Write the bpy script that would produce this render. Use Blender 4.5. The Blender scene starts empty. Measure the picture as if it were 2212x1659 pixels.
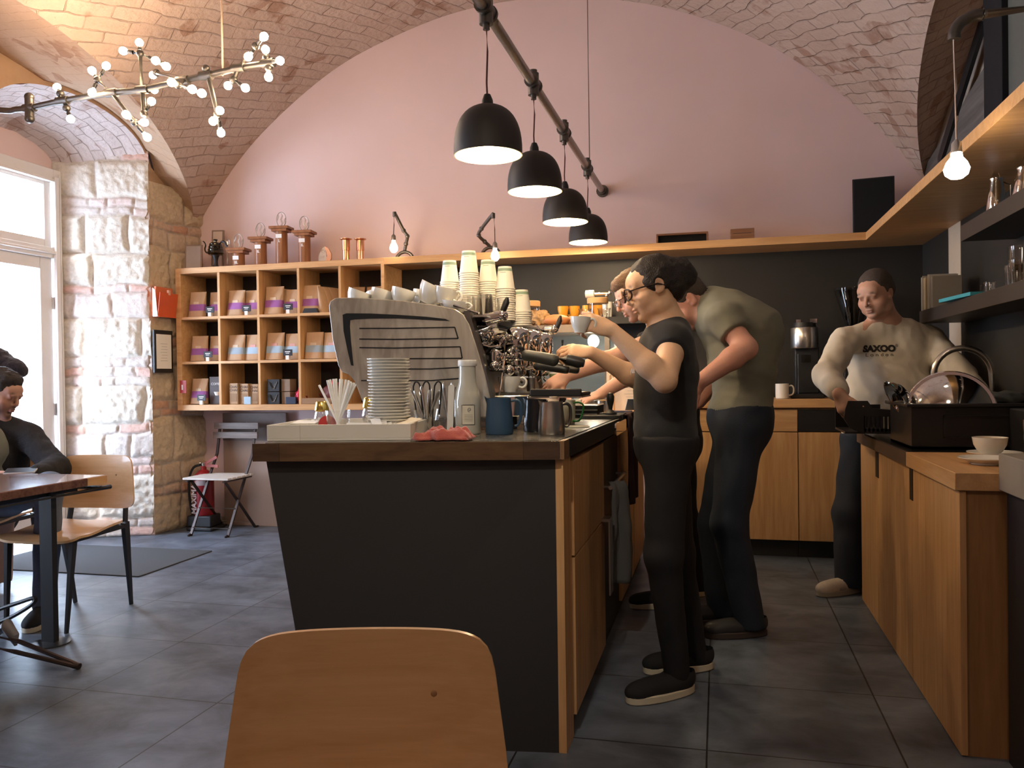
import bpy, bmesh, math, random
import numpy as np
from mathutils import Vector, Matrix, noise
random.seed(7)
SC = bpy.context.scene
COL = SC.collection
PI = math.pi
def V(*a): return Vector(a)
def lerp(a, b, t): return a + (b - a) * t

# ---------------------------------------------------------------- materials
MATS = {}
def nodes_of(name):
    m = bpy.data.materials.new(name); m.use_nodes = True
    nt = m.node_tree; b = nt.nodes['Principled BSDF']
    return m, nt, b
def N(nt, typ, **kw):
    n = nt.nodes.new(typ)
    for k, v in kw.items():
        if k in n.inputs.keys(): n.inputs[k].default_value = v
        else: setattr(n, k, v)
    return n
def rgba(c): return (c[0], c[1], c[2], 1.0)
def mat(name, c=(.5,.5,.5), rough=.5, metal=0, spec=.5, trans=0, ior=1.45, emit=None, es=0, var=.08, vs=30, bump=0, bs=120, coat=0, alpha=1, stretch=(1,1,1), c2=None, sheen=0):
    """plain procedural material: base colour broken up by a noise, optional bump"""
    if name in MATS: return MATS[name]
    m, nt, b = nodes_of(name)
    L = nt.links.new
    b.inputs['Roughness'].default_value = rough; b.inputs['Metallic'].default_value = metal
    b.inputs['Specular IOR Level'].default_value = spec; b.inputs['IOR'].default_value = ior
    b.inputs['Transmission Weight'].default_value = trans; b.inputs['Coat Weight'].default_value = coat
    b.inputs['Alpha'].default_value = alpha; b.inputs['Sheen Weight'].default_value = sheen
    tc = N(nt, 'ShaderNodeTexCoord'); mp = N(nt, 'ShaderNodeMapping'); mp.inputs['Scale'].default_value = stretch
    L(tc.outputs['Object'], mp.inputs['Vector'])
    nz = N(nt, 'ShaderNodeTexNoise'); nz.inputs['Scale'].default_value = vs; nz.inputs['Detail'].default_value = 4
    L(mp.outputs[0], nz.inputs['Vector'])
    mx = N(nt, 'ShaderNodeMix', data_type='RGBA')
    ca = [max(0, x*(1-var)) for x in c]; cb = c2 if c2 else [x*(1+var) for x in c]
    mx.inputs[6].default_value = rgba(ca); mx.inputs[7].default_value = rgba(cb)
    L(nz.outputs['Fac'], mx.inputs[0]); L(mx.outputs[2], b.inputs['Base Color'])
    if emit:
        b.inputs['Emission Color'].default_value = rgba(emit); b.inputs['Emission Strength'].default_value = es
    if bump:
        n2 = N(nt, 'ShaderNodeTexNoise'); n2.inputs['Scale'].default_value = bs; n2.inputs['Detail'].default_value = 3
        L(mp.outputs[0], n2.inputs['Vector'])
        bp = N(nt, 'ShaderNodeBump'); bp.inputs['Strength'].default_value = bump; bp.inputs['Distance'].default_value = .01
        L(n2.outputs['Fac'], bp.inputs['Height']); L(bp.outputs[0], b.inputs['Normal'])
    MATS[name] = m
    return m
def wood(name, c1, c2, axis=2, rough=.45, scale=9, k=14, coat=0.0):
    if name in MATS: return MATS[name]
    m, nt, b = nodes_of(name); L = nt.links.new
    b.inputs['Roughness'].default_value = rough; b.inputs['Coat Weight'].default_value = coat
    b.inputs['Specular IOR Level'].default_value = .35
    tc = N(nt, 'ShaderNodeTexCoord'); mp = N(nt, 'ShaderNodeMapping')
    sc = [scale*k/6.]*3; sc[axis] = scale/6.; mp.inputs['Scale'].default_value = sc
    L(tc.outputs['Object'], mp.inputs['Vector'])
    nz = N(nt, 'ShaderNodeTexNoise'); nz.inputs['Scale'].default_value = 1.5; nz.inputs['Detail'].default_value = 6; nz.inputs['Distortion'].default_value = .6
    L(mp.outputs[0], nz.inputs['Vector'])
    n2 = N(nt, 'ShaderNodeTexNoise'); n2.inputs['Scale'].default_value = 7; n2.inputs['Detail'].default_value = 3
    L(mp.outputs[0], n2.inputs['Vector'])
    ad = N(nt, 'ShaderNodeMath', operation='MULTIPLY_ADD'); ad.inputs[1].default_value = .35
    L(n2.outputs['Fac'], ad.inputs[0]); L(nz.outputs['Fac'], ad.inputs[2])
    rp = N(nt, 'ShaderNodeValToRGB'); rp.color_ramp.elements[0].position = .42; rp.color_ramp.elements[1].position = .88
    rp.color_ramp.elements[0].color = rgba(c1); rp.color_ramp.elements[1].color = rgba(c2)
    L(ad.outputs[0], rp.inputs[0]); L(rp.outputs[0], b.inputs['Base Color'])
    bp = N(nt, 'ShaderNodeBump'); bp.inputs['Strength'].default_value = .12; bp.inputs['Distance'].default_value = .003
    L(ad.outputs[0], bp.inputs['Height']); L(bp.outputs[0], b.inputs['Normal'])
    MATS[name] = m
    return m
def vcol_mat(name, rough=.6, bump=.0, bs=60, spec=.3, sss=0, nv=.06):
    """reads the surface's own colour from the colour attribute 'Col'"""
    if name in MATS: return MATS[name]
    m, nt, b = nodes_of(name); L = nt.links.new
    b.inputs['Roughness'].default_value = rough; b.inputs['Specular IOR Level'].default_value = spec
    at_ = N(nt, 'ShaderNodeAttribute'); at_.attribute_name = 'Col'
    tc = N(nt, 'ShaderNodeTexCoord')
    nz = N(nt, 'ShaderNodeTexNoise'); nz.inputs['Scale'].default_value = bs; nz.inputs['Detail'].default_value = 5
    L(tc.outputs['Object'], nz.inputs['Vector'])
    hs = N(nt, 'ShaderNodeHueSaturation')
    ma = N(nt, 'ShaderNodeMapRange'); ma.inputs[3].default_value = 1-nv*2; ma.inputs[4].default_value = 1+nv*2
    L(nz.outputs['Fac'], ma.inputs[0]); L(ma.outputs[0], hs.inputs['Value']); L(at_.outputs['Color'], hs.inputs['Color'])
    L(hs.outputs[0], b.inputs['Base Color'])
    if sss:
        b.inputs['Subsurface Weight'].default_value = sss; b.inputs['Subsurface Radius'].default_value = (1,.35,.2); b.inputs['Subsurface Scale'].default_value = .006
    if bump:
        bp = N(nt, 'ShaderNodeBump'); bp.inputs['Strength'].default_value = bump; bp.inputs['Distance'].default_value = .01
        L(nz.outputs['Fac'], bp.inputs['Height']); L(bp.outputs[0], b.inputs['Normal'])
    MATS[name] = m
    return m

# ---------------------------------------------------------------- mesh builder
def frame_from(d):
    d = Vector(d).normalized()
    h = Vector((0,0,1)) if abs(d.z) < .95 else Vector((1,0,0))
    a = d.cross(h).normalized(); b = a.cross(d).normalized()
    return a, b, d
class MB:
    def __init__(s): s.v = []; s.f = []; s.m = Matrix(); s.w = False
    def add(s, vs, fs, M=None):
        o = len(s.v); T = s.m @ M if M is not None else s.m
        s.v += [T @ Vector(p) for p in vs]; s.f += [tuple(o+i for i in f) for f in fs]; return s
    def box(s, a, b, M=None):
        x0,y0,z0 = [min(a[i],b[i]) for i in range(3)]; x1,y1,z1 = [max(a[i],b[i]) for i in range(3)]
        return s.add([(x0,y0,z0),(x1,y0,z0),(x1,y1,z0),(x0,y1,z0),(x0,y0,z1),(x1,y0,z1),(x1,y1,z1),(x0,y1,z1)],
            [(0,3,2,1),(4,5,6,7),(0,1,5,4),(1,2,6,5),(2,3,7,6),(3,0,4,7)], M)
    def bar(s, p, q, w, t=None, up=(0,0,1), w2=None):
        """rectangular bar from p to q, width w, thickness t"""
        t = t or w; w2 = w2 or w; p = Vector(p); q = Vector(q); d = (q-p).normalized()
        a = d.cross(Vector(up)); 
        if a.length < 1e-3: a = d.cross(Vector((1,0,0)))
        a.normalize(); b = a.cross(d)
        vs = []
        for c, ww in ((p, w), (q, w2)):
            k = ww/w
            for sx, sy in ((-1,-1),(1,-1),(1,1),(-1,1)): vs.append(c + a*sx*ww/2 + b*sy*t*k/2)
        return s.add(vs, [(0,3,2,1),(4,5,6,7),(0,1,5,4),(1,2,6,5),(2,3,7,6),(3,0,4,7)])
    def cyl(s, p, q, r, r2=None, n=16, cap=True):
        r2 = r if r2 is None else r2; p = Vector(p); q = Vector(q); a, b, d = frame_from(q-p)
        vs = []; fs = []
        for c, rr in ((p, r), (q, r2)):
            for i in range(n):
                t = 2*PI*i/n; vs.append(c + a*math.cos(t)*rr + b*math.sin(t)*rr)
        for i in range(n):
            j = (i+1) % n; fs.append((i, i+n, j+n, j))
        if cap: fs.append(tuple(range(n))); fs.append(tuple(range(2*n-1, n-1, -1)))
        return s.add(vs, fs)
    def tube(s, pts, r, n=8, closed=False, cap=True):
        pts = [Vector(p) for p in pts]; m = len(pts); rs = list(r) if isinstance(r, (list,tuple)) else [r]*m
        if 5 <= m <= 12 and not closed:      # few points: run a smooth curve through them
            q, qr = [], []
            for i in range(m-1):
                a, b, c, d = pts[max(i-1,0)], pts[i], pts[i+1], pts[min(i+2,m-1)]
                for j in range(4):
                    t = j/4; q.append(.5*((2*b) + (c-a)*t + (2*a-5*b+4*c-d)*t*t + (3*b-a-3*c+d)*t**3)); qr.append(lerp(rs[i], rs[i+1], t))
            pts, rs = q+[pts[-1]], qr+[rs[-1]]; m = len(pts)
        vs = []; fs = []; prev = None
        for i, p in enumerate(pts):
            if closed: d = pts[(i+1)%m] - pts[i-1]
            else: d = pts[min(i+1,m-1)] - pts[max(i-1,0)]
            if d.length < 1e-9: d = Vector((0,0,1))
            d.normalize()
            if prev is None: a, b, _ = frame_from(d)
            else:
                a = prev - d*prev.dot(d)
                if a.length < 1e-6: a, b, _ = frame_from(d)
                a.normalize(); b = a.cross(d)*-1
                b = d.cross(a)
            prev = a
            for k in range(n):
                t = 2*PI*k/n; vs.append(p + a*math.cos(t)*rs[i] + b*math.sin(t)*rs[i])
        for i in range(m if closed else m-1):
            for k in range(n):
                i2 = (i+1) % m; k2 = (k+1) % n
                fs.append((i*n+k, i2*n+k, i2*n+k2, i*n+k2))
        if cap and not closed:
            fs.append(tuple(range(n-1,-1,-1))); fs.append(tuple(range((m-1)*n, m*n)))
        return s.add(vs, fs)
    def lathe(s, prof, n=24, c=(0,0,0), M=None, ang=2*PI, axis=None):
        """prof: list of (radius, z) going round the section; a closed section gives a wall with thickness"""
        s.w = True; vs = []; fs = []; m = len(prof); full = ang > 6.28
        nn = n if full else n+1
        for i in range(nn):
            t = ang*i/n
            for r, z in prof: vs.append((r*math.cos(t), r*math.sin(t), z))
        for i in range(n):
            j = (i+1) % nn
            for k in range(m-1):
                fs.append((i*m+k, j*m+k, j*m+k+1, i*m+k+1))
        T = Matrix.Translation(c)
        if axis is not None:
            a, b, d = frame_from(axis); R = Matrix((a, b, d)).transposed().to_4x4(); T = T @ R
        if M is not None: T = T @ M
        return s.add(vs, fs, T)
    def prism(s, poly, h, M=None, z0=0):
        """2-D outline (x, y) extruded from z0 by h"""
        n = len(poly)
        vs = [(x,y,z0) for x,y in poly] + [(x,y,z0+h) for x,y in poly]
        fs = [tuple(range(n-1,-1,-1)), tuple(range(n,2*n))] + [(i,(i+1)%n,(i+1)%n+n,i+n) for i in range(n)]
        return s.add(vs, fs, M)
    def sph(s, c, r, n=16, m=10, M=None):
        s.w = True; r = r if isinstance(r, (list,tuple)) else (r,r,r)
        vs = []; fs = []
        for j in range(m+1):
            p = PI*j/m
            for i in range(n):
                t = 2*PI*i/n; vs.append((r[0]*math.sin(p)*math.cos(t), r[1]*math.sin(p)*math.sin(t), r[2]*math.cos(p)))
        for j in range(m):
            for i in range(n):
                k = (i+1) % n; fs.append((j*n+i, (j+1)*n+i, (j+1)*n+k, j*n+k))
        T = Matrix.Translation(c)
        if M is not None: T = T @ M
        return s.add(vs, fs, T)
    def build(s, name, m, parent=None, angle=38, bevel=0, weld=True, flat=False):
        me = bpy.data.meshes.new(name); me.from_pydata([tuple(v) for v in s.v], [], s.f)
        bm = bmesh.new(); bm.from_mesh(me)
        if weld and s.w:
            bmesh.ops.remove_doubles(bm, verts=bm.verts, dist=1e-5)
        bmesh.ops.recalc_face_normals(bm, faces=bm.faces)
        bm.to_mesh(me); bm.free()
        if not flat:
            me.shade_smooth(); me.set_sharp_from_angle(angle=math.radians(angle))
        me.materials.append(m)
        o = bpy.data.objects.new(name, me); COL.objects.link(o)
        if parent is not None: o.parent = parent
        if bevel:
            bv = o.modifiers.new('Bevel', 'BEVEL'); bv.width = bevel; bv.segments = 2; bv.limit_method = 'ANGLE'; bv.angle_limit = math.radians(40)
        return o
def thing(name, label, cat, loc=(0,0,0), rz=0, group=None):
    o = bpy.data.objects.new(name, None); COL.objects.link(o); o.empty_display_size = .05
    o.location = loc; o.rotation_euler = (0,0,rz); o['label'] = label; o['category'] = cat
    if group: o['group'] = group
    return o
def tag(o, label, cat, group=None, loc=None, rz=None):
    o['label'] = label; o['category'] = cat
    if group: o['group'] = group
    if loc is not None: o.location = loc
    if rz is not None: o.rotation_euler = (0,0,rz)
    return o
def struct(o): o['kind'] = 'structure'; return o
def dup(root, loc, rz=None, label=None, group=None, rot=None, scale=None):
    def cp(o, par):
        c = o.copy(); COL.objects.link(c); c.parent = par
        for ch in o.children: cp(ch, c)
        return c
    r = cp(root, None); r.location = loc
    if rz is not None: r.rotation_euler = (0,0,rz)
    if rot is not None: r.rotation_euler = rot
    if scale is not None: r.scale = (scale,)*3
    if label: r['label'] = label
    if group: r['group'] = group
    return r
def text(body, size, m, name, parent=None, loc=(0,0,0), rot=(PI/2,0,0), extrude=.0004, align='CENTER', shear=0, bold=0):
    cu = bpy.data.curves.new(name, 'FONT'); cu.body = body; cu.size = size; cu.extrude = extrude; cu.align_x = align; cu.align_y = 'CENTER'; cu.shear = shear; cu.offset = bold
    tmp = bpy.data.objects.new(name+'_tmp', cu); COL.objects.link(tmp)
    dg = bpy.context.evaluated_depsgraph_get(); me = bpy.data.meshes.new_from_object(tmp.evaluated_get(dg))
    bpy.data.objects.remove(tmp)
    me.materials.clear(); me.materials.append(m)
    o = bpy.data.objects.new(name, me); COL.objects.link(o); o.location = loc; o.rotation_euler = rot
    if parent is not None: o.parent = parent
    return o
def arc(c, r, a0, a1, n, ax=(1,0,0), ay=(0,0,1)):
    c = Vector(c); ax = Vector(ax); ay = Vector(ay)
    return [c + ax*r*math.cos(a0+(a1-a0)*i/n) + ay*r*math.sin(a0+(a1-a0)*i/n) for i in range(n+1)]
def rrect(x0, y0, x1, y1, r, n=5):
    P = []
    for cx, cy, a in ((x1-r,y1-r,0),(x0+r,y1-r,PI/2),(x0+r,y0+r,PI),(x1-r,y0+r,1.5*PI)):
        for i in range(n+1): P.append((cx+r*math.cos(a+PI/2*i/n), cy+r*math.sin(a+PI/2*i/n)))
    return P
# upright plane helpers: local (x, y) -> world (x, -, z): outline drawn in x/z, thickness along y
MXZ = Matrix(((1,0,0,0),(0,0,-1,0),(0,1,0,0),(0,0,0,1)))   # (x,y,z)->(x,-z,y)
MYZ = Matrix(((0,0,1,0),(1,0,0,0),(0,1,0,0),(0,0,0,1)))    # (x,y,z)->(z,x,y)

# ================================================================= camera
YAW, PITCH, ROLL, FPX = math.radians(14.25), -.010, .014, 1760.
fw = V(-math.sin(YAW)*math.cos(PITCH), math.cos(YAW)*math.cos(PITCH), math.sin(PITCH))
r0 = V(math.cos(YAW), math.sin(YAW), 0); u0 = r0.cross(fw)
rr_ = r0*math.cos(ROLL) - u0*math.sin(ROLL); uu_ = u0*math.cos(ROLL) + r0*math.sin(ROLL)
cd = bpy.data.cameras.new('camera'); cam = bpy.data.objects.new('camera', cd); COL.objects.link(cam)
M3 = Matrix((rr_, uu_, -fw)).transposed().to_4x4(); M3.translation = (0, 0, 1.2); cam.matrix_world = M3
cd.sensor_width = 36; cd.lens = FPX/2212*36; cd.clip_start = .02; SC.camera = cam
SC.view_settings.view_transform = 'Standard'; SC.view_settings.look = 'None'; SC.view_settings.gamma = 1
SC.view_settings.use_curve_mapping = False; SC.view_settings.exposure = 0

# ================================================================= shared materials
OAK = wood('oak', (.50,.27,.11), (.66,.40,.19), axis=2)
OAKX = wood('oak along x', (.50,.27,.11), (.66,.40,.19), axis=0)
OAKY = wood('oak along y', (.50,.27,.11), (.66,.40,.19), axis=1)
BIRCH = wood('birch ply', (.60,.36,.17), (.70,.45,.24), axis=0, rough=.3, k=20, coat=.3)
WALNUT = wood('walnut edge', (.065,.034,.018), (.13,.072,.036), axis=0, rough=.4)
TABLEW = wood('dark table wood', (.09,.04,.03), (.20,.10,.07), axis=0, rough=.22, coat=.5)
BLACK = mat('black paint', (.012,.012,.013), rough=.45)
BLACKM = mat('matte black', (.014,.014,.015), rough=.8, spec=.2)
STEEL = mat('brushed steel', (.55,.53,.50), rough=.28, metal=1)
CHROME = mat('chrome', (.75,.74,.72), rough=.07, metal=1, var=.02)
DARKST = mat('dark steel', (.16,.155,.15), rough=.3, metal=1)
PIPE = mat('black iron pipe', (.12,.11,.10), rough=.42, metal=.8, var=.3, vs=40)
PIPEL = mat('galvanised pipe', (.32,.30,.27), rough=.35, metal=.9, var=.25, vs=60)
PORC = mat('white porcelain', (.80,.78,.72), rough=.18, spec=.6, var=.01)
PAPER = mat('white paper', (.80,.79,.76), rough=.8, var=.02)
REDP = mat('red paint', (.42,.03,.03), rough=.35)
COPPER = mat('copper', (.72,.36,.20), rough=.25, metal=1)
RUBBER = mat('black rubber', (.02,.02,.02), rough=.7)
def glass_mat(name, tint=(1,1,1), edge=.75, base=.06, rough=.02, edgecol=(.8,.8,.78)):
    m = bpy.data.materials.new(name); m.use_nodes = True; nt = m.node_tree; nt.nodes.clear(); L = nt.links.new
    out = nt.nodes.new('ShaderNodeOutputMaterial'); tr = nt.nodes.new('ShaderNodeBsdfTransparent'); tr.inputs[0].default_value = rgba(tint)
    gl = nt.nodes.new('ShaderNodeBsdfGlossy'); gl.inputs['Roughness'].default_value = rough; gl.inputs['Color'].default_value = rgba(edgecol)
    lw = nt.nodes.new('ShaderNodeLayerWeight'); lw.inputs[0].default_value = .45
    mr = nt.nodes.new('ShaderNodeMapRange'); mr.inputs[3].default_value = base; mr.inputs[4].default_value = edge
    pw = nt.nodes.new('ShaderNodeMath'); pw.operation = 'POWER'; pw.inputs[1].default_value = 1.6
    mx = nt.nodes.new('ShaderNodeMixShader')
    L(lw.outputs['Facing'], pw.inputs[0]); L(pw.outputs[0], mr.inputs[0]); L(mr.outputs[0], mx.inputs[0])
    L(tr.outputs[0], mx.inputs[1]); L(gl.outputs[0], mx.inputs[2]); L(mx.outputs[0], out.inputs[0])
    return m
GLASS = glass_mat('clear glass'); PANE = glass_mat('window pane', base=.03, edge=.25); SMOKE = glass_mat('smoked plastic', (.5,.48,.45), edge=.5, base=.04)
FROST = glass_mat('frosted milk glass', (.62,.62,.58), edge=.6, base=.35, rough=.3)

# ================================================================= floor
m, nt, b = nodes_of('slate tiles'); L = nt.links.new
tc = N(nt,'ShaderNodeTexCoord'); mp = N(nt,'ShaderNodeMapping'); mp.inputs['Location'].default_value = (3.0, -2.65, 0)
L(tc.outputs['Object'], mp.inputs['Vector'])
br = N(nt,'ShaderNodeTexBrick'); br.offset = 0; br.inputs['Scale'].default_value = 1; br.inputs['Brick Width'].default_value = .59; br.inputs['Row Height'].default_value = .586
br.inputs['Mortar Size'].default_value = .0032; br.inputs['Mortar Smooth'].default_value = .1
br.inputs['Color1'].default_value = (.102,.124,.160,1); br.inputs['Color2'].default_value = (.124,.148,.188,1); br.inputs['Mortar'].default_value = (.018,.018,.02,1)
L(mp.outputs[0], br.inputs['Vector'])
nz = N(nt,'ShaderNodeTexNoise'); nz.inputs['Scale'].default_value = 3.2; nz.inputs['Detail'].default_value = 9; nz.inputs['Roughness'].default_value = .62; nz.inputs['Distortion'].default_value = .4
mp2 = N(nt,'ShaderNodeMapping'); mp2.inputs['Scale'].default_value = (1.1,1.4,1); L(tc.outputs['Object'], mp2.inputs['Vector']); L(mp2.outputs[0], nz.inputs['Vector'])
rp = N(nt,'ShaderNodeValToRGB'); rp.color_ramp.elements[0].position = .35; rp.color_ramp.elements[0].color = (.55,.55,.55,1); rp.color_ramp.elements[1].position = .7; rp.color_ramp.elements[1].color = (1.5,1.5,1.5,1)
L(nz.outputs['Fac'], rp.inputs[0])
mx = N(nt,'ShaderNodeMix', data_type='RGBA', blend_type='MULTIPLY'); mx.inputs[0].default_value = 1; L(br.outputs['Color'], mx.inputs[6]); L(rp.outputs[0], mx.inputs[7]); L(mx.outputs[2], b.inputs['Base Color'])
mr = N(nt,'ShaderNodeMapRange'); mr.inputs[3].default_value = .5; mr.inputs[4].default_value = .3; L(nz.outputs['Fac'], mr.inputs[0]); L(mr.outputs[0], b.inputs['Roughness'])
bp = N(nt,'ShaderNodeBump'); bp.inputs['Strength'].default_value = .35; bp.inputs['Distance'].default_value = .006
L(nz.outputs['Fac'], bp.inputs['Height']); L(bp.outputs[0], b.inputs['Normal'])
SLATE = m
struct(MB().box((-5.0,-3.2,-.1),(1.6,6.1,0)).build('floor', SLATE))

# ================================================================= plaster / brick
def plaster(name, c1, c2, sc=1.5, bump=.25, rough=.85):
    m, nt, b = nodes_of(name); L = nt.links.new; b.inputs['Roughness'].default_value = rough; b.inputs['Specular IOR Level'].default_value = .15
    tc = N(nt,'ShaderNodeTexCoord'); nz = N(nt,'ShaderNodeTexNoise'); nz.inputs['Scale'].default_value = sc; nz.inputs['Detail'].default_value = 6
    L(tc.outputs['Object'], nz.inputs['Vector'])
    rp = N(nt,'ShaderNodeValToRGB'); rp.color_ramp.elements[0].position = .35; rp.color_ramp.elements[1].position = .68
    rp.color_ramp.elements[0].color = rgba(c1); rp.color_ramp.elements[1].color = rgba(c2)
    L(nz.outputs['Fac'], rp.inputs[0]); L(rp.outputs[0], b.inputs['Base Color'])
    n2 = N(nt,'ShaderNodeTexNoise'); n2.inputs['Scale'].default_value = 14; n2.inputs['Detail'].default_value = 8; L(tc.outputs['Object'], n2.inputs['Vector'])
    bp = N(nt,'ShaderNodeBump'); bp.inputs['Strength'].default_value = bump; bp.inputs['Distance'].default_value = .01; L(n2.outputs['Fac'], bp.inputs['Height']); L(bp.outputs[0], b.inputs['Normal'])
    return m
PINK = plaster('pale pink plaster', (.72,.56,.54), (.76,.59,.57), bump=.08)
ORANGE = plaster('ochre plaster', (.42,.27,.17), (.54,.37,.25), sc=2.2, bump=.5)
def brickmat(name, c1, c2, mortar, bw=.27, rh=.085, bump=.9, ms=.008, warp=.03):
    m, nt, b = nodes_of(name); L = nt.links.new; b.inputs['Roughness'].default_value = .9; b.inputs['Specular IOR Level'].default_value = .1
    uv = N(nt,'ShaderNodeUVMap'); uv.uv_map = 'UVMap'
    nz = N(nt,'ShaderNodeTexNoise'); nz.inputs['Scale'].default_value = 4; nz.inputs['Detail'].default_value = 5; L(uv.outputs[0], nz.inputs['Vector'])
    vm = N(nt,'ShaderNodeVectorMath', operation='MULTIPLY_ADD'); vm.inputs[1].default_value = (warp*2.2,warp*2,0); L(nz.outputs['Color'], vm.inputs[0]); L(uv.outputs[0], vm.inputs[2])
    br = N(nt,'ShaderNodeTexBrick'); br.inputs['Scale'].default_value = 1; br.inputs['Brick Width'].default_value = bw; br.inputs['Row Height'].default_value = rh
    br.inputs['Mortar Size'].default_value = ms; br.inputs['Mortar Smooth'].default_value = .7; br.inputs['Bias'].default_value = -.1
    br.inputs['Color1'].default_value = rgba(c1); br.inputs['Color2'].default_value = rgba(c2); br.inputs['Mortar'].default_value = rgba(mortar)
    L(vm.outputs[0], br.inputs['Vector'])
    n2 = N(nt,'ShaderNodeTexNoise'); n2.inputs['Scale'].default_value = 2.3; n2.inputs['Detail'].default_value = 7; n2.inputs['Roughness'].default_value = .6; L(uv.outputs[0], n2.inputs['Vector'])
    # limewash hides part of the joints and leaves darker bare bricks here and there
    rp = N(nt,'ShaderNodeValToRGB'); rp.color_ramp.elements[0].position = .70; rp.color_ramp.elements[1].position = .78; rp.color_ramp.elements[0].color=(1,1,1,1); rp.color_ramp.elements[1].color=(.74,.62,.56,1)
    vo = N(nt,'ShaderNodeTexVoronoi'); vo.inputs['Scale'].default_value = 7.5; L(vm.outputs[0], vo.inputs['Vector'])
    sx = N(nt,'ShaderNodeSeparateColor'); L(vo.outputs['Color'], sx.inputs[0])
    ad = N(nt,'ShaderNodeMath', operation='MULTIPLY_ADD'); ad.inputs[1].default_value = .32; L(sx.outputs[0], ad.inputs[0]); L(n2.outputs['Fac'], ad.inputs[2])
    sb0 = N(nt,'ShaderNodeMath', operation='SUBTRACT'); sb0.inputs[1].default_value = .08; L(ad.outputs[0], sb0.inputs[0]); L(sb0.outputs[0], rp.inputs[0])
    mx = N(nt,'ShaderNodeMix', data_type='RGBA', blend_type='MULTIPLY'); mx.inputs[0].default_value = 1; L(br.outputs['Color'], mx.inputs[6]); L(rp.outputs[0], mx.inputs[7]); L(mx.outputs[2], b.inputs['Base Color'])
    n3 = N(nt,'ShaderNodeTexNoise'); n3.inputs['Scale'].default_value = 22; n3.inputs['Detail'].default_value = 6; L(uv.outputs[0], n3.inputs['Vector'])
    n4 = N(nt,'ShaderNodeTexNoise'); n4.inputs['Scale'].default_value = 5.5; n4.inputs['Detail'].default_value = 3; L(uv.outputs[0], n4.inputs['Vector'])
    mk = N(nt,'ShaderNodeMapRange'); mk.inputs[1].default_value = .42; mk.inputs[2].default_value = .60; mk.inputs[3].default_value = .12; L(n4.outputs['Fac'], mk.inputs[0])
    bf = N(nt,'ShaderNodeMath', operation='MULTIPLY'); L(br.outputs['Fac'], bf.inputs[0]); L(mk.outputs[0], bf.inputs[1])
    h = N(nt,'ShaderNodeMath', operation='MULTIPLY_ADD'); h.inputs[1].default_value = -1.1; L(bf.outputs[0], h.inputs[0]); L(n3.outputs['Fac'], h.inputs[2])
    h2 = N(nt,'ShaderNodeMath', operation='MULTIPLY_ADD'); h2.inputs[1].default_value = .9; L(n2.outputs['Fac'], h2.inputs[0]); L(h.outputs[0], h2.inputs[2])
    bp = N(nt,'ShaderNodeBump'); bp.inputs['Strength'].default_value = bump; bp.inputs['Distance'].default_value = .012; L(h2.outputs[0], bp.inputs['Height']); L(bp.outputs[0], b.inputs['Normal'])
    return m
VAULT = brickmat('limewashed vault brick', (.54,.41,.33), (.49,.36,.285), (.45,.33,.26), bw=.29, rh=.092, ms=.006, warp=.045, bump=1.0)
SOFF = brickmat('whitewashed niche brick', (.60,.54,.53), (.53,.47,.455), (.44,.37,.35), bw=.24, rh=.09, warp=.035, ms=.006)
def grid(name, P, UV, m):
    """P, UV: arrays [i][j]; makes a smooth sheet with a UV map in metres"""
    n, k = len(P), len(P[0]); me = bpy.data.meshes.new(name)
    vs = [tuple(P[i][j]) for i in range(n) for j in range(k)]
    fs = [(i*k+j, (i+1)*k+j, (i+1)*k+j+1, i*k+j+1) for i in range(n-1) for j in range(k-1)]
    me.from_pydata(vs, [], fs); ul = me.uv_layers.new(name='UVMap')
    flat = [UV[i][j] for i in range(n) for j in range(k)]
    for l in me.loops: ul.data[l.index].uv = flat[l.vertex_index]
    me.shade_smooth(); me.materials.append(m); o = bpy.data.objects.new(name, me); COL.objects.link(o); return o
R_, CX_, CZ_ = 3.28, -1.45, .75
XL, XR = -4.28, 1.38
def tt(y): return ((y-3.2+2.8) % 5.6 - 2.8)/2.8
def zgl(y): return 2.41 + .84*max(0, 1-tt(y)**2)**.65
def zgr(y): return 2.41 + .58*max(0, 1-tt(y)**2)**.65
def xg(z, side): return CX_ + side*math.sqrt(R_*R_-(z-CZ_)**2)
ys = [6.02 - .06*i for i in range(154)]
for side, ad in ((-1, 22), (1, 25)):      # the two halves of the vault meet at the crown
    P, U = [], []; an = math.radians(ad)
    for y in ys:
        ae = (math.asin((xg(zgl(y),-1)-CX_)/R_)-.004) if side < 0 else (math.asin((xg(zgr(y),1)-CX_)/R_)+.004)
        r1, r2 = [], []
        for j in range(41):
            a = lerp(ae, 0, j/40); s = a*R_; n = noise.noise((y*1.7, s*1.7, 3))*.012*min(1, j/5)
            r1.append((CX_+(R_-n)*math.sin(a), y, CZ_+(R_-n)*math.cos(a))); r2.append((y*math.cos(an)-abs(s)*math.sin(an)+(0 if side < 0 else 40), y*math.sin(an)+abs(s)*math.cos(an)))
        P.append(r1); U.append(r2)
    struct(grid('ceiling', P, U, VAULT))
def niche_top(y):      # opening head in the room-side wall plane
    t = (y-4.75)/.69
    return 2.88 + .30*math.sqrt(max(0, 1-t*t*.96)) if abs(t) <= 1 else None
def niche_top2(y):
    t = (y-4.75)/.43
    return 2.82 + .19*math.sqrt(max(0, 1-t*t*.96)) if abs(t) <= 1 else None
def zwl(y):
    nt_ = niche_top(min(max(y,4.0601),5.4399)) if 4.0 < y < 5.5 else 0
    return max(zgl(y)+.05*(1-abs(tt(y))**8), (nt_ or 0)+.03)
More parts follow.
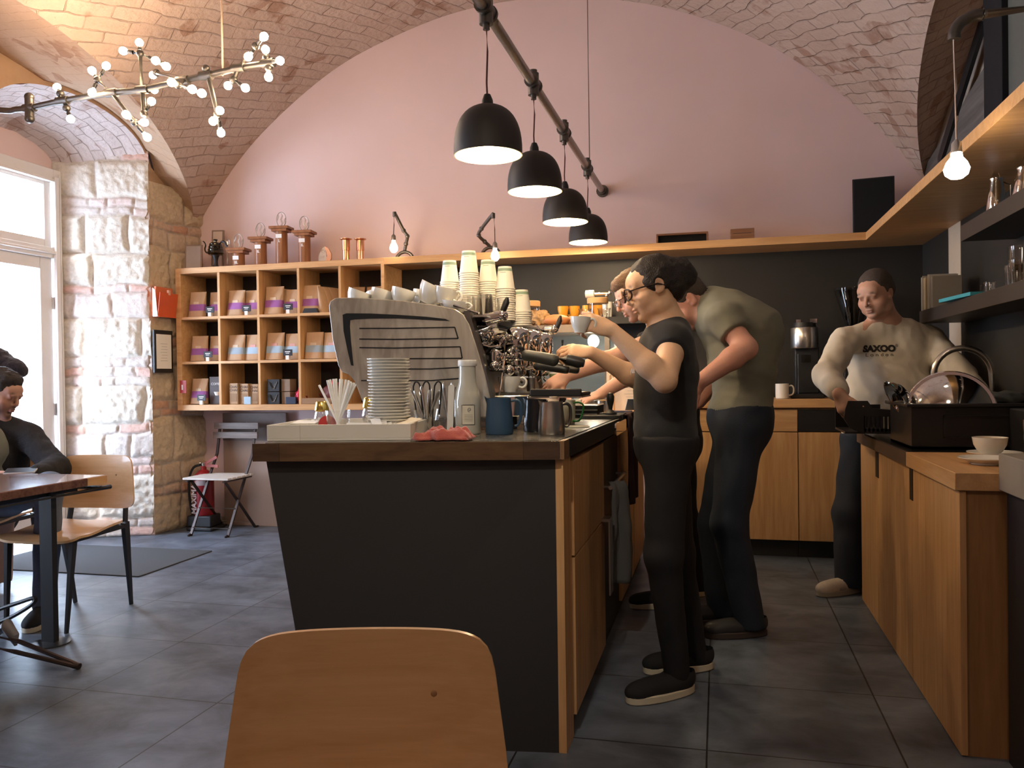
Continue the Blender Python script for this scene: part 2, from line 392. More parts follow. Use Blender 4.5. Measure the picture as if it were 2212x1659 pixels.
def lunette(side, zg, XW, rise):
    P, U = [], []
    for y in ys:
        z = zg(y); x = xg(z, side); zw = zwl(y) if side < 0 else z + rise*(1-abs(tt(y))**8); r1 = []; r2 = []
        for j in range(9):
            k = j/8; r1.append((lerp(x, XW, k), y, lerp(z, zw, k)+.0*math.sin(PI*k))); r2.append((lerp(x, XW, k)*2.2, y))
        P.append(r1); U.append(r2)
    return P, U
P, U = lunette(-1, zgl, XL, .25); struct(grid('ceiling', P, U, brickmat('ochre limewashed brick', (.44,.29,.19), (.41,.265,.17), (.39,.25,.16), bump=.4, ms=.004)))
P, U = lunette(1, zgr, XR, .15); struct(grid('ceiling', P, U, VAULT))

# walls
struct(MB().box((-5.1,-3.3,4.2),(1.7,6.15,4.3)).box((1.5,-3.3,3.3),(1.6,6.1,4.2)).box((-5.1,-3.3,3.35),(-5.0,6.1,4.2)).build('light_cover', PINK))  # unseen cover over the vault, added to keep sky light from leaking in
struct(MB().box((-5.0,6.0,0),(1.6,6.1,4.15)).build('wall_back', PINK))
struct(MB().box((-5.0,-3.3,0),(1.6,-3.2,4.15)).build('wall_front', PINK))
DARKW = mat('dark painted cladding', (.020,.019,.018), rough=.55, var=.2, vs=3)
struct(MB().box((1.38,-3.2,0),(1.5,6.0,3.4)).build('wall_right', plaster('beige plaster', (.42,.34,.27), (.47,.39,.31))))
struct(MB().box((-2.392,5.97,.9),(1.38,6.0,2.05)).build('trim_1', DARKW))
# right wall: dark cladding up to the shelf with a bare strip of plaster near the corner
struct(MB().box((1.3285,5.085,0),(1.38,5.33,2.05)).build('trim_4', plaster('pale post plaster', (.46,.39,.31), (.50,.43,.35))))
struct(MB().box((1.33,5.33,0),(1.38,5.97,2.05)).box((1.33,-3.2,0),(1.38,5.08,2.05)).build('trim_2', DARKW))

# wall_left: vertical strips with the arched openings left out (second window is out of frame, nearer the camera)
def opening(y):
    if 4.06 <= y <= 5.44: return niche_top(y)
    if 2.2 <= y <= 3.1: return 2.8
    return 0
mb = MB(); yy = sorted(set([-3.2 + .1*i for i in range(93)] + [4.06,5.44,2.2,3.1,6.0,4.0601,5.4401,4.0599,5.4399,2.2001,2.1999,3.1001,3.0999] + [4.06+.046*i for i in range(31)]))
yy = [y for y in yy if y <= 6.0]
for a, c in zip(yy[:-1], yy[1:]):
    mid = (a+c)/2; ta = (opening(a) if opening(mid) else 0) or 0; tb = (opening(c) if opening(mid) else 0) or 0
    if opening(mid): ta = opening(max(a, 4.0601)) if mid > 3.5 else 2.8; tb = opening(min(c, 5.4399)) if mid > 3.5 else 2.8
    wa = zwl(a)-.04; wb = zwl(c)-.04
    mb.add([(XL,a,ta),(XL,c,tb),(XL,c,wb+.05),(XL,a,wa+.05)], [(0,1,2,3)])
struct(mb.build('wall_left', ORANGE, flat=True))
# outer skin of the wall round the two openings
struct(MB().box((-5.0,5.17,0),(-4.9,6.0,3.4)).box((-5.0,3.1,0),(-4.9,4.33,3.4)).box((-5.0,-3.2,0),(-4.9,2.2,3.4)).box((-5.0,4.33,2.80),(-4.9,5.17,3.4)).box((-5.0,2.2,2.8),(-4.9,3.1,3.4)).build('wall_left_outer', PINK))
struct(MB().box((-4.9,3.1,0),(XL,3.12,2.85)).box((-4.9,2.18,0),(XL,2.2,2.85)).box((-4.9,2.2,2.8),(XL,3.1,2.85)).add([(-4.9,4.33,0),(XL,4.06,0),(XL,4.06,2.9),(-4.9,4.33,2.9)],[(0,1,2,3)]).build('trim_3', PINK))
P, U = [], []
for i in range(41):
    k = i/40; y1 = lerp(5.44, 4.06, k); y2 = lerp(5.18, 4.32, k); r1 = []; r2 = []
    for j in range(11):
        q = j/10; y = lerp(y1, y2, q); z = lerp(niche_top(min(max(y1,4.0601),5.4399)), niche_top2(min(max(y2,4.3201),5.1799)), q)
        r1.append((lerp(XL, -4.9, q), y, z + noise.noise((y*9, q*7, 1))*.012)); r2.append((q*.75*1.0, k*1.9))
    P.append(r1); U.append([(b_, a_) for a_, b_ in r2])
struct(grid('ceiling', P, U, SOFF))

# ---- rough stone masonry: blocks with their own height and own colour
STONE = vcol_mat('rubble masonry', rough=.92, bump=.5, bs=45, spec=.1, nv=.12)
def masonry(name, p0, p1, H, seed, pattern, out, warm=0, step=.011):
    rnd = random.Random(seed); p0 = Vector(p0); p1 = Vector(p1); W = (p1-p0).length; d = (p1-p0)/W; out = Vector(out).normalized()
    cells = []; z = 0; pi_ = 0
    while z < H:
        typ = pattern[pi_ % len(pattern)]; pi_ += 1
        h = {'S': rnd.uniform(.24,.36), 'M': rnd.uniform(.13,.19), 'b': rnd.uniform(.06,.08)}[typ]
        u = -rnd.uniform(0,.2)
        while u < W:
            w = {'S': rnd.uniform(.28,.55), 'M': rnd.uniform(.15,.3), 'b': rnd.uniform(.12,.28)}[typ]
            cells.append((u, z, u+w, z+h, typ, rnd.random(), rnd.random())); u += w
        z += h
    nu = int(W/step)+1; nv = int(H/step)+1
    uu, vv = np.meshgrid(np.linspace(0,W,nu), np.linspace(0,H,nv))
    fu = uu.ravel(); fv = vv.ravel()
    n1 = np.array([noise.noise((a*5, b_*5, seed)) for a, b_ in zip(fu, fv)]); n2 = np.array([noise.noise((a*5+9, b_*5, seed+4)) for a, b_ in zip(fu, fv)])
    n3 = np.array([noise.turbulence((a*22, b_*22, seed), 3, False) for a, b_ in zip(fu, fv)])
    wu = fu + n1*.035; wv = fv + n2*.028
    hgt = np.zeros_like(fu)-.012; col = np.tile(np.array([.52,.46,.42]), (len(fu),1))
    for (a, z0, c, z1, typ, q1, q2) in cells:
        mk = (wu >= a) & (wu < c) & (wv >= z0) & (wv < z1)
        if not mk.any(): continue
        rr = {'S': .05, 'M': .03, 'b': .016}[typ]
        dd = np.minimum(np.minimum(wu[mk]-a, c-wu[mk]), np.minimum(wv[mk]-z0, z1-wv[mk]))
        s = np.clip(dd/rr, 0, 1); s = 1-(1-s)**2
        amp = {'S': .022, 'M': .014, 'b': .008}[typ]*(.6+.8*q1)
        hgt[mk] = -.012 + s*(amp+.012) + n3[mk]*(.011 if typ == 'S' else .005)*s
        if typ == 'b' and q2 > .45: base = np.array([.62,.43,.37]) if q2 > .75 else np.array([.62,.53,.50])
        elif typ == 'S': base = np.array([.66,.62,.55]) - .08*q1
        else: base = np.array([.62,.57,.53]) - .06*q1
        if warm: base = base*np.array([.86,.74,.60])
        jm = np.clip(dd/.008, 0, 1)[:,None]
        col[mk] = base*jm + np.array([.50,.45,.41])*(1-jm)*(1 if not warm else .8)
    pos = [p0 + d*a + out*h + Vector((0,0,b_)) for a, b_, h in zip(fu, fv, hgt)]
    me = bpy.data.meshes.new(name)
    fs = [(j*nu+i, j*nu+i+1, (j+1)*nu+i+1, (j+1)*nu+i) for j in range(nv-1) for i in range(nu-1)]
    me.from_pydata([tuple(p) for p in pos], [], fs)
    ca = me.color_attributes.new('Col', 'FLOAT_COLOR', 'POINT'); ca.data.foreach_set('color', np.hstack([col, np.ones((len(col),1))]).astype(np.float32).ravel())
    me.shade_smooth(); me.materials.append(STONE); o = bpy.data.objects.new(name, me); COL.objects.link(o); return struct(o)
masonry('wall_left_reveal', (-4.90,5.17,0), (-4.262,5.445,0), 2.98, 5, 'bbSbbMbSbbbSMbSSbbSbbbb', (.4,-.93,0))
masonry('wall_left_pier', (-4.285,5.425,0), (-4.20,6.0,0), 2.75, 11, 'SbMSbbSMbSbSMb', (.99,-.13,0), warm=1)

# ================================================================= glazed door in the niche
WHITEP = mat('white door paint', (.72,.69,.66), rough=.4, var=.02)
dr = thing('door_1', '', 'door'); del dr['label']; del dr['category']; struct(dr)
dr.location = (-4.88, 4.75, 0)
f = MB()
for s in (-1, 1):
    f.box((-.03, s*.43, 0), (.05, s*.36, 2.80)); f.box((.05, s*.385, 0), (.075, s*.345, 2.74)); f.box((.05, s*.40, 0), (.065, s*.415, 2.77))
f.box((-.031,-.36,2.72),(.049,.36,2.801)).box((0.001,-.345,2.70),(.074,.345,2.72)).box((-.031,-.36,2.13),(.055,.36,2.21)).box((.055,-.345,2.16),(.075,.345,2.18))
f.build('door_frame', WHITEP, dr, bevel=.004)
f = MB()
for z0, z1 in ((.08,2.13),(2.21,2.72)):
    w = .11 if z0 < 1 else .06
    for s in (-1, 1): f.box((-.02, s*.345, z0), (.03, s*(.345-w), z1))
    f.box((-.019,-.345+w,z1-w*.8),(.029,.345-w,z1-.001)).box((-.019,-.345+w,z0+.001),(.029,.345-w,z0+(w if z0 > 1 else .35)))
f.build('door_leaf', WHITEP, dr, bevel=.004)
MB().box((0,-.24,.42),(.006,.24,2.05)).build('pane', PANE, dr); MB().box((0,-.29,2.26),(.006,.29,2.68)).build('pane', PANE, dr)
MB().cyl((.03,.352,.95),(.03,.352,1.04),.01).cyl((.03,.352,1.75),(.03,.352,1.84),.01).build('hinge', STEEL, dr)
MB().cyl((.03,-.29,1.05),(.08,-.29,1.05),.01).cyl((.08,-.29,1.05),(.08,-.18,1.05),.01).build('door_handle', STEEL, dr)
wn = thing('window_1','','window'); del wn['label']; del wn['category']; struct(wn); wn.location = (-4.88,2.65,0)
f = MB()
for s in (-1,1): f.box((-.03,s*.45,.0),(.05,s*.38,2.8))
f.box((-.03,-.45,2.73),(.05,.45,2.8)).box((-.03,-.45,0),(.05,.45,.3)).box((-.02,-.03,.3),(.04,.03,2.75)).box((-.02,-.45,2.1),(.04,.45,2.16))
f.build('window_frame', WHITEP, wn); MB().box((0,-.4,.3),(.006,.4,2.75)).build('pane', PANE, wn)

# lower back wall: skirting behind the folding chair
struct(MB().box((-4.22,5.975,0),(-1.7,6.0,.06)).build('baseboard_back', mat('pale skirting', (.5,.44,.38), rough=.6)))

# ================================================================= lights
def point(loc, power, col, r=.03, name='lamp_or_fill_light'):
    l = bpy.data.lights.new(name, 'POINT'); l.energy = power; l.color = col; l.shadow_soft_size = r
    o = bpy.data.objects.new(name, l); COL.objects.link(o); o.location = loc; return o
WARM = (1.0,.74,.46); WARM2 = (1.0,.80,.58)
w = bpy.data.worlds.new('sky'); SC.world = w; w.use_nodes = True
bg = w.node_tree.nodes['Background']; bg.inputs[0].default_value = (.62,.77,1.0,1); bg.inputs[1].default_value = 31.0
for y, wd, zc, hh in ((4.75,.8,1.4,2.8),(2.65,.9,1.4,2.8)):
    l = bpy.data.lights.new('portal','AREA'); l.shape = 'RECTANGLE'; l.size = wd; l.size_y = hh; l.cycles.is_portal = True
    o = bpy.data.objects.new('portal', l); COL.objects.link(o); o.location = (-5.02,y,zc); o.rotation_euler = (0, -PI/2, 0); o.rotation_euler = Vector((-1,0,0)).to_track_quat('Z','Y').to_euler()
sl = bpy.data.lights.new('sun','SUN'); sl.energy = 7; sl.angle = math.radians(9); sl.color = (1,.97,.95)
so = bpy.data.objects.new('sun', sl); COL.objects.link(so); so.rotation_euler = Vector((-.36,-.85,.60)).to_track_quat('Z','Y').to_euler()
# unseen fill lights added above and behind the camera, no fixtures of the room
point((-2.4,-.6,2.8), 30, WARM2, .12); point((.5,.2,2.5), 14, WARM2, .10)

sp_ = bpy.data.lights.new('bar_fill_spot', 'SPOT'); sp_.energy = 120; sp_.color = (1,.90,.74); sp_.spot_size = math.radians(46); sp_.spot_blend = .9; sp_.shadow_soft_size = .08  # added fill spot that brightens the bar front, not a fixture of the room
so_ = bpy.data.objects.new('bar_fill_spot', sp_); COL.objects.link(so_); so_.location = (-.5,.5,3.0); so_.rotation_euler = (Vector((-.5,.5,3.0))-Vector((-.92,2.75,1.05))).to_track_quat('Z','Y').to_euler()

# helper: a builder that takes world coordinates for a thing standing at its own place
def W(root):
    mb = MB(); mb.m = Matrix.Translation(-root.location); return mb
# ================================================================= cube bookcase on the back wall
BX = [-4.135 + .345*i for i in range(6)]; BZ = [.985, 1.338, 1.690, 2.043]
bk = thing('bookcase', 'oak cube bookcase of coffee bags on back wall, beside the stone pier', 'bookcase', (-3.28, 5.8, .96))
W(bk).box((-4.172,5.62,1.006),(-4.127,5.968,2.043)).box((-2.418,5.62,1.006),(-2.392,5.968,2.043)).box((-4.172,5.62,2.043),(-2.392,5.968,2.088)).box((-4.172,5.62,.961),(-2.392,5.968,1.006)).build('frame', OAKX, bk, bevel=.0015)
for x in BX[1:5]: W(bk).box((x-.010,5.628,1.0),(x+.010,5.96,2.045)).build('divider', OAK, bk)
for z in BZ[1:3]: W(bk).box((-4.13,5.625,z-.010),(-2.415,5.96,z+.010)).build('shelf', OAKX, bk)
W(bk).box((-4.14,5.955,.97),(-2.40,5.965,2.05)).build('back_panel', mat('dark backing board', (.035,.03,.027), rough=.7), bk)
ls = thing('wall_shelf', 'long oak display shelf running along back wall and round onto right wall', 'shelf', (-.7,5.8,2.04))
W(ls).prism([(-2.392,5.62),(.923,5.62),(.923,-.4),(1.375,-.4),(1.375,5.995),(-2.392,5.995)], .05, z0=2.038).build('board', wood('oak shelf', (.50,.26,.10), (.64,.37,.16), axis=0), ls, bevel=.0015)

KRAFT = mat('kraft paper', (.50,.33,.20), rough=.75, var=.1, vs=25, bump=.15, bs=40)
def pouch_prof(w, d, h, grow=0, z0=0, z1=None, n=9):
    """soft pouch: rectangular at the foot, pinched flat at the top"""
    z1 = h if z1 is None else z1; vs = []; fs = []; m = 16
    for i in range(n+1):
        z = lerp(z0, z1, i/n); k = z/h
        dd = (d*(1-k)**.7*.9 + .006)*.5 + grow; ww = w*.5*(1 - .05*math.sin(PI*k)) + grow
        for q in range(m):
            t = 2*PI*q/m; c, s_ = math.cos(t), math.sin(t); e = .55
            vs.append((ww*math.copysign(abs(c)**e, c), dd*math.copysign(abs(s_)**e, s_), z))
    for i in range(n):
        for q in range(m): fs.append((i*m+q, i*m+(q+1)%m, (i+1)*m+(q+1)%m, (i+1)*m+q))
    if grow == 0: fs.append(tuple(range(m-1,-1,-1))); fs.append(tuple(range(n*m, n*m+m)))
    return vs, fs
def make_bag(band, labelcol, w=.145, h=.205, d=.075, lo=.24, hi=.50):
    t = thing('coffee_bag', 'coffee bag', 'coffee bag')
    mb = MB(); mb.add(*pouch_prof(w, d, h)); mb.box((-w/2*.97,-.004,h-.03),(w/2*.97,.004,h)); mb.build('pouch', KRAFT, t, angle=50)
    if band is not None: MB().add(*pouch_prof(w, d, h, .0012, h*lo, h*hi, 4)).build('band', band, t)
    y = -(d*(1-.58)**.7*.9+.006)*.5
    if labelcol is not None: MB().box((-.024,y-.003,h*.50),(.024,y+.004,h*.60)).build('label', labelcol, t)
    return t
PUR = mat('purple band', (.30,.10,.33), rough=.6); BLU = mat('grey blue band', (.30,.38,.45), rough=.6); PNK = mat('pink label', (.62,.33,.30), rough=.6); CRM = mat('cream label', (.62,.50,.36), rough=.6)
TEAL = mat('pale blue band', (.35,.48,.60), rough=.6)
bagP = make_bag(PUR, CRM); bagB = make_bag(BLU, CRM); bagK = make_bag(TEAL, PNK); bagN = make_bag(None, None)
used = {}
cn = ['first', 'second', 'third', 'fourth', 'fifth']; rn = {0:'top', 1:'middle', 2:'bottom'}
def bag(proto, row, px_x, col, desc, y=5.70, rz=0, tilt=-.10, sc=1):
    z = BZ[2-row] + .0115 + (.012 if row == 2 else 0)
    x = px_x - .058
    lab = desc
    if proto.name not in used: used[proto.name] = 1; o = proto
    else: o = dup(proto, (0,0,0))
    o.location = (x, y, z); o.rotation_euler = (tilt, 0, rz); o.scale = (sc,)*3
    o['label'] = lab; o['group'] = 'coffee bags in the oak bookcase'
    return o
# top row (purple)
bag(bagP,0,-3.975,0,'kraft coffee bag with purple band, left one in top left cube of bookcase')
bag(bagP,0,-3.835,0,'kraft coffee bag with purple band behind the tag in top left cube of bookcase',y=5.76,sc=1.0)
bag(bagP,0,-3.625,1,'kraft coffee bag with purple band, left one in second cube of the top row')
bag(bagP,0,-3.505,1,'kraft coffee bag with purple band, right one in second cube of the top row',y=5.745)
bag(bagP,0,-3.292,2,'large kraft coffee bag with purple band, left one in third cube of the top row',y=5.70,sc=1.08)
bag(bagN,0,-3.20,2,'plain brown coffee bag turned sideways behind purple bag, third cube of the top row',y=5.80,rz=1.2)
bag(bagP,0,-3.150,2,'kraft coffee bag with purple band behind the tag in third cube of the top row',y=5.74,sc=.96)
bag(bagP,0,-2.975,3,'coffee bag with purple band at front of fourth cube, top row of bookcase',y=5.69,sc=1.06)
for i in range(3): bag(bagN,0,-2.865+.022*i,3,'plain brown coffee bag, %s behind the front bag in fourth cube of top row' % ('first','second','third')[i],y=5.74+.05*i,rz=1.25,sc=1.0)
bag(bagN,0,-2.66,4,'brown coffee bag inside the fifth cube of the top row, above the cups',y=5.82,rz=.3)
bag(bagN,0,-2.52,4,'brown coffee bag at right inside the fifth cube of the top row',y=5.84,rz=-.2)
# middle row
bag(bagP,1,-3.965,0,'kraft coffee bag with purple band, left one in first cube of the middle row')
bag(bagP,1,-3.835,0,'kraft coffee bag with purple band behind the tag, first cube of the middle row',y=5.75)
bag(bagB,1,-3.63,1,'kraft coffee bag with grey blue band, left in second cube of middle row')
bag(bagK,1,-3.495,1,'kraft coffee bag with pale blue band, right in second cube of middle row',y=5.73)
bag(bagK,1,-3.29,2,'kraft coffee bag with pink label, left in third cube of the middle row',sc=1.04)
bag(bagK,1,-3.150,2,'kraft coffee bag with pale blue band behind the tag, third cube of the middle row',y=5.73)
bag(bagB,1,-2.955,3,'kraft coffee bag with grey blue band, left one in fourth cube of the middle row',y=5.70,sc=1.02)
bag(bagK,1,-2.815,3,'kraft coffee bag with pale blue band, right one in fourth cube of the middle row',y=5.72)
# bottom row
bag(bagP,2,-3.97,0,'kraft coffee bag with purple band behind tag, first cube of the bottom row')
def tagcard(x, row, lab, wide=1, first=[None]):
    if first[0] is None:
        t = thing('price_tag','','price tag'); MB().box((-.038,-.003,.030),(.038,.003,.078)).build('card', BLACK, t); MB().box((-.014,-.008,0),(.014,.012,.032)).build('clip', PAPER, t)
        MB().box((-.022,-.0038,.058),(.022,-.003,.064)).box((-.016,-.0038,.047),(.014,-.003,.051)).build('print', PAPER, t); first[0] = t
    else: t = dup(first[0], (0,0,0))
    t.location = (x-.045, 5.650, BZ[2-row]+(.022 if row == 2 else .011)); t['label'] = lab; t['group'] = 'black price tags'; t.scale = (wide,1,1); return t
tagcard(-3.84,0,'black price tag on white clip in the top left cube of bookcase'); tagcard(-3.515,0,'black price tag on white clip in second cube of the top row')
tagcard(-3.155,0,'black price tag on white clip in third cube of the top row')
tagcard(-3.865,1,'black price tag on white clip in first cube of the middle row'); tagcard(-3.165,1,'black price tag on white clip in third cube of the middle row')
tagcard(-3.93,2,'black price tag on white clip in first cube of the bottom row')
o = MB().prism([(-.065,0),(.065,0),(.05,.035),(-.05,.035)], .03, M=MXZ).build('price_stand', BLACK); tag(o,'flat black sloping price stand in fourth cube of the top row','price stand',loc=(-3.005,5.66,BZ[2]+.0105))
# boxes in the bottom row
def carton(name, lab, x, w, d, h, m, txt=None, tm=None, ts=.03, y=5.70, rz=0, grp=None, z=None, cat='box'):
    t = thing(name, lab, cat, (x-.045, y, z if z is not None else BZ[0]+.022), rz, grp)
    MB().box((-w/2,-d/2,0),(w/2,d/2,h)).build('carton', m, t, bevel=.002)
    if txt:
        for i, s_ in enumerate(txt): s_ and text(s_, ts, tm, 'lettering', t, (0, -d/2-.0012, h*.88-ts*.95*i-ts*.3))
    return t
DKB = mat('dark brown card', (.06,.04,.035), rough=.5); WHT = mat('white ink', (.75,.73,.70), rough=.7)
c = carton('coffee_box','dark brown coffee box with white cup drawing in first cube of the bottom row',-3.83,.12,.08,.22,DKB,['','COFFEE'],WHT,.026,y=5.74)
MB().lathe([(0,0),(.018,.0),(.03,.03),(.028,.03),(.016,.002)],16).build('cup_drawing', WHT, c).location = (.015,-.043,.07)
for i, x in enumerate((-3.655,-3.575,-3.50)):
    c = carton('chai_box','brown chai tea box, %s of three in second cube of the bottom row' % ('left','middle','right')[i], x, .072,.06,.165-.004*i, mat('recycled card', (.42,.28,.17), rough=.8), ['CHAI','CHAI'], DKB, .028, y=5.70+.02*i, grp='chai boxes')
    MB().box((-.028,-.0315,.02),(.028,-.030,.085)).build('label', mat('chai label', (.30,.19,.11), rough=.8), c)
carton('flyer_holder','pale blue flyer in front of chai boxes, second cube of the bottom row',-3.515,.06,.015,.06,TEAL,y=5.645,cat='flyer')
for k, (x, z) in enumerate(((-3.30,0),(-3.30,.098),(-3.205,0),(-3.205,.098))):
    c = carton('dripper_box',['dark dripper box at bottom left of the four in third cube','dark dripper box at top left of the four in third cube','brown dripper box at bottom right of the four in third cube','brown dripper box at top right of the four in third cube'][k], x,.105 if k < 2 else .075,.10,.094, BLACK if k < 2 else mat('mottled brown card', (.22,.15,.10), rough=.7), None, grp='dripper boxes', z=BZ[0]+.022+z, y=5.71 if k < 2 else 5.73)
    if k < 2: MB().tube([(-.035,-.052,.075),(-.01,-.052,.02),(.01,-.052,.02),(.035,-.052,.075)], .004, 6).tube([(-.02,-.052,.07),(-.004,-.052,.03),(.006,-.052,.03),(.02,-.052,.07)], .002, 6).build('dripper_print', STEEL, c)
def crumple(name, r, c, seed, amp, m, parent=None, sub=3, sc=9):
    bm = bmesh.new(); bmesh.ops.create_icosphere(bm, subdivisions=sub, radius=1)
    for v in bm.verts:
        n = noise.noise(v.co*sc*.25 + Vector((seed,)*3)); n2 = noise.noise(v.co*sc*.6 + Vector((seed+5,)*3))
        v.co = Vector((v.co.x*r[0], v.co.y*r[1], v.co.z*r[2]))*(1 + amp*n + amp*.5*n2)
    me = bpy.data.meshes.new(name); bm.to_mesh(me); bm.free(); me.shade_smooth(); me.materials.append(m)
    o = bpy.data.objects.new(name, me); COL.objects.link(o); o.location = c
    if parent is not None: o.parent = parent
    return o
REDF = mat('red foil', (.55,.03,.06), rough=.25, metal=.5)
o = thing('gift_bag','shiny red wrapped gift bag tied at the top in third cube of the bottom row','gift bag',(-3.135,5.71,BZ[0]+.022))
crumple('wrapping', (.045,.04,.06), (0,0,.058), 3, .35, REDF, o); crumple('knot', (.03,.02,.02), (.01,0,.125), 8, .5, REDF, o)
carton('tea_tin','small dark blue printed box in front of the red gift bag',-3.14,.085,.02,.055,mat('navy card',(.02,.03,.06),rough=.5),None,WHT,.02,y=5.648)
o = thing('gift_bag','red and dark wrapped gift in fourth cube behind the straws','gift bag',(-2.87,5.74,BZ[0]+.022)); crumple('wrapping', (.10,.05,.075), (0,0,.076), 12, .3, mat('dark red paper',(.14,.03,.02),rough=.6), o); crumple('ribbon',(.04,.035,.03),(.0,-.02,.15),13,.4,REDF,o)
carton('wood_box','low brown box in fourth cube behind the straw cup',-2.93,.26,.06,.045,mat('brown card',(.30,.18,.10),rough=.8),y=5.66)
# small red sticker sign on the bookcase side
t = thing('fire_sign','small red extinguisher sticker at the lower left edge of the bookcase','sign',(-4.118,5.619,1.10)); MB().box((-.028,-.002,0),(.028,0,.10)).build('plate', REDP, t); MB().box((-.012,-.0035,.025),(.002,-.0021,.065)).build('pictogram', WHT, t)

# ================================================================= things standing on the shelf
ZS = 2.089
TW = wood('trophy wood', (.20,.075,.03), (.33,.14,.06), axis=2, rough=.35, scale=14)
def trophy(x, y, h, num, lab):
    t = thing('trophy', lab, 'trophy', (x, y, ZS), .12, 'coffee trophies')
    MB().lathe([(0,0),(.046,0),(.046,h),(0,h)], 28).build('column', TW, t)
    MB().box((-.062,-.055,h),(.062,.055,h+.020)).box((-.078,-.066,h+.020),(.078,.066,h+.040)).build('cap', TW, t, bevel=.002)
    e = MB(); zc = h+.040+.058
    e.tube([(.038*math.cos(a), 0, zc+.058*math.sin(a)) for a in [2*PI*i/28 for i in range(28)]], .0035, 6, closed=True)
    e.prism([(-.006,-.05),(.004,-.03),(-.008,0),(.006,.03),(0,.052),(.016,.03),(.006,0),(.016,-.03),(.006,-.05)], .004, M=Matrix.Translation((0,0,zc))@MXZ)
    e.prism([(-.030,-.01),(-.018,.025),(-.020,.04),(-.034,.01)], .004, M=Matrix.Translation((0,0,zc))@MXZ).prism([(.020,-.03),(.032,-.01),(.033,.012),(.024,.0)], .004, M=Matrix.Translation((0,0,zc))@MXZ)
    e.build('bean_emblem', mat('dull pewter', (.40,.34,.30), rough=.45, metal=.6), t)
    MB().box((-.028,-.0475,h-.052),(.020,-.045,h-.022)).build('label', PAPER, t)
    text(num, .030, WHT, 'lettering', t, (0,-.0475,h-.075), bold=.001); 
    return t
trophy(-3.665,5.72,.105,'III.','shortest wooden coffee trophy marked III beside the black kettle')
trophy(-3.482,5.74,.185,'II.','wooden coffee trophy marked II, second from the black kettle')
trophy(-3.310,5.76,.262,'I.','tallest wooden coffee trophy with bean emblem in the row')
trophy(-3.118,5.77,.220,'II.','wooden coffee trophy marked II right of the tallest one')
# gooseneck kettle upside of a black stand
t = thing('gooseneck_kettle','dark polished gooseneck kettle displayed on a black foot','kettle',(-3.885,5.74,ZS))
MB().lathe([(0,0),(.062,0),(.062,.006),(.03,.012),(.018,.03),(.016,.06),(.022,.09),(.030,.105),(0,.108)],28).build('stand', BLACK, t)
kb = mat('dark kettle steel', (.08,.075,.06), rough=.12, metal=1)
MB().lathe([(0,.11),(.052,.11),(.066,.122),(.064,.130),(.058,.140),(.060,.150),(.053,.162),(.055,.172),(.048,.184),(.048,.195),(.040,.205),(.012,.212),(.012,.222),(.018,.226),(.016,.234),(0,.236)],28).build('body', kb, t)
MB().tube([(-.055,0,.13),(-.085,0,.135),(-.098,0,.16),(-.090,0,.19),(-.10,0,.215),(-.115,0,.225)],[.009,.007,.006,.005,.005,.004],8).build('spout', kb, t)
MB().tube([(.04,0,.20),(.065,0,.215),(.085,0,.205),(.095,0,.185),(.108,0,.175)],[.006,.009,.009,.008,.006],8).build('handle', BLACK, t)
t = thing('wine_glass','small clear tasting glass behind the kettle','glass',(-3.845,5.84,ZS)); MB().lathe([(0,0),(.03,0),(.004,.006),(.004,.16),(.02,.18),(.028,.21),(.022,.25),(.021,.25),(.027,.21),(.019,.182),(0,.165)],20).build('glass', GLASS, t)
# plaques left of the kettle
def plaque(name, lab, x, y, w, h, m1, m2, rz=0, tilt=-.08, z=ZS, cat='plaque'):
    t = thing(name, lab, cat, (x,y,z), rz); t.rotation_euler = (tilt,0,rz)
    MB().box((-w/2,-.008,0),(w/2,.008,h)).build('backing', m1, t, bevel=.001); MB().box((-w/2+.012,-.0095,.012),(w/2-.012,-.0075,h-.012)).build('print', m2, t); return t
plaque('framed_plaque','small square grey glass plaque at the far left end of shelf','plaque' and -4.075,5.72,.135,.20,mat('bronze frame',(.22,.15,.11),rough=.4),mat('grey print',(.34,.29,.27),rough=.3),rz=.3)
plaque('framed_plaque','tall narrow framed glass plaque behind the black kettle',-3.965,5.88,.10,.34,mat('bronze frame'),mat('cream print',(.55,.43,.34),rough=.35),rz=.2)
t = thing('glass_award','crescent shaped glass and copper award right of the trophies','award',(-2.93,5.75,ZS),.1)
MB().prism([(-.055,0),(-.05,.06),(-.02,.115),(.0,.13),(.02,.0)], .012, M=MXZ).build('glass_half', glass_mat('frosted award', (.75,.70,.66), base=.3, edge=.5, rough=.3), t)
MB().prism([(.0,.0),(.02,.06),(-.002,.128),(.03,.11),(.052,.07),(.050,.03),(.035,0)], .016, M=MXZ).build('copper_half', mat('pink copper', (.55,.30,.20), rough=.35, metal=.6), t)
MB().box((-.034,-.0145,.052),(-.006,-.0121,.055)).box((-.030,-.0145,.042),(-.008,-.0121,.045)).build('engraved_lines', mat('engraving', (.30,.24,.22), rough=.6), t); MB().tube([(-.015+.011*math.cos(a), -.013, .09+.011*math.sin(a)) for a in [2*PI*i/16 for i in range(16)]], .0015, 5, closed=True).build('emblem', mat('engraving'), t)
def ccup(x, y, lab):
    t = thing('copper_cup', lab, 'copper cup', (x,y,ZS), 0, 'copper cups on the shelf')
    MB().lathe([(0,0),(.026,0),(.026,.085),(.030,.087),(.030,.165),(.046,.172),(.046,.176),(.028,.174),(.027,.09),(.024,.088),(.022,.004),(0,.004)],28).build('cup', COPPER, t)
ccup(-2.752,5.74,'tall copper cup with flared rim, left of the pair'); ccup(-2.652,5.78,'tall copper cup with flared rim, nearest the pipe lamp')
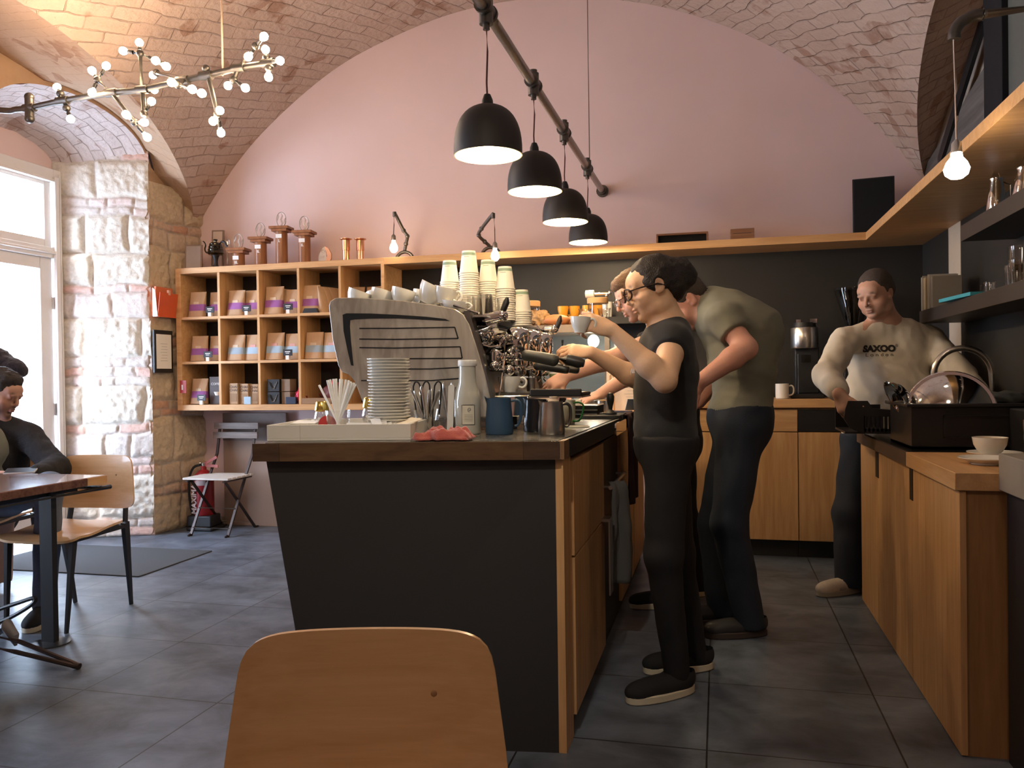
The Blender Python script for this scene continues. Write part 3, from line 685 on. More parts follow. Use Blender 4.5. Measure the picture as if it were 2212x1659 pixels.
# pipe lamps
BULBC = (1.0,.76,.48)
BULB = mat('glowing bulb', (1,.9,.7), rough=.3, emit=(1.0,.82,.58), es=30, var=0)
def bulb_parts(t, c, r=.026, sock=PIPEL, up=(0,0,1), L_=.115):
    """socket at the top and glowing pear-shaped bulb hanging along -up from point c (top of the socket)"""
    up = Vector(up).normalized(); c = Vector(c)
    MB().lathe([(0,0),(.006,0),(.016,-.012),(.018,-.045),(0,-.045)],16,c=c,axis=up).build('socket', sock, t)
    k = r/.026
    MB().lathe([(0,-.044),(.013*k,-.046),(.014*k,-.060),(.024*k,-.078),(.030*k,-.10),(.026*k,-.120),(.014*k,-.133),(0,-.137)],20,c=c,axis=up).build('bulb', BULB, t)
def pipelamp(pts, base, cordtop, sock, lab, sgn):
    t = thing('pipe_lamp', lab, 'lamp', (base[0], base[1], ZS), 0, 'bent pipe lamps on the shelf')
    p = W(t); p.tube([Vector(q) for q in pts], .0125, 10)
    for q in pts[1:-1]: p.sph(q, .0175, 10, 8)
    p.cyl(Vector(pts[-1])+V(0,0,.004), Vector(pts[-1])-V(0,0,.03), .014)
    p.build('arm', PIPE, t)
    W(t).tube(arc((base[0],base[1],ZS), .068, 0, PI, 12, (1,0,0), (0,0,.9)), .0125, 10).cyl((base[0]-.068,base[1],ZS),(base[0]-.068,base[1],ZS+.012),.018).cyl((base[0]+.068,base[1],ZS),(base[0]+.068,base[1],ZS+.012),.018).build('foot', PIPE, t)
    W(t).tube([cordtop, lerp(Vector(cordtop), Vector(sock), .5)+V(.002,0,0), sock], .003, 6).build('cord', BLACK, t)
    tmp = Vector(sock)-t.location; bulb_parts(t, tmp)
    point(Vector(sock)-V(0,0,.10)+V(0,-.0,0), 4.5, BULBC, .035)
    return t
b1 = (-2.299,5.800,2.138)
pipelamp([(b1[0],5.80,ZS+.065), (-2.279,5.780,2.207), (-2.251,5.740,2.258), (-2.272,5.720,2.298), (-2.294,5.600,2.411)], (b1[0],5.80), (-2.298,5.600,2.387), (-2.304,5.600,2.252), 'bent iron pipe lamp with hanging bulb next to the copper cups', 1)
b2 = (-1.621,5.800,2.127)
pipelamp([(b2[0],5.80,ZS+.065), (-1.655,5.760,2.188), (-1.676,5.680,2.223), (-1.637,5.620,2.258), (-1.505,5.460,2.325)], (b2[0],5.80), (-1.499,5.460,2.306), (-1.495,5.460,2.132), 'bent iron pipe lamp with bulb hanging below shelf edge behind paper cups', -1)
# wooden boxes, speakers on the right of the shelf
t = thing('wooden_box','long open wooden box lying on the shelf above the dark wall','wooden box',(.0,0,0)); t.location = (-.235,5.80,ZS); TWM = wood('reddish wood', (.22,.10,.05), (.34,.17,.09), axis=0)
MB().box((-.175,-.06,0),(.175,-.05,.0)).box((-.175,-.06,0),(.175,.06,.012)).box((-.175,-.06,.068),(.175,.06,.080)).box((-.175,-.06,.012),(-.163,.06,.068)).box((.163,-.06,.012),(.175,.06,.068)).build('casing', TWM, t); MB().box((-.163,-.03,.012),(.163,.05,.068)).build('dark_inside', BLACKM, t)
t = thing('wooden_block','small closed wooden box on shelf left of the black speaker','wooden box',(.165,5.80,ZS)); MB().box((-.078,-.05,0),(.078,.05,.088)).build('casing', TWM, t, bevel=.003); MB().box((-.060,-.052,.055),(.060,-.0495,.058)).build('seam', DKB, t)
t = thing('loudspeaker','black box loudspeaker in the back right corner of the shelf','speaker',(.99,5.78,ZS),-.12)
MB().prism([(-.125,-.11),(.125,-.11),(.10,.10),(-.10,.10)], .355).build('cabinet', BLACK, t, bevel=.004); MB().box((-.115,-.118,.01),(.115,-.109,.345)).build('grille', BLACKM, t)
# letter holder and framed certificate on the pier
t = thing('leaflet_holder','bright orange leaflet holder fixed to the stone pier left of the bookcase','leaflet holder',(-4.222,5.505,1.695)); t.scale=(1,.56,.93); OR = mat('orange plastic', (.62,.10,.03), rough=.35); t.rotation_euler = (0,0,0)
MB().box((0,-.18,0),(.006,.20,.235)).box((.0,-.18,0),(.055,.20,.006)).add([(.05,-.18,0),(.05,.20,0),(.075,.20,.20),(.075,-.18,.20),(.046,-.18,0),(.046,.20,0),(.071,.20,.20),(.071,-.18,.20)],[(0,1,2,3),(7,6,5,4),(0,3,7,4),(1,5,6,2),(3,2,6,7),(0,4,5,1)]).build('pocket', OR, t)
MB().box((.012,-.16,.01),(.03,.19,.25)).build('leaflets', mat('red paper', (.60,.16,.07), rough=.6), t); MB().box((.062,-.01,.185),(.078,.03,.225)).build('clip', mat('pink tape',(.7,.4,.3),rough=.5), t); MB().add([(.008,-.185,.0),(.05,-.185,.0),(.03,-.185,.22),(.008,-.185,.24)],[(0,1,2,3)]).build('side_card', PAPER, t)
t = thing('framed_certificate','black framed certificate hanging on stone pier below the orange holder','picture frame',(-4.215,5.50,1.262)); t.scale=(1,.70,.92)
MB().box((0,-.155,0),(.018,.155,.36)).build('frame', BLACK, t, bevel=.003); MB().box((.016,-.125,.035),(.0195,.125,.325)).build('sheet', PAPER, t)
mb = MB()
for i in range(7): mb.box((.0196,-.06+.01*(i%3),.10+.024*i),(.0200,.06-.008*(i%2),.1025+.024*i))
mb.build('print_lines', mat('grey ink',(.3,.3,.3),rough=.7), t)

# ================================================================= pipe rail with four dome pendants
RX, RZ = -.815, 2.55
rl = thing('pipe_rail','long iron pipe rail hanging over the bar and carrying the four pendants','pipe rail',(RX,4.0,RZ))
W(rl).tube([(RX,1.6,RZ-.03),(RX,3.0,RZ-.005),(RX,5.98,RZ)], .021, 14).build('pipe', PIPEL, rl)
W(rl).cyl((RX,5.955,RZ),(RX,5.995,RZ),.03).cyl((RX,5.985,RZ),(RX,5.999,RZ),.045).build('wall_flange', PIPE, rl)
cz = CZ_+math.sqrt(R_*R_-(RX-CX_)**2)
W(rl).tube([(RX+.012,5.30,RZ+.02),(RX+.012,5.30,cz+.02)], .004, 6).build('suspension_cord', mat('pinkish cord',(.25,.16,.13),rough=.8), rl)
W(rl).tube([(RX+.012,2.0,RZ),(RX+.012,2.0,cz+.02)], .004, 6).build('suspension_cord', mat('pinkish cord'), rl)
DOME = mat('black dome metal', (.028,.024,.022), rough=.55, spec=.35); INNER = mat('cream enamel inside', (.80,.70,.42), rough=.45)
CORDR = mat('dark red cord', (.10,.02,.015), rough=.8)
names = ['nearest and lowest hanging of the four black dome pendants over the bar, first from the camera','second black dome pendant over the bar, from the near end of pipe','third black dome pendant over the bar, from the near end of pipe','farthest black dome pendant over the bar, partly behind the third']
names[0] = 'black dome pendant hanging nearest and looking largest, leftmost of the four over the bar'
for i, (y, zr) in enumerate(((2.90, (-0.836,2.964,2.012)[2]), (3.69, (-0.834,3.749,2.049)[2]), (4.46, (-0.822,4.526,2.046)[2]), (5.28, (-0.822,5.351,2.061)[2]))):
    t = thing('pendant_lamp', names[i], 'pendant lamp', (RX,y,RZ), 0, 'black dome pendants over the bar')
    MB().cyl((0,-.035,0),(0,.035,0),.029).cyl((0,0,.045),(0,0,-.055),.026).cyl((0,0,-.055),(0,0,-.075),.013).cyl((0,-.05,0),(0,-.035,0),.033).cyl((0,.035,0),(0,.05,0),.033).cyl((0,0,.03),(0,0,.06),.018).build('pipe_tee', PIPE, t)
    dz = zr - RZ; H = .185
    MB().tube([(0,0,-.07),(.003,0,-.07+(dz+H+.07)*.3),(-.002,0,-.07+(dz+H+.07)*.7),(0,0,dz+H+.02)], .0035, 6).build('cord', CORDR, t)
    MB().lathe([(0,H+.045),(.012,H+.040),(.020,H+.020),(.022,H),(.0,H-.004)],20,c=(0,0,dz)).build('cap', BLACK, t)
    prof = [(.018,H)] + [(.127*math.sin(a)**.8, H*(1-.0) * (math.cos(a)**.75)) for a in [PI/2*k/14 for k in range(2,14)]] + [(.127,.0)]
    MB().lathe(prof,40,c=(0,0,dz)).build('shade', DOME, t)
    inn = [(r*.965, max(0, z-.004)) for r, z in prof]
    MB().lathe(inn+[(.127,0)],40,c=(0,0,dz)).build('shade_inside', INNER, t)
    MB().lathe([(0,.105),(.014,.10),(.016,.085),(.030,.060),(.036,.035),(.028,.012),(0,.002)],20,c=(0,0,dz)).build('bulb', BULB, t)
    point((RX,y,zr+.02), 50, WARM, .04)

# ================================================================= pipe chandelier
CY = 3.8
ch = thing('chandelier','branching iron pipe chandelier with many small glowing bulbs, upper left','chandelier',(-3.0,CY,2.8))
CMAIN = [(-4.015,3.800,2.765),(-3.886,3.800,2.744),(-3.843,3.800,2.747),(-3.747,3.800,2.747),(-3.522,3.800,2.766),(-3.203,3.800,2.778),(-3.004,3.800,2.776),(-2.753,3.800,2.799),(-2.611,3.800,2.811),(-2.417,3.800,2.829),(-2.245,3.800,2.837)]
CBR = [[(-3.536,3.800,2.806),(-3.497,3.800,2.721)],[(-3.290,3.800,2.858),(-3.203,3.800,2.778),(-3.058,3.800,2.604)],[(-3.016,3.800,2.972),(-3.004,3.800,2.776),(-2.997,3.800,2.645)],[(-2.611,3.800,2.846),(-2.593,3.800,2.783),(-2.546,3.800,2.603)],[(-2.315,3.800,2.932),(-2.417,3.800,2.829),(-2.447,3.800,2.772)],[(-2.253,3.800,2.866),(-2.241,3.800,2.811)], [(-2.753,3.800,2.799),(-2.650,3.620,2.704)], [(-2.753,3.800,2.799),(-3.145,4.100,2.988)]]
CB = [((-3.536,3.800,2.806),(-3.603,3.850,2.864)),((-3.497,3.800,2.721),(-3.427,3.750,2.644)),((-3.290,3.800,2.858),(-3.321,3.800,2.906)),((-3.290,3.800,2.858),(-3.278,3.850,2.947)),((-3.290,3.800,2.858),(-3.281,3.750,2.775)),((-3.016,3.800,2.972),(-3.115,3.800,2.996)),((-3.016,3.800,2.972),(-3.058,3.850,3.051)),((-3.016,3.800,2.972),(-2.884,3.750,2.902)),((-3.016,3.800,2.972),(-2.859,3.800,2.888)),((-2.997,3.800,2.645),(-2.991,3.850,2.723)),((-3.058,3.800,2.604),(-3.064,3.750,2.627)),((-3.058,3.800,2.604),(-3.003,3.800,2.599)),((-3.058,3.800,2.604),(-3.024,3.850,2.540)),((-2.546,3.800,2.603),(-2.500,3.750,2.599)),((-2.546,3.800,2.603),(-2.570,3.800,2.572)),((-2.546,3.800,2.603),(-2.562,3.850,2.525)),((-2.315,3.800,2.932),(-2.239,3.750,2.950)),((-2.315,3.800,2.932),(-2.355,3.800,2.887)),((-2.245,3.800,2.839),(-2.287,3.850,2.927)),((-2.245,3.800,2.839),(-2.151,3.750,2.820)),((-2.245,3.800,2.839),(-2.243,3.800,2.771)),((-2.447,3.800,2.772),(-2.511,3.850,2.767)),((-2.447,3.800,2.772),(-2.351,3.750,2.705)),((-2.650,3.620,2.704),(-2.652,3.580,2.701)),((-2.650,3.620,2.704),(-2.545,3.580,2.659)),((-2.650,3.620,2.704),(-2.491,3.580,2.634)),((-3.145,4.100,2.988),(-3.181,4.120,2.987)),((-3.004,3.800,2.776),(-3.049,3.950,2.830))]

mb = W(ch); mb.tube(CMAIN, .0165, 10)
for p in CMAIN[3:]: 
    d = Vector(CMAIN[6])-Vector(CMAIN[5]); d.normalize(); mb.cyl(Vector(p)-d*.035, Vector(p)+d*.035, .023)
mb.build('main_pipe', PIPE, ch)
p = Vector(CMAIN[3]); W(ch).cyl(p-V(0,0,.06),p+V(0,0,.055),.024).sph(p+V(0,0,.06),.026).sph(p-V(.0,0,.06),.026).build('valve_tee', PIPE, ch)
for b_ in CBR: 
    mb = W(ch); mb.tube(b_, .0125, 10)
    for q in (b_[0], b_[-1]): mb.sph(q, .021, 12, 8)
    mb.build('branch_pipe', PIPE, ch)
# cords up into the vault
for x in (CMAIN[8][0]+.10, CMAIN[1][0]-.1):
    zt = CZ_+math.sqrt(R_*R_-(x-CX_)**2); W(ch).tube([(x,CY,2.8),(x,CY,zt+.03)], .005, 6).build('suspension_cord', mat('beige cord',(.5,.36,.27),rough=.8), ch)
mini = mat('small glowing bulb', (1,.9,.7), rough=.3, emit=(1.0,.72,.46), es=140, var=0)
for n0, b0 in CB:
    n0 = Vector(n0); b0 = Vector(b0); d = b0-n0
    if d.length < .05: d = d.normalized()*.05
    if d.length > .11: n0 = b0 - d.normalized()*.11; 
    u = d.normalized(); loc = b0 - ch.location
    o = MB().cyl(-u*.058,-u*.024,.011,.009,n=10).cyl(-u*.058, n0-b0 if (n0-b0).length > .058 else -u*.06,.0055,n=8).build('socket', BLACK, ch); o.location = loc
    MB().lathe([(0,-.027),(.008,-.026),(.010,-.016),(.018,-.006),(.0215,.008),(.017,.021),(.008,.027),(0,.028)],14,axis=u).build('bulb', mini, ch).location = loc

# ================================================================= the bar
ZB = .994
bar = thing('bar_counter','dark fronted bar counter with slanted left edge and oak doors on its working side','counter',(-1.0,3.6,0))
FRONT = mat('charcoal panel', (.030,.029,.029), rough=.5, var=.15, vs=2)
# body: leaning left edge, front follows the worktop
W(bar).add([(-1.30,2.42,0),(-.505,2.53,0),(-.505,2.53,.935),(-1.432,2.372,.935),(-1.30,2.46,0),(-.505,2.57,0),(-.505,2.57,.935),(-1.432,2.412,.935)],[(0,1,2,3),(7,6,5,4),(0,3,7,4),(1,5,6,2),(3,2,6,7),(0,4,5,1)]).build('front_panel', FRONT, bar)
W(bar).add([(-1.30,2.462,0),(-.51,2.572,0),(-.51,5.35,0),(-1.30,5.35,0),(-1.425,2.415,.93),(-.51,2.572,.93),(-.51,5.35,.93),(-1.425,5.35,.93)],[(0,3,2,1),(4,5,6,7),(0,1,5,4),(1,2,6,5),(2,3,7,6),(3,0,4,7)]).build('carcass', FRONT, bar)
W(bar).box((-.505,2.531,.0),(-.480,2.66,.935)).build('end_post', OAK, bar)
d = W(bar).box((-.507,2.665,.60),(-.470,3.385,.915)).build('drawer_front', OAK, bar, bevel=.001)
d = W(bar).box((-.507,2.665,.07),(-.470,3.385,.593)).build('door_panel', OAK, bar, bevel=.001)
W(bar).box((-.475,3.30,.60),(-.440,3.385,.612)).box((-.442,3.30,.30),(-.436,3.385,.612)).build('handle', STEEL, bar)
W(bar).box((-.509,3.42,.06),(-.49,4.02,.91)).build('fridge_door', BLACK, bar)
W(bar).cyl((-.45,3.44,.72),(-.45,3.98,.72),.009).cyl((-.49,3.46,.72),(-.45,3.46,.72),.006).cyl((-.49,3.96,.72),(-.45,3.96,.72),.006).build('towel_rail', STEEL, bar)
for y0 in (4.06,4.70): W(bar).box((-.507,y0,.07),(-.48,y0+.62,.91)).build('door_panel', OAK, bar, bevel=.001)
W(bar).box((-.52,2.56,.0),(-.505,5.3,.07)).build('kickboard', BLACK, bar)
# worktop
wt = thing('worktop','dark worktop of the bar with walnut front edge and steel inlay','worktop',(-.97,3.6,.938)); 
poly = [(-1.454,2.335),(-.487,2.505),(-.455,4.30),(-.455,5.38),(-1.46,5.38)]
W(wt).prism(poly, .052, z0=.938).build('slab', DARKST, wt, bevel=.002)
def on_front(k0, k1, z0, z1, out=.004):
    a = Vector((-1.456,2.333,0)); b = Vector((-.487,2.505,0)); d = b-a; n = Vector((d.y,-d.x,0)).normalized()
    p, q = a+d*k0, a+d*k1; o_ = n*out; i_ = -n*.006
    return [(p.x+i_.x,p.y+i_.y,z0),(q.x+i_.x,q.y+i_.y,z0),(q.x+i_.x,q.y+i_.y,z1),(p.x+i_.x,p.y+i_.y,z1),(p.x+o_.x,p.y+o_.y,z0),(q.x+o_.x,q.y+o_.y,z0),(q.x+o_.x,q.y+o_.y,z1),(p.x+o_.x,p.y+o_.y,z1)]
BF = [(0,1,2,3),(7,6,5,4),(0,3,7,4),(1,5,6,2),(3,2,6,7),(0,4,5,1)]
W(wt).add(on_front(.09,.885,.936,.9935), BF).build('front_edge', WALNUT, wt)
for ka, kb in ((.0,.089),(.886,1.0)): W(wt).add(on_front(ka,kb,.936,.9935), BF).build('corner_edge', wood('darker walnut',(.045,.025,.015),(.09,.05,.03),axis=0), wt)
W(wt).box((-.489,2.51,.936),(-.472,2.60,.9935)).build('edge_cap', mat('light brown edge',(.22,.12,.06),rough=.5), wt)
W(wt).add([(-.485,2.60,.936),(-.455,4.3,.936),(-.455,4.3,.9935),(-.485,2.60,.9935),(-.470,2.60,.936),(-.440,4.3,.936),(-.440,4.3,.9935),(-.470,2.60,.9935)], BF).build('side_edge', BLACK, wt)
m, nt, b = nodes_of('worn steel sheet'); L = nt.links.new; b.inputs['Metallic'].default_value = .9
tc = N(nt,'ShaderNodeTexCoord'); nz = N(nt,'ShaderNodeTexNoise'); nz.inputs['Scale'].default_value = 9; nz.inputs['Detail'].default_value = 8; L(tc.outputs['Object'], nz.inputs['Vector'])
rp = N(nt,'ShaderNodeValToRGB'); rp.color_ramp.elements[0].color = (.16,.155,.14,1); rp.color_ramp.elements[1].color = (.30,.29,.26,1); L(nz.outputs['Fac'], rp.inputs[0]); L(rp.outputs[0], b.inputs['Base Color'])
mr = N(nt,'ShaderNodeMapRange'); mr.inputs[3].default_value = .12; mr.inputs[4].default_value = .38; L(nz.outputs['Fac'], mr.inputs[0]); L(mr.outputs[0], b.inputs['Roughness'])
W(wt).prism([(-1.43,2.365),(-.495,2.530),(-.467,4.25),(-1.44,4.25)], .0035, z0=.990).build('steel_inlay', m, wt)
W(wt).prism([(-1.45,4.255),(-.458,4.255),(-.458,5.37),(-1.45,5.37)], .004, z0=.990).build('oak_section', OAKY, wt)

# ---------- tray with straws, napkins and jars
T0 = Vector((-1.462,2.445,ZB)); 
tr = thing('serving_tray','shallow white open tray with straws and napkins at front left of the bar','tray',(-1.46,2.425,ZB), .17)
TRAYW = mat('cream white laminate', (.62,.60,.55), rough=.4, var=.02)
MB().box((0,0,0),(.485,.40,.008)).box((0,0,.008),(.485,.010,.053)).box((0,.39,.008),(.485,.40,.053)).box((0,.01,.008),(.010,.39,.053)).box((.475,.01,.008),(.485,.39,.053)).build('tray_box', TRAYW, tr, bevel=.001)
MB().box((.113,-.0006,.0),(.1138,.0,.053)).build('front_joint', mat('joint',(.35,.33,.3),rough=.7), tr)
def tray_pt(u, v, z=0): 
    c, s = math.cos(.17), math.sin(.17); return (-1.46+u*c-v*s, 2.425+u*s+v*c, ZB+.009+z)
t = thing('straw_cup','clear plastic cup full of white paper straws in the tray','cup',tray_pt(.195,.16))
MB().lathe([(0,0),(.034,0),(.044,.085),(.042,.085),(.0325,.003),(0,.003)],28).build('cup', GLASS, t)
STR = mat('white straw', (.82,.81,.77), rough=.5)
rnd = random.Random(4)
straw0 = None
tips = [(-.072,.0,.176),(-.040,.01,.183),(-.032,-.01,.185),(-.018,.02,.180),(-.020,-.01,.175),(-.013,.0,.172),(-.005,.0,.184),(.000,.02,.183),(.022,-.01,.185),(.030,.0,.182),(.035,.015,.184),(.048,-.01,.188),(.052,.0,.183),(.060,.01,.181),(.064,-.01,.186),(.070,.0,.178),(.056,-.02,.180)]
sw = ['leftmost','second from left','third from left','fourth from left','fifth from left','sixth from left','seventh from left','eighth from left','ninth from left','tenth from left','eleventh from left','twelfth from left','thirteenth from left','fourteenth from left','second from right','rightmost','nearest the front right']
for i, (x, y, z) in enumerate(tips):
    base = Vector(tray_pt(.195,.16)); p = Vector((-x*.25, -y*.3, .006)); q = Vector((x, y, z)); d = (q-p); Lq = d.length
    o = MB().lathe([(.0042,0),(.0042,.19),(.0034,.19),(.0034,0),(.0042,0)],8).build('drinking_straw', STR) if straw0 is None else straw0.copy()
    if straw0 is None: straw0 = o
    else: COL.objects.link(o)
    o.location = base + p; o.rotation_euler = d.to_track_quat('Z','Y').to_euler(); o['label'] = 'white paper straw, %s in the straw cup' % sw[i]; o['category'] = 'straw'; o['group'] = 'paper straws in the cup'
GOLD = mat('brass lid', (.62,.45,.12), rough=.25, metal=1)
def candyjar(u, v, lab, sc=1):
    t = thing('sugar_jar', lab, 'jar', tray_pt(u, v), 0, 'glass jars with brass lids'); t.scale = (sc,)*3
    MB().lathe([(0,0),(.022,0),(.020,.012),(.012,.022),(.024,.036),(.030,.055),(.026,.075),(.023,.085),(.0215,.085),(.0245,.073),(.028,.055),(.022,.038),(0,.028)],28).build('jar', GLASS, t)
    MB().lathe([(0,.083),(.025,.083),(.027,.088),(.022,.118),(.019,.121),(0,.122)],28).build('lid', GOLD, t)
    mb = MB(); rn_ = random.Random(2)
    for i in range(16):
        a = rn_.random()*6.28; r = rn_.random()*.014; mb.box((-.005,-.005,-.005),(.005,.005,.005), M=Matrix.Translation((r*math.cos(a), r*math.sin(a), .040+rn_.random()*.025))@Matrix.Rotation(rn_.random()*3,4,'X')@Matrix.Rotation(rn_.random()*3,4,'Z'))
    mb.build('sugar_lumps', mat('sugar cubes',(.8,.77,.72),rough=.6), t)
candyjar(.112,.24,'glass sugar jar with brass lid, left of the straw cup',.95); candyjar(.285,.26,'glass sugar jar with brass lid, between straw cup and plates',1.05)
t = thing('red_disc','small red round lid standing between sugar jar and straw cup','lid',tray_pt(.145,.20)); MB().lathe([(0,0),(.032,0),(.032,.008),(0,.008)],24,c=(0,0,.033),axis=(.2,-1,.15)).build('disc', REDP, t)
def packet(u, v, w, h, rz, tilt, lab, m=PAPER, z=.03):
    o = MB().box((-w/2,-h/2,0),(w/2,h/2,.003)).build('paper_napkin', m, bevel=.001); tag(o, lab, 'napkin', 'napkins and packets in the white tray', loc=tray_pt(u,v,z)); o.rotation_euler = (tilt[0], tilt[1], rz); return o
packet(.06,.22,.09,.07,.1,(.1,.0),'white napkin lying flat at the left end of the tray',z=.040)
packet(.10,.30,.09,.07,.5,(.0,.05),'second white napkin behind the left sugar jar',z=.040)
for i in range(4): packet(.285,.07+.012*i,.085,.05,.06*i,(.9,.03),'white folded napkin standing in the tray, %s of the group below the jar' % ['front','second','third','back'][i],z=.022)
for i in range(5): packet(.36+.012*i,.06+.018*i,.032,.12,.5-.12*i,(.32,-.2),'slim white sugar packet, %s in the fan before the plates' % ['leftmost','second','middle','fourth','rightmost'][i],z=.038)
for i in range(4): packet(.452-.012*i,.08+.02*i,.036,.11,-.9+.12*i,(.25,.1),'cream sugar packet, %s in the pile at right end of tray' % ['front','second','third','back'][i],m=mat('cream packet',(.74,.66,.55),rough=.8),z=.040)
t = thing('small_dish','small white china dish in the right part of the tray','dish',tray_pt(.42,.17)); MB().lathe([(0,0),(.03,0),(.045,.035),(.043,.036),(.028,.004),(0,.004)],28).build('dish', PORC, t)

# ---------- stack of saucers
sau = thing('saucer','','saucer')
MB().lathe([(0,.0),(.035,.0),(.037,.003),(.060,.010),(.0745,.0175),(.0745,.0195),(.060,.0125),(.036,.0055),(0,.005)],40).build('dish', PORC, sau)
rnd = random.Random(8); NP_ = 25
for i in range(NP_):
    o = sau if i == 0 else dup(sau, (0,0,0))
    o.location = (-1.118+rnd.uniform(-.002,.002)+(.002 if 9<i<17 else 0), 2.655+rnd.uniform(-.002,.002), ZB+.0105*i+.001)
    o['label'] = ('bottom saucer of tall white stack in front of the coffee machine' if i == 0 else 'top saucer of tall white stack in front of the coffee machine' if i == NP_-1 else 'white saucer, %d from the bottom in the tall stack by the tray' % (i+1)); o['group'] = 'tall stack of white saucers'
# ---------- cutlery glasses
def tumbler(t, r0=.028, r1=.038, h=.09, th=.002, m=GLASS, ribs=0, name='glass'):
    prof = [(0,0),(r0,0)]+[(lerp(r0,r1,k/6)+ (ribs*(1 if k%2 else 0)), h*k/6) for k in range(1,7)]+[(r1-th,h),(r0-th,.008),(0,.008)]
    return MB().lathe(prof, 28).build(name, m, t)
def cutlery(t, seed, n, L_, spread, dark=0, r=.02):
    rn_ = random.Random(seed)
    for i in range(n):
        a = 2*PI*i/n + rn_.uniform(-.3,.3); p = Vector((-math.cos(a)*r*.5, -math.sin(a)*r*.5, .008)); q = Vector((math.cos(a)*spread, math.sin(a)*spread*.6, L_*rn_.uniform(.86,1.0)))
        d = (q-p).normalized(); s = thing('spoon','steel spoon standing in the glass of cutlery','spoon',(0,0,0)); 
        mb = MB(); mb.tube([(0,0,0),(0,.0,.06),(0,.001,(q-p).length-.02),(0,0,(q-p).length)],[.0022,.0028,.0045,.0035],6)
        mb.sph((0,0,(q-p).length-.003),(.0075,.002,.016),10,6) if i % 3 else None
        mb.build('shaft', STEEL, s)
        s.rotation_euler = d.to_track_quat('Z','Y').to_euler(); s.location = Vector(t.location)+p
        yield s, i
words = ['leftmost','second','third','fourth','fifth','sixth','seventh','eighth','ninth','tenth','eleventh','rightmost']
t = thing('cutlery_glass','wide clear glass of steel spoons and black tongs behind the tray','glass',(-1.035,2.80,ZB)); tumbler(t,.033,.052,.088,ribs=.0006)
for s, i in cutlery(t, 3, 11, .165, .055): s['label'] = 'steel spoon number %s round the wide cutlery glass' % words[i]; s['group'] = 'spoons in the cutlery glasses'
t2 = thing('cutlery_glass','taller straight glass of long spoons beside the white milk bottle','glass',(-.975,2.865,ZB)); tumbler(t2,.034,.037,.12)
for s, i in cutlery(t2, 5, 6, .175, .03): s['label'] = 'long steel spoon, %s in the straight glass by the milk bottle' % words[i]; s['group'] = 'spoons in the cutlery glasses'
for i, (x, tilt) in enumerate(((-.02,-.1),(.0,.0),(.032,.08))):
    o = MB().tube([(-.010,0,.0),(-.012,0,.14),(-.008,0,.168),(.002,0,.178),(.012,0,.168),(.014,0,.14),(.012,0,.06)],.0032,6).build('kitchen_tongs', BLACK); tag(o,'black handled tongs, %s of three in the cutlery glass' % ('left','middle','right')[i],'tongs','black tongs',loc=(-1.035+x,2.80,ZB+.012)); o.rotation_euler=(0,tilt,.3)
o = MB().prism(rrect(-.011,0,.011,.178,.010),.010,M=MXZ).build('milk_thermometer', mat('white plastic',(.68,.68,.66),rough=.35)); tag(o,'upright white plastic thermometer between cutlery and milk bottle','thermometer',loc=(-.945,2.80,ZB)); o.rotation_euler=(0,.05,.2)
# ---------- milk bottle
t = thing('milk_bottle','white milk bottle with spiral label and lid on the bar','bottle',(-.876,2.80,ZB))
MB().lathe([(0,0),(.042,0),(.046,.006),(.046,.125),(.043,.145),(.032,.185),(.030,.225),(.0305,.245),(0,.245)],36).build('bottle', mat('milky glass',(.50,.50,.44),rough=.12,spec=.6,coat=.5,var=.05), t)
MB().lathe([(0,.243),(.033,.243),(.034,.246),(.034,.262),(.032,.265),(0,.265)],36).build('lid', mat('white lid',(.66,.66,.63),rough=.4), t)
lab = MB(); n = 10; a0, a1 = -1.75, -.75
vs = [(.0464*math.cos(lerp(a0,a1,i/n)), .0464*math.sin(lerp(a0,a1,i/n)), z) for z in (.035,.105) for i in range(n+1)]
lab.add(vs, [(i,i+1,n+2+i,n+1+i) for i in range(n)]); lab.build('label', mat('label paper',(.62,.60,.50),rough=.6), t, weld=False)
lb = MB(); pts = [(.0468*math.cos(a),.0468*math.sin(a),z) for a, z in [(lerp(a0,a1,i/8),.105) for i in range(9)]+[(a1,.035)]+[(lerp(a1,a0,i/8),.035) for i in range(9)]]
lb.tube(pts, .0011, 5, closed=True)
lb.tube([(.0469*math.cos(-1.15+.16*r_*math.cos(th)), .0469*math.sin(-1.15+.16*r_*math.cos(th)), .088+.0085*r_*math.sin(th)) for r_, th in [(k/20, k*.55) for k in range(3,21)]], .0008, 4)
for i in range(5): lb.tube([(.0469*math.cos(a),.0469*math.sin(a),.048+.0055*i) for a in [lerp(-1.55,-.9,q/6) for q in range(7)]], .00035, 4)
lb.build('label_print', mat('black ink',(.03,.03,.03),rough=.6), t)
# ---------- pitchers
def pitcher(name, lab, loc, r, h, m, hm, rz=0, cat='pitcher'):
    t = thing(name, lab, cat, loc, rz)
    MB().lathe([(0,0),(r*.96,0),(r,.006),(r*.99,h*.35),(r*.90,h*.72),(r*.86,h*.95),(r*.87,h),(r*.84,h),(r*.87,h*.7),(r*.94,.01),(0,.01)],36).build('body', m, t)
    MB().add([(-r*.84,-.014,h),(-r*.84,.014,h),(-r*1.06,0,h+.008),(-r*.86,0,h*.80)],[(0,1,2),(0,2,3),(1,3,2)]).build('spout', m, t)
    MB().tube([(r*.80,0,h*.90),(r*1.25,0,h*.93),(r*1.52,0,h*.82),(r*1.55,0,h*.5),(r*1.35,0,h*.25),(r*1.1,0,h*.22)],[.004,.0055,.006,.006,.005,.004],8).build('handle', hm, t)
    return t
BLUEP = mat('blue enamel', (.026,.065,.125), rough=.5, var=.05)
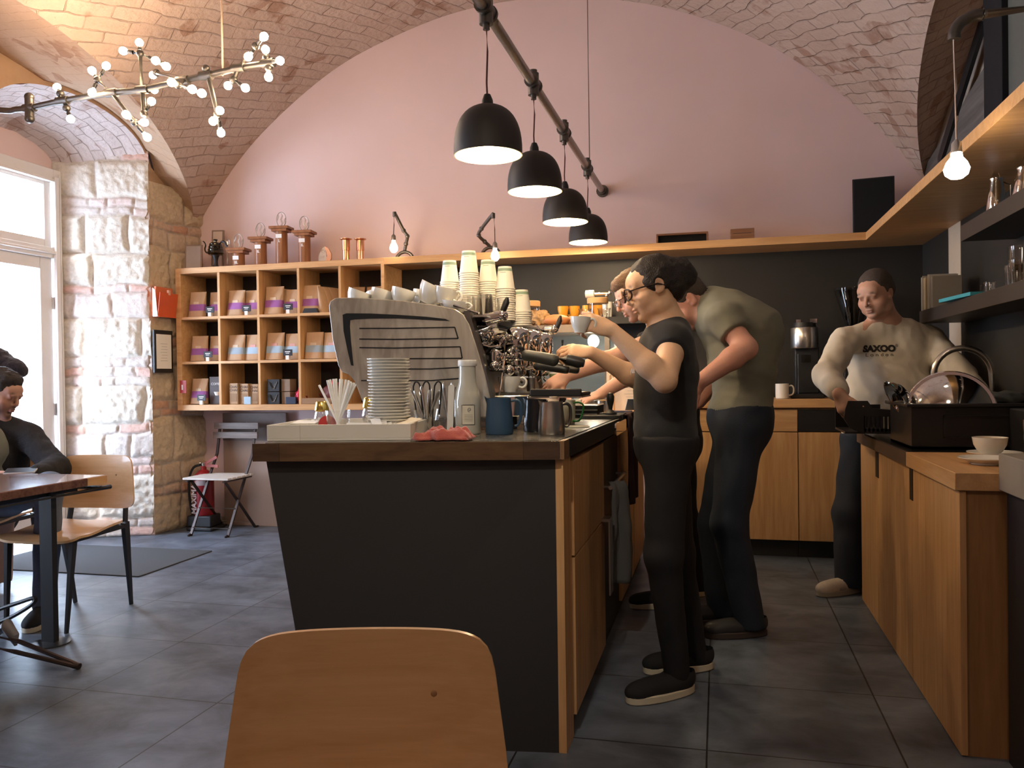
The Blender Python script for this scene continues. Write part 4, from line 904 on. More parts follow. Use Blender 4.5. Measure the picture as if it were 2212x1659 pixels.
pitcher('milk_pitcher','matt blue milk pitcher on the bar next to the milk bottle',(-.760,2.80,ZB),.050,.128,BLUEP,BLUEP,.15)
pitcher('milk_pitcher','glossy black milk pitcher behind the blue and steel ones',(-.655,2.93,ZB),.046,.118,mat('glossy black',(.012,.012,.014),rough=.12),mat('glossy black'),.4)
t = pitcher('milk_pitcher','brushed steel milk pitcher near the bar edge',(-.570,2.80,ZB),.047,.113,STEEL,DARKST,.6)
t = thing('shaker_lid','small beige ribbed lid poking up from behind the steel pitcher','lid',(-.578,2.88,ZB)); MB().lathe([(0,0),(.02,0),(.02,.115),(.015,.12),(.015,.13),(0,.13)],20).build('knob', mat('beige knob',(.5,.38,.27),rough=.5), t)
t = thing('white_mug','tall white mug with green wire handle behind the steel pitcher','mug',(-.640,3.42,ZB))
MB().lathe([(0,0),(.042,0),(.045,.004),(.048,.10),(.045,.10),(.042,.006),(0,.006)],36).build('body', mat('off white enamel',(.60,.60,.52),rough=.3), t)
MB().tube([(-.0+.045,-.02,.088),(.070,-.03,.090),(.088,-.035,.075),(.080,-.035,.035),(.065,-.03,.012),(.040,-.02,.012)],.0042,8).build('handle', mat('green wire',(.02,.20,.03),rough=.35), t)
o = MB().box((-.06,-.045,0),(.06,.045,.004)).build('notepad', mat('cream card',(.68,.64,.50),rough=.7)); tag(o,'cream paper pad lying on the bar by the steel pitcher','notepad',loc=(-.56,3.18,ZB),rz=.3)
# tamping mat, tamper, trays
t = thing('tamping_mat','black rubber tamping mat hooked over the bar edge','tamping mat',(-.52,3.95,ZB)); MB().prism(rrect(-.11,-.17,.07,.17,.03),.014).box((.052,-.06,-.045),(.075,.0,.014)).build('mat', RUBBER, t, bevel=.002)
MB().tube([(-.04+.035*math.cos(a), .02+.035*math.sin(a), .016) for a in [2*PI*i/20 for i in range(20)]],.004,6,closed=True).build('ring', DARKST, t)
t = thing('coffee_tamper','black handled tamper standing on the rubber mat','tamper',(-.505,3.90,ZB+.016)); MB().lathe([(0,0),(.030,0),(.030,.006),(.016,.016),(.009,.022),(.012,.040),(.018,.065),(.019,.085),(.012,.100),(0,.104)],28).build('tamper', BLACK, t)
t = thing('edge_bracket','polished steel plate bent over the bar edge beside the mat','bracket',(-.45,3.65,ZB-.06)); MB().prism(rrect(-.20,0,.20,.055,.02),.006,M=MYZ).build('plate', CHROME, t); t.location=(-.436,3.70,ZB-.060)
t = thing('drip_box','black knock box with steel strips behind the tamper','knock box',(-.66,4.02,ZB)); MB().box((-.12,-.12,0),(.09,.12,.055)).build('box', BLACKM, t, bevel=.003); MB().box((-.122,-.123,.014),(.092,-.119,.018)).box((-.122,-.123,.034),(.092,-.119,.038)).box((-.12,-.12,.055),(.09,.12,.058)).build('strips', STEEL, t)
packet_ = MB().box((-.04,-.03,0),(.04,.03,.025)).build('paper_stack', PAPER); tag(packet_,'small stack of cream cards on the black knock box','cards',loc=(-.70,3.98,ZB+.0585),rz=.1)
# ---------- red cloth
def cloth(name, outline, m, th=.004, seed=1, res=26, fn=None, parent=None):
    vs = []; 
    for i in range(res+1):
        for j in range(res+1): vs.append(fn(i/res, j/res))
    fs = [(i*(res+1)+j,(i+1)*(res+1)+j,(i+1)*(res+1)+j+1,i*(res+1)+j+1) for i in range(res) for j in range(res)]
    mb = MB().add(vs, fs); o = mb.build(name, m, parent, weld=False, angle=180)
    s = o.modifiers.new('Solidify','SOLIDIFY'); s.thickness = th; return o
def fcloth(u, v):
    x = (u-.5)*.185; y = (v-.5)*.13; e = min(u,1-u,v,1-v)
    h = .012 + .030*abs(noise.noise((u*3.2,v*4.2,2))) + .018*abs(noise.noise((u*8,v*9,4)))
    h *= min(1, e*7)*.9+.1; x += .018*noise.noise((v*5,u*3,7)); y += .02*noise.noise((u*5,v*4,9))
    z = h*1.15
    if v < .18 and u < .55: z -= 0.0; 
    return (x, y, z)
o = cloth('cleaning_cloth', None, mat('red microfibre', (.42,.09,.07), rough=.95, var=.15, vs=60, bump=.4, bs=300, sheen=.4), fn=fcloth); tag(o,'crumpled red cleaning cloth at the front edge of the bar','cloth',loc=(-.868,2.525,ZB+.003),rz=.1)
# towels
def ftowel(u, v):
    w = lerp(.10,.20,v); y = (u-.5)*w + .012*math.sin(v*3); x = .018*math.sin(u*9+v*2)*(.3+v) + .012*noise.noise((u*4,v*5,3)); z = -v*.54
    if v < .06: x -= .02*(1-v/.06)
    return (x+.012, y, z)
TOW = mat('grey terry towel', (.10,.094,.09), rough=.95, var=.15, vs=200, bump=.5, bs=500)
o = cloth('towel', None, TOW, th=.012, fn=ftowel); tag(o,'grey towel hanging from the rail on the bar side','towel',loc=(-.432,3.50,.738),rz=-.85); o.scale=(1,.72,.80)
BRC = mat('dark maroon cloth', (.05,.022,.018), rough=.9)
o = cloth('towel', None, BRC, th=.008, fn=lambda u,v: ((.012*math.sin(u*8)+.015*v*noise.noise((u*3,v*3,5)) if v>.12 else -.05*(1-v/.12)), (u-.5)*.30, (-(v-.12)*.50 if v>.12 else .004))); tag(o,'dark maroon cloth draped over the bar edge beside the woman','towel',loc=(-.428,4.15,ZB+.006))

# ================================================================= espresso machine
YM = 2.985
em = thing('espresso_machine','large chrome espresso machine with patterned grey side panel facing the camera','espresso machine',(-1.15,3.45,ZB))
PAN = vcol_mat('dummy_unused') if False else None
m, nt, b = nodes_of('weathered grey panel'); L = nt.links.new; b.inputs['Roughness'].default_value = .22; b.inputs['Metallic'].default_value = .35
tc = N(nt,'ShaderNodeTexCoord'); mp = N(nt,'ShaderNodeMapping'); mp.inputs['Scale'].default_value = (16,16,5); L(tc.outputs['Object'], mp.inputs[0])
nz = N(nt,'ShaderNodeTexNoise'); nz.inputs['Scale'].default_value = 1; nz.inputs['Detail'].default_value = 8; nz.inputs['Distortion'].default_value = 1.2; L(mp.outputs[0], nz.inputs['Vector'])
rp = N(nt,'ShaderNodeValToRGB'); rp.color_ramp.elements[0].position=.36; rp.color_ramp.elements[0].color=(.30,.26,.22,1); rp.color_ramp.elements[1].position=.62; rp.color_ramp.elements[1].color=(.46,.42,.36,1); L(nz.outputs['Fac'], rp.inputs[0]); L(rp.outputs[0], b.inputs['Base Color'])
PANM = m
def MP(l): return [(p[0], p[2]) for p in l]
outl = MP([(-1.505,2.985,1.488),(-1.498,2.985,1.508),(-1.474,2.985,1.520),(-1.410,2.985,1.519),(-1.330,2.985,1.513),(-1.194,2.985,1.499),(-1.060,2.985,1.478),(-0.976,2.985,1.459),(-0.943,2.985,1.437),(-0.919,2.985,1.397),(-0.891,2.985,1.311),(-0.863,2.985,1.214),(-0.837,2.985,1.102),(-0.833,2.985,1.046),(-1.338,2.985,1.037),(-1.399,2.985,1.190),(-1.425,2.985,1.216),(-1.451,2.985,1.224),(-1.468,2.985,1.250),(-1.491,2.985,1.352)])
def panel(y0): 
    M = Matrix.Translation((-em.location.x, y0-em.location.y+.0, -em.location.z)) @ MXZ
    return M
mb = MB(); mb.prism(outl, .012, M=panel(YM), z0=0); mb.build('side_panel', PANM, em, bevel=.003)
mb = MB(); mb.prism(outl, .012, M=panel(YM+1.0), z0=0); mb.build('side_panel', PANM, em, bevel=.003)
# dark slots let into the panel: drawn as thin raised-in strips on its face
SL = MB()
def slot(pts, w):
    for a, b_ in zip(pts[:-1], pts[1:]):
        SL.bar(Vector((a[0]-em.location.x, YM-.0125-em.location.y, a[2]-em.location.z)), Vector((b_[0]-em.location.x, YM-.0125-em.location.y, b_[2]-em.location.z)), w, .003, up=(0,1,0))
def polyslot(l): SL.prism([(p[0],p[2]) for p in l], .0025, M=panel(YM-.0115))
polyslot([(-1.444,2.970,1.452),(-1.427,2.970,1.457),(-1.325,2.970,1.453),(-1.208,2.970,1.444),(-1.093,2.970,1.433),(-1.015,2.970,1.422),(-0.998,2.970,1.414),(-1.056,2.970,1.418),(-1.208,2.970,1.430),(-1.325,2.970,1.433),(-1.396,2.970,1.432),(-1.412,2.970,1.429),(-1.414,2.970,1.405),(-1.410,2.970,1.341),(-1.403,2.970,1.267),(-1.401,2.970,1.249),(-1.411,2.970,1.251),(-1.426,2.970,1.313),(-1.441,2.970,1.387)])
slot([(-1.373,2.970,1.396),(-1.228,2.970,1.392),(-0.978,2.970,1.389),(-0.965,2.970,1.346),(-1.229,2.970,1.349),(-1.374,2.970,1.354)],.0045)
slot([(-1.374,2.970,1.320),(-1.229,2.970,1.315),(-0.957,2.970,1.314),(-0.950,2.970,1.270),(-1.211,2.970,1.273)],.0045)
slot([(-1.211,2.970,1.233),(-1.078,2.970,1.231),(-0.941,2.970,1.236),(-0.934,2.970,1.195),(-1.078,2.970,1.186),(-1.369,2.970,1.190)],.0045)
SL.build('panel_slots', BLACKM, em)
X0, X1 = outl[0][0], outl[12][0]
# body behind the panel
ins = [(lerp(x,-1.18,.05), lerp(z,1.25,.05)) for x, z in outl]
mb = MB(); mb.prism(ins, .97, M=panel(YM+.985)@Matrix.Translation((0,0,0)), z0=0); mb.build('body', DARKST, em)
# top deck and cup rail
zt = 1.470
W(em).box((X0+.04,YM+.02,zt-.012),(-1.0,YM+.96,zt)).build('cup_deck', STEEL, em)
W(em).box((-1.0,YM+.02,1.428),(-.86,YM+.96,1.436)).build('front_deck', STEEL, em)
W(em).tube([(-.985,YM+.0,1.475),(-.885,YM,1.44)],.006,8).build('rail', CHROME, em)
# slanting chrome front: trim strips and boiler
W(em).bar((-0.931,3.000,1.451),(-0.839,3.000,1.112),.022,.05,up=(0,1,0)).build('front_trim', DARKST, em)
fr = W(em)
fr.cyl((-.90,YM+.10,1.36),(-.90,YM+.97,1.36),.050,n=28).sph((-.90,YM+.10,1.36),.050,20,14).cyl((-.86,YM+.12,1.27),(-.86,YM+.97,1.27),.038,n=24).sph((-.86,YM+.12,1.27),.038,20,14)
fr.build('boiler_tubes', CHROME, em)
W(em).box((-1.05,YM+.02,1.155),(-.905,YM+.97,1.24)).build('dark_front', BLACK, em)
HBL = mat('black handle', (.02,.02,.019), rough=.38)
def group(y, k):
    g = W(em)
    x = -.80
    g.lathe([(0,.066),(.022,.064),(.040,.052),(.050,.030),(.052,.0),(.050,-.030),(.046,-.040),(0,-.040)],28,c=(x,y,1.335))
    g.lathe([(0,.0),(.040,0),(.042,-.012),(.038,-.03),(.042,-.034),(.042,-.052),(.036,-.058),(0,-.058)],28,c=(x,y,1.296))
    g.cyl((x-.10,y,1.34),(x,y,1.34),.030,n=20).cyl((x,y-.055,1.36),(x,y+.055,1.36),.012).sph((x,y-.055,1.36),.015).sph((x+.035,y,1.375),.017)
    g.build('group_head', CHROME, em)
    pf = W(em); pf.lathe([(0,0),(.034,0),(.036,-.006),(.036,-.03),(.028,-.042),(0,-.044)],24,c=(x,y,1.240)); pf.tube([(x-.008,y,1.20),(x-.008,y,1.185),(x-.02,y,1.172)],.007,8).tube([(x+.008,y,1.20),(x+.01,y,1.185),(x+.022,y,1.172)],.007,8).cyl((x+.03,y,1.228),(x+.075,y+.0,1.235),.008)
    o = pf.build('portafilter', CHROME, em)
    o2 = W(em).tube([(x+.068,y,1.236),(x+.085,y,1.238),(x+.12,y,1.236),(x+.20,y,1.222),(x+.215,y,1.219)],[.010,.0165,.0185,.0175,.010],14).build('handle', HBL, em); 
for k, y in enumerate((YM+.26, YM+.50, YM+.74)): group(y, k)
# near portafilter pair resting across the drip tray end
W(em).tube([(-0.735,3.060,1.281),(-0.724,3.060,1.279),(-0.667,3.060,1.269),(-0.608,3.060,1.256),(-0.594,3.060,1.252)],[.008,.0215,.0225,.023,.012],16).build('handle', mat('dark olive grip',(.035,.036,.03),rough=.45), em)
W(em).tube([(-0.627,3.140,1.268),(-0.574,3.140,1.260),(-0.525,3.140,1.248),(-0.507,3.140,1.244)],[.016,.021,.022,.014],16).build('handle', HBL, em)
# steam taps: chrome arm and black paddle
for y0, (a, c, d) in ((3.08,((-0.945,3.080,1.407),(-0.818,3.080,1.435),((-0.831,3.080,1.421),(-0.815,3.080,1.453),(-0.800,3.080,1.489),(-0.796,3.080,1.507)))),(3.90,((-0.871,3.950,1.421),(-0.787,3.950,1.425),((-0.792,3.950,1.403),(-0.771,3.950,1.434),(-0.756,3.950,1.470),(-0.751,3.950,1.493))))):
    W(em).tube([a, lerp(Vector(a),Vector(c),.5), c],[.030,.026,.022],16).cyl(Vector(a)-V(0,0,.03),Vector(c)-V(.02,0,.035),.010).sph(c,.024).build('steam_tap', CHROME, em)
    W(em).tube(list(d),[.008,.012,.013,.005],10).build('tap_lever', BLACK, em)
W(em).tube([(-0.815,3.100,1.340),(-0.812,3.080,1.276),(-0.816,3.040,1.168),(-0.827,3.020,1.071)],[.006,.005,.0045,.004],8).build('steam_wand', CHROME, em)
W(em).tube([(-0.734,3.900,1.370),(-0.735,3.880,1.246),(-0.764,3.860,1.157),(-0.797,3.840,1.086)],[.006,.005,.0045,.004],8).build('steam_wand', CHROME, em)
W(em).tube([(-0.933,3.050,1.341),(-0.895,3.050,1.322),(-0.858,3.050,1.312),(-0.817,3.050,1.315)],.007,8).tube([(-0.915,3.050,1.241),(-0.859,3.050,1.226),(-0.803,3.050,1.222)],.008,8).sph((-0.841,3.040,1.240),.020).sph((-0.798,3.100,1.222),.022).sph((-0.892,3.040,1.363),.015).cyl((-0.903,3.040,1.374),(-0.861,3.040,1.386),.012).cyl((-0.847,3.050,1.294),(-0.848,3.050,1.249),.012).build('pipework', CHROME, em)
# base and drip tray
W(em).box((-1.36,YM+.02,1.045),(-.70,YM+.95,1.125)).build('base', CHROME, em, bevel=.004)
W(em).box((-.93,YM+.05,1.125),(-.70,YM+.92,1.135)).build('drip_tray', DARKST, em)
for x in (-1.3,-.78):
    for y in (YM+.08,YM+.88): W(em).cyl((x,y,ZB+.0005),(x,y,1.046),.020).build('foot', BLACK, em)
sp = thing('side_tray','steel side tray with thick black edge sticking out beside the coffee machine','tray',(-.60,3.10,1.115))
MB().box((-.098,-.10,.0),(.105,.12,.006)).build('sheet', STEEL, sp); MB().box((-.09,-.11,.006),(.105,-.096,.034)).box((-.09,-.096,.006),(.105,.12,.020)).build('edge', BLACK, sp, bevel=.004); MB().bar((.02,0,-.001),(-.04,0,-.118),.012,.02).bar((.0,.08,-.001),(-.04,.08,-.118),.012,.02).build('bracket', DARKST, sp)
# cup being filled and shot glass on the drip tray
cup = thing('coffee_cup','white cup standing on the drip tray under the first group','cup',(-0.805,3.130,1.158)); cup.location.z = 1.136
def cupmesh(t, r=.046, h=.062, m=PORC, hm=None):
    MB().lathe([(0,0),(r*.55,0),(r*.56,.004),(r*.80,h*.35),(r*.96,h*.7),(r,h),(r-.003,h),(r*.92,h*.7),(r*.74,h*.32),(r*.4,.007),(0,.007)],36).build('bowl', m, t)
    MB().tube([(r*.93,0,h*.84),(r*1.22,0,h*.90),(r*1.48,0,h*.70),(r*1.42,0,h*.42),(r*1.12,0,h*.28),(r*.82,0,h*.36)],[.004,.004,.0045,.0045,.004,.004],8).build('handle', m, t)
cupmesh(cup)
t = thing('shot_glass','small ribbed steel beaker beside the cup on the drip tray','beaker',(-.755,3.30,1.136)); MB().lathe([(0,0),(.020,0),(.022,.055),(.020,.055),(.018,.003),(0,.003)],20).build('beaker', STEEL, t)
t = thing('green_glass','small pale green drink glass on the drip tray far end','glass',(-.735,3.72,1.136)); MB().lathe([(0,0),(.024,0),(.030,.07),(0,.07)],20).build('drink', mat('green drink',(.22,.28,.12),rough=.3), t); MB().lathe([(0,.0705),(.031,.0705),(.031,.078),(0,.08)],20).build('foam', PORC, t)

# ---------- white cups heaped on the machine
prow = [(-1.43,3.06,.35,.2),(-1.335,3.08,.30,.5),(-1.24,3.07,.28,.3),(-1.13,3.08,.5,.1),(-1.055,3.07,.25,-.2),(-1.38,3.17,.3,2.0),(-1.28,3.18,.2,1.2),(-1.19,3.18,.25,.4),(-1.10,3.18,.3,2.2),(-1.33,3.28,.2,1),(-1.22,3.28,.2,.3),(-1.13,3.29,.3,.7)]
wl = ['leftmost at the front of the heap','second at the front of the heap','third at the front of the heap','large one fourth at the front of the heap','fifth at the front, below the first paper stack','leftmost in second row','second in second row','third in second row','fourth in second row','left in the back row','middle in the back row','right in the back row']
first = None
for i, (x, y, ti, rz) in enumerate(prow):
    sc = 1.4 if i == 3 else 1.18
    if first is None: t = thing('coffee_cup','','cup'); cupmesh(t, .042, .055); first = t
    else: t = dup(first, (0,0,0))
    t.location = (x, y, zt+.016+.018*abs(ti)); t.rotation_euler = (0, ti, rz if abs(rz)<1.5 else rz); t.scale = (sc,)*3
    t['label'] = 'white cup on top of machine, '+wl[i]; t['group'] = 'white cups heaped on the coffee machine'
t = dup(first, (-1.00,3.04,1.455)); t.rotation_euler=(0,.12,-.3); t.scale=(1.25,1.25,.75); t['label']='wide low white cup at right end of the panel top'
# glass tumblers upside down on the deck
g0 = None
for i, (x, y) in enumerate(((-.985,3.16),(-.92,3.20),(-.985,3.26),(-.915,3.29),(-.90,3.12))):
    if g0 is None:
        g0 = thing('tumbler','','glass'); MB().lathe([(0,.088),(.030,.088),(.033,.04),(.037,0),(.035,0),(.031,.04),(.028,.084),(0,.084)],16).build('glass', GLASS, g0)
        t = g0
    else: t = dup(g0, (0,0,0))
    t.location = (x, y, 1.437 if x > -1 else zt+.001); t['label'] = 'upside down clear tumbler under the paper cups, '+['far left','middle front','second row left','second row right','nearest the black lever'][i]; t['group'] = 'upturned tumblers on the coffee machine'
# ---------- paper cup stacks
PCUP = mat('white paper cup', (.80,.76,.66), rough=.55, var=.02); GB = mat('sage green band', (.24,.33,.24), rough=.6)
pc = thing('paper_cup','','paper cup'); MB().lathe([(0,.094),(.0275,.094),(.0285,.096),(.0405,.004),(.043,.004),(.0435,.001),(.043,-.001),(.0405,-.001),(.0395,.003),(.0275,.090),(0,.090)],32).build('cup', PCUP, pc)
top = thing('paper_cup','','paper cup'); MB().lathe([(0,.094),(.0275,.094),(.0285,.096),(.0405,.004),(.043,.004),(.0435,.001),(.043,-.001),(.0405,-.001),(.0395,.003),(.0275,.090),(0,.090)],32).build('cup', PCUP, top)
MB().lathe([(.0300,.0875),(.0316,.0755)],32).build('green_band', GB, top); MB().box((-.012,-.0333,.068),(.012,-.0325,.0705)).build('print', mat('faint print',(.45,.45,.40),rough=.6), top)
stk = [((-1.145,3.420,1.555),556),((-1.037,3.360,1.545),536),((-0.969,3.420,1.548),559),((-0.882,3.380,1.541),572),((-0.820,3.420,1.542),627)]
sn = ['first','tallest second','third','fourth','short fifth']; up_, ut = 0, 0
for k, (P_, ytop) in enumerate(stk):
    ax = Vector(P_)-Vector((0,0,1.2)); D = ax.dot(fw); base = 1.437 if P_[0] > -1.0 else zt+.001
    if k == 4: base = 1.415
    ztop = 1.2 + (829.5-ytop)/FPX*D - .010*D + (.014)*(P_[0]*0) + (D*.014*(1106-[972,1014,1055,1092,1127][k])/FPX*-1)
    n = max(3, int((ztop-base-.096)/.0095)+1)
    for i in range(n):
        last = i == n-1
        if last: o = top if not ut else dup(top,(0,0,0)); ut = 1
        else: o = pc if not up_ else dup(pc,(0,0,0)); up_ = 1
        o.location = (P_[0]+.0008*math.sin(i*1.7), P_[1], base+.001+.0095*i)
        o['label'] = ('top paper cup with green band on the %s stack from the left' % sn[k]) if last else ('upturned paper cup, %d up from the bottom of the %s stack' % (i+1, sn[k]))
        o['group'] = 'stacked paper cups on the coffee machine'
# ================================================================= back shelf, display case
bs = thing('back_shelf','narrow dark shelf under the dark wall holding jars and cups','shelf',(-1.0,5.85,1.60)); 
W(bs).box((-1.75,5.72,1.555),(-.20,5.97,1.605)).build('board', DARKW, bs)
ZK = 1.606
OG = mat('orange glaze', (.75,.33,.03), rough=.3)
for i, x in enumerate((-1.085,-1.005,-.905,-.835)):
    t = thing('orange_cup','glossy orange cup on the back shelf, %s of four' % ('leftmost','second','third','rightmost')[i],'cup',(x,5.80+.02*(i%2),ZK),.5+i,'orange cups on the back shelf'); cupmesh(t,.040,.090,OG)
for i, x in enumerate((-.765,-.60,-.485,-.40,-.33)):
    t = thing('white_cup','white handleless cup on the back shelf, %s of five' % ('leftmost','second','third','fourth','rightmost')[i],'cup',(x,5.80,ZK),0,'white cups on the back shelf'); MB().lathe([(0,0),(.032,0),(.038,.09 if i else .11),(.036,.09 if i else .11),(.030,.004),(0,.004)],28).build('cup', PORC, t)
CORK = mat('cork lid', (.55,.33,.15), rough=.8, var=.12, vs=80)
def jar(name, lab, x, y, z, r, h, fill):
    t = thing(name, lab, 'jar', (x,y,z)); MB().lathe([(0,0),(r,0),(r,h),(r-.003,h),(r-.003,.004),(0,.004)],28).build('glass', GLASS, t); MB().lathe([(0,h),(r+.003,h),(r+.004,h+.03),(r,h+.034),(0,h+.034)],28).build('cork_lid', CORK, t)
    if fill: 
        mb = MB(); rn_ = random.Random(5)
        for i in range(14): mb.sph((rn_.uniform(-r,r)*.55, rn_.uniform(-r,r)*.55, .02+.08*rn_.random()), rn_.uniform(.018,.026), 8, 6)
        mb.build('cookies', mat('cookies',(.52,.33,.16),rough=.9,var=.5,vs=60), t)
    return t
# display case
dc = thing('display_case','glass pastry display case with steel top at the far end of the bar','display case',(-.95,5.0,ZB))
W(dc).box((-1.30,4.78,1.455),(-.62,5.28,1.500)).build('top_plate', mat('warm steel',(.42,.35,.28),rough=.35,metal=.7), dc)
mb = W(dc)
for x in (-1.30,-.65):
    for y in (4.78,5.25): mb.box((x,y,ZB+.001),(x+.03,y+.03,1.455))
mb.box((-1.30,4.78,ZB+.001),(-.62,5.28,ZB+.03)).build('frame', STEEL, dc)
W(dc).box((-1.27,4.785,ZB+.03),(-.65,4.790,1.455)).box((-.628,4.81,ZB+.03),(-.623,5.25,1.455)).build('pane', PANE, dc)
W(dc).box((-1.27,4.84,1.19),(-.65,5.25,1.196)).build('glass_shelf', PANE, dc)
W(dc).box((-1.27,5.262,ZB+.03),(-.65,5.272,1.455)).build('back_pane', mat('blue grey panel',(.16,.20,.21),rough=.35), dc)
W(dc).sph((-.74,4.95,1.405),(.035,.03,.04)).build('lamp', mat('case lamp',(1,1,1),emit=(1,.93,.78),es=14,var=0), dc)
point((-.74,4.93,1.34), 1.6, (1,.9,.72), .03)
t = thing('pastry_plate','oval dish of nut topped pastries inside the display case','plate',(-.76,5.0,ZB+.031)); MB().lathe([(0,0),(.09,0),(.115,.03),(.112,.031),(.088,.006),(0,.006)],32).build('dish', mat('pale green dish',(.38,.42,.36),rough=.3), t); crumple('pastries', (.085,.075,.03), (0,0,.028), 4, .6, mat('pastry crumbs',(.50,.34,.18),rough=.9,var=.6,vs=90), t, sub=4, sc=20)
zc_ = 1.501
jar('cookie_jar','glass jar of cookies with cork lid on top of the display case',-1.13,4.92,zc_,.062,.125,True)
o = crumple('cookie', (.07,.05,.05), (-1.06,4.90,zc_+.045), 6, .4, mat('chocolate cookie',(.40,.24,.11),rough=.9,var=.7,vs=50), sub=4, sc=14); tag(o,'big crumbly cookie heap on the case left of the orange cups','cookies')
o = crumple('bread_bun', (.085,.06,.035), (-.955,4.88,zc_+.034), 9, .12, mat('golden crust',(.55,.22,.08),rough=.5)); tag(o,'golden brown bun on the display case below the orange cups','bread')
o = crumple('bread_bun', (.05,.045,.03), (-.865,4.93,zc_+.030), 12, .12, mat('golden crust')); tag(o,'smaller bun lying right of the golden brown bun','bread')
t = jar('storage_jar','empty glass jar with cork lid below the hand grinder',-.715,4.98,zc_,.062,.135,False)
t = thing('hand_grinder','white coffee hand grinder lying across the cork lid of jar','hand grinder',(-.715,4.98,zc_+.195)); MB().cyl((-.075,0,0),(-.02,0,0),.024).build('body', PORC, t, bevel=.004); MB().cyl((-.02,0,-.002),(.07,.0,.0),.008).sph((.075,0,0),.014).sph((.06,-.02,-.015),.012).build('crank', CHROME, t)
for i, x in enumerate((-.775,-.66)):
    t = thing('measuring_glass','clear measuring beaker, %s of two before the cork jar' % ('left','right')[i],'beaker',(x,4.86,zc_),0,'measuring beakers'); MB().lathe([(0,0),(.030,0),(.036,.085),(.041,.095),(.039,.095),(.034,.083),(.028,.004),(0,.004)],24).build('glass', GLASS, t)
# menu sheets, tongs, tins in front of the case
t = thing('menu_sheet','white printed menu sheet standing on the bar behind the woman','menu',(-.50,4.70,ZB)); t.rotation_euler=(-.08,0,.05)
MB().box((-.13,0,0),(.13,.004,.235)).build('sheet', mat('cream sheet',(.78,.66,.52),rough=.8), t)
mb = MB()
for i in range(9): mb.box((.0-.03+.01*(i%3),-.0008,.20-.018*i),(.08-.01*(i%2),-.0002,.2015-.018*i))
mb.build('print_lines', mat('grey ink'), t)
t = thing('wooden_tongs','upright pair of brown wooden serving tongs by the menu sheet','tongs',(-.585,4.60,ZB)); MB().box((-.014,-.004,0),(-.004,.006,.20)).box((.006,-.004,0),(.014,.006,.19)).tube([(-.009,0,.2),(0,0,.212),(.01,0,.19)],.005,6).build('blades', OAK, t)
for i, x in enumerate((-.70,-.625)):
    t = thing('steel_tin','round steel tin on the bar, %s of two by the tongs' % ('left','right')[i],'tin',(x,4.50,ZB),0,'steel tins'); MB().lathe([(0,0),(.038,0),(.038,.062),(.036,.062),(.034,.004),(0,.004)],28).build('tin', STEEL, t); MB().sph((0,0,.052),(.034,.034,.016)).build('contents', mat('brown sugar',(.30,.18,.08),rough=.9), t)
t = thing('sugar_sachet','pale blue card held on the bar by the bending man','card',(-.46,4.42,ZB)); t.rotation_euler=(.55,0,.5); MB().box((-.035,0,0),(.035,.004,.07)).build('card', mat('pale blue card',(.32,.42,.50),rough=.6), t); t.location.z = ZB+.012
t = thing('order_book','thin dark blue book on the bar edge below the pale blue card','book',(-.50,4.33,ZB)); MB().box((-.07,-.05,0),(.05,.05,.012)).build('cover', mat('navy cloth',(.02,.03,.10),rough=.6), t, bevel=.001)

# ================================================================= rear cabinets
OAKV = OAK
rc = thing('rear_cabinet','oak base cabinet along the back wall, left unit behind the grey shirted man','cabinet',(.02,5.7,0))
W(rc).box((-.44,5.52,.115),(.486,5.96,.965)).build('carcass', OAKV, rc); W(rc).box((-.44,5.500,.818),(.484,5.520,.958)).build('drawer', OAKX, rc, bevel=.001); W(rc).box((.03,5.500,.118),(.484,5.520,.812)).build('door', OAKV, rc, bevel=.001); W(rc).box((-.44,5.500,.118),(.025,5.520,.812)).build('door', OAKV, rc, bevel=.001)
W(rc).box((-.44,5.565,0),(.486,5.96,.115)).build('plinth', mat('dark plinth',(.03,.03,.03),rough=.5), rc)
rd = thing('rear_cabinet','oak base cabinet with black drawer front behind the man in white sweater','cabinet',(.9,5.7,0))
W(rd).box((.488,5.52,.115),(1.32,5.96,.965)).build('carcass', OAKV, rd); W(rd).box((.489,5.500,.818),(1.0,5.520,.958)).box((1.003,5.5,.818),(1.32,5.52,.958)).build('drawer', BLACK, rd, bevel=.001); W(rd).box((.490,5.500,.118),(.95,5.520,.812)).build('door', OAKV, rd, bevel=.001); W(rd).box((.954,5.500,.118),(1.32,5.520,.812)).build('door', OAKV, rd, bevel=.001)
W(rd).box((.488,5.565,0),(1.32,5.96,.115)).build('plinth', mat('dark plinth'), rd)
o = MB().box((-.90,-.24,0),(.88,.24,.054)).build('worktop', OAKX, bevel=.002); tag(o,'oak worktop running along the back wall','worktop',loc=(.44,5.715,.971))
t = thing('white_mug','white mug on the back worktop beside the grey shirted man','mug',(.400,5.60,1.026)); MB().lathe([(0,0),(.038,0),(.042,.004),(.042,.098),(.039,.098),(.039,.006),(0,.006)],32).build('body', PORC, t); MB().tube([(.04,0,.08),(.06,0,.085),(.072,0,.065),(.066,0,.03),(.038,0,.02)],.005,8).build('handle', PORC, t)
t = thing('coffee_grinder','black coffee grinder with brushed steel band on the back worktop','grinder',(.555,5.74,1.026))
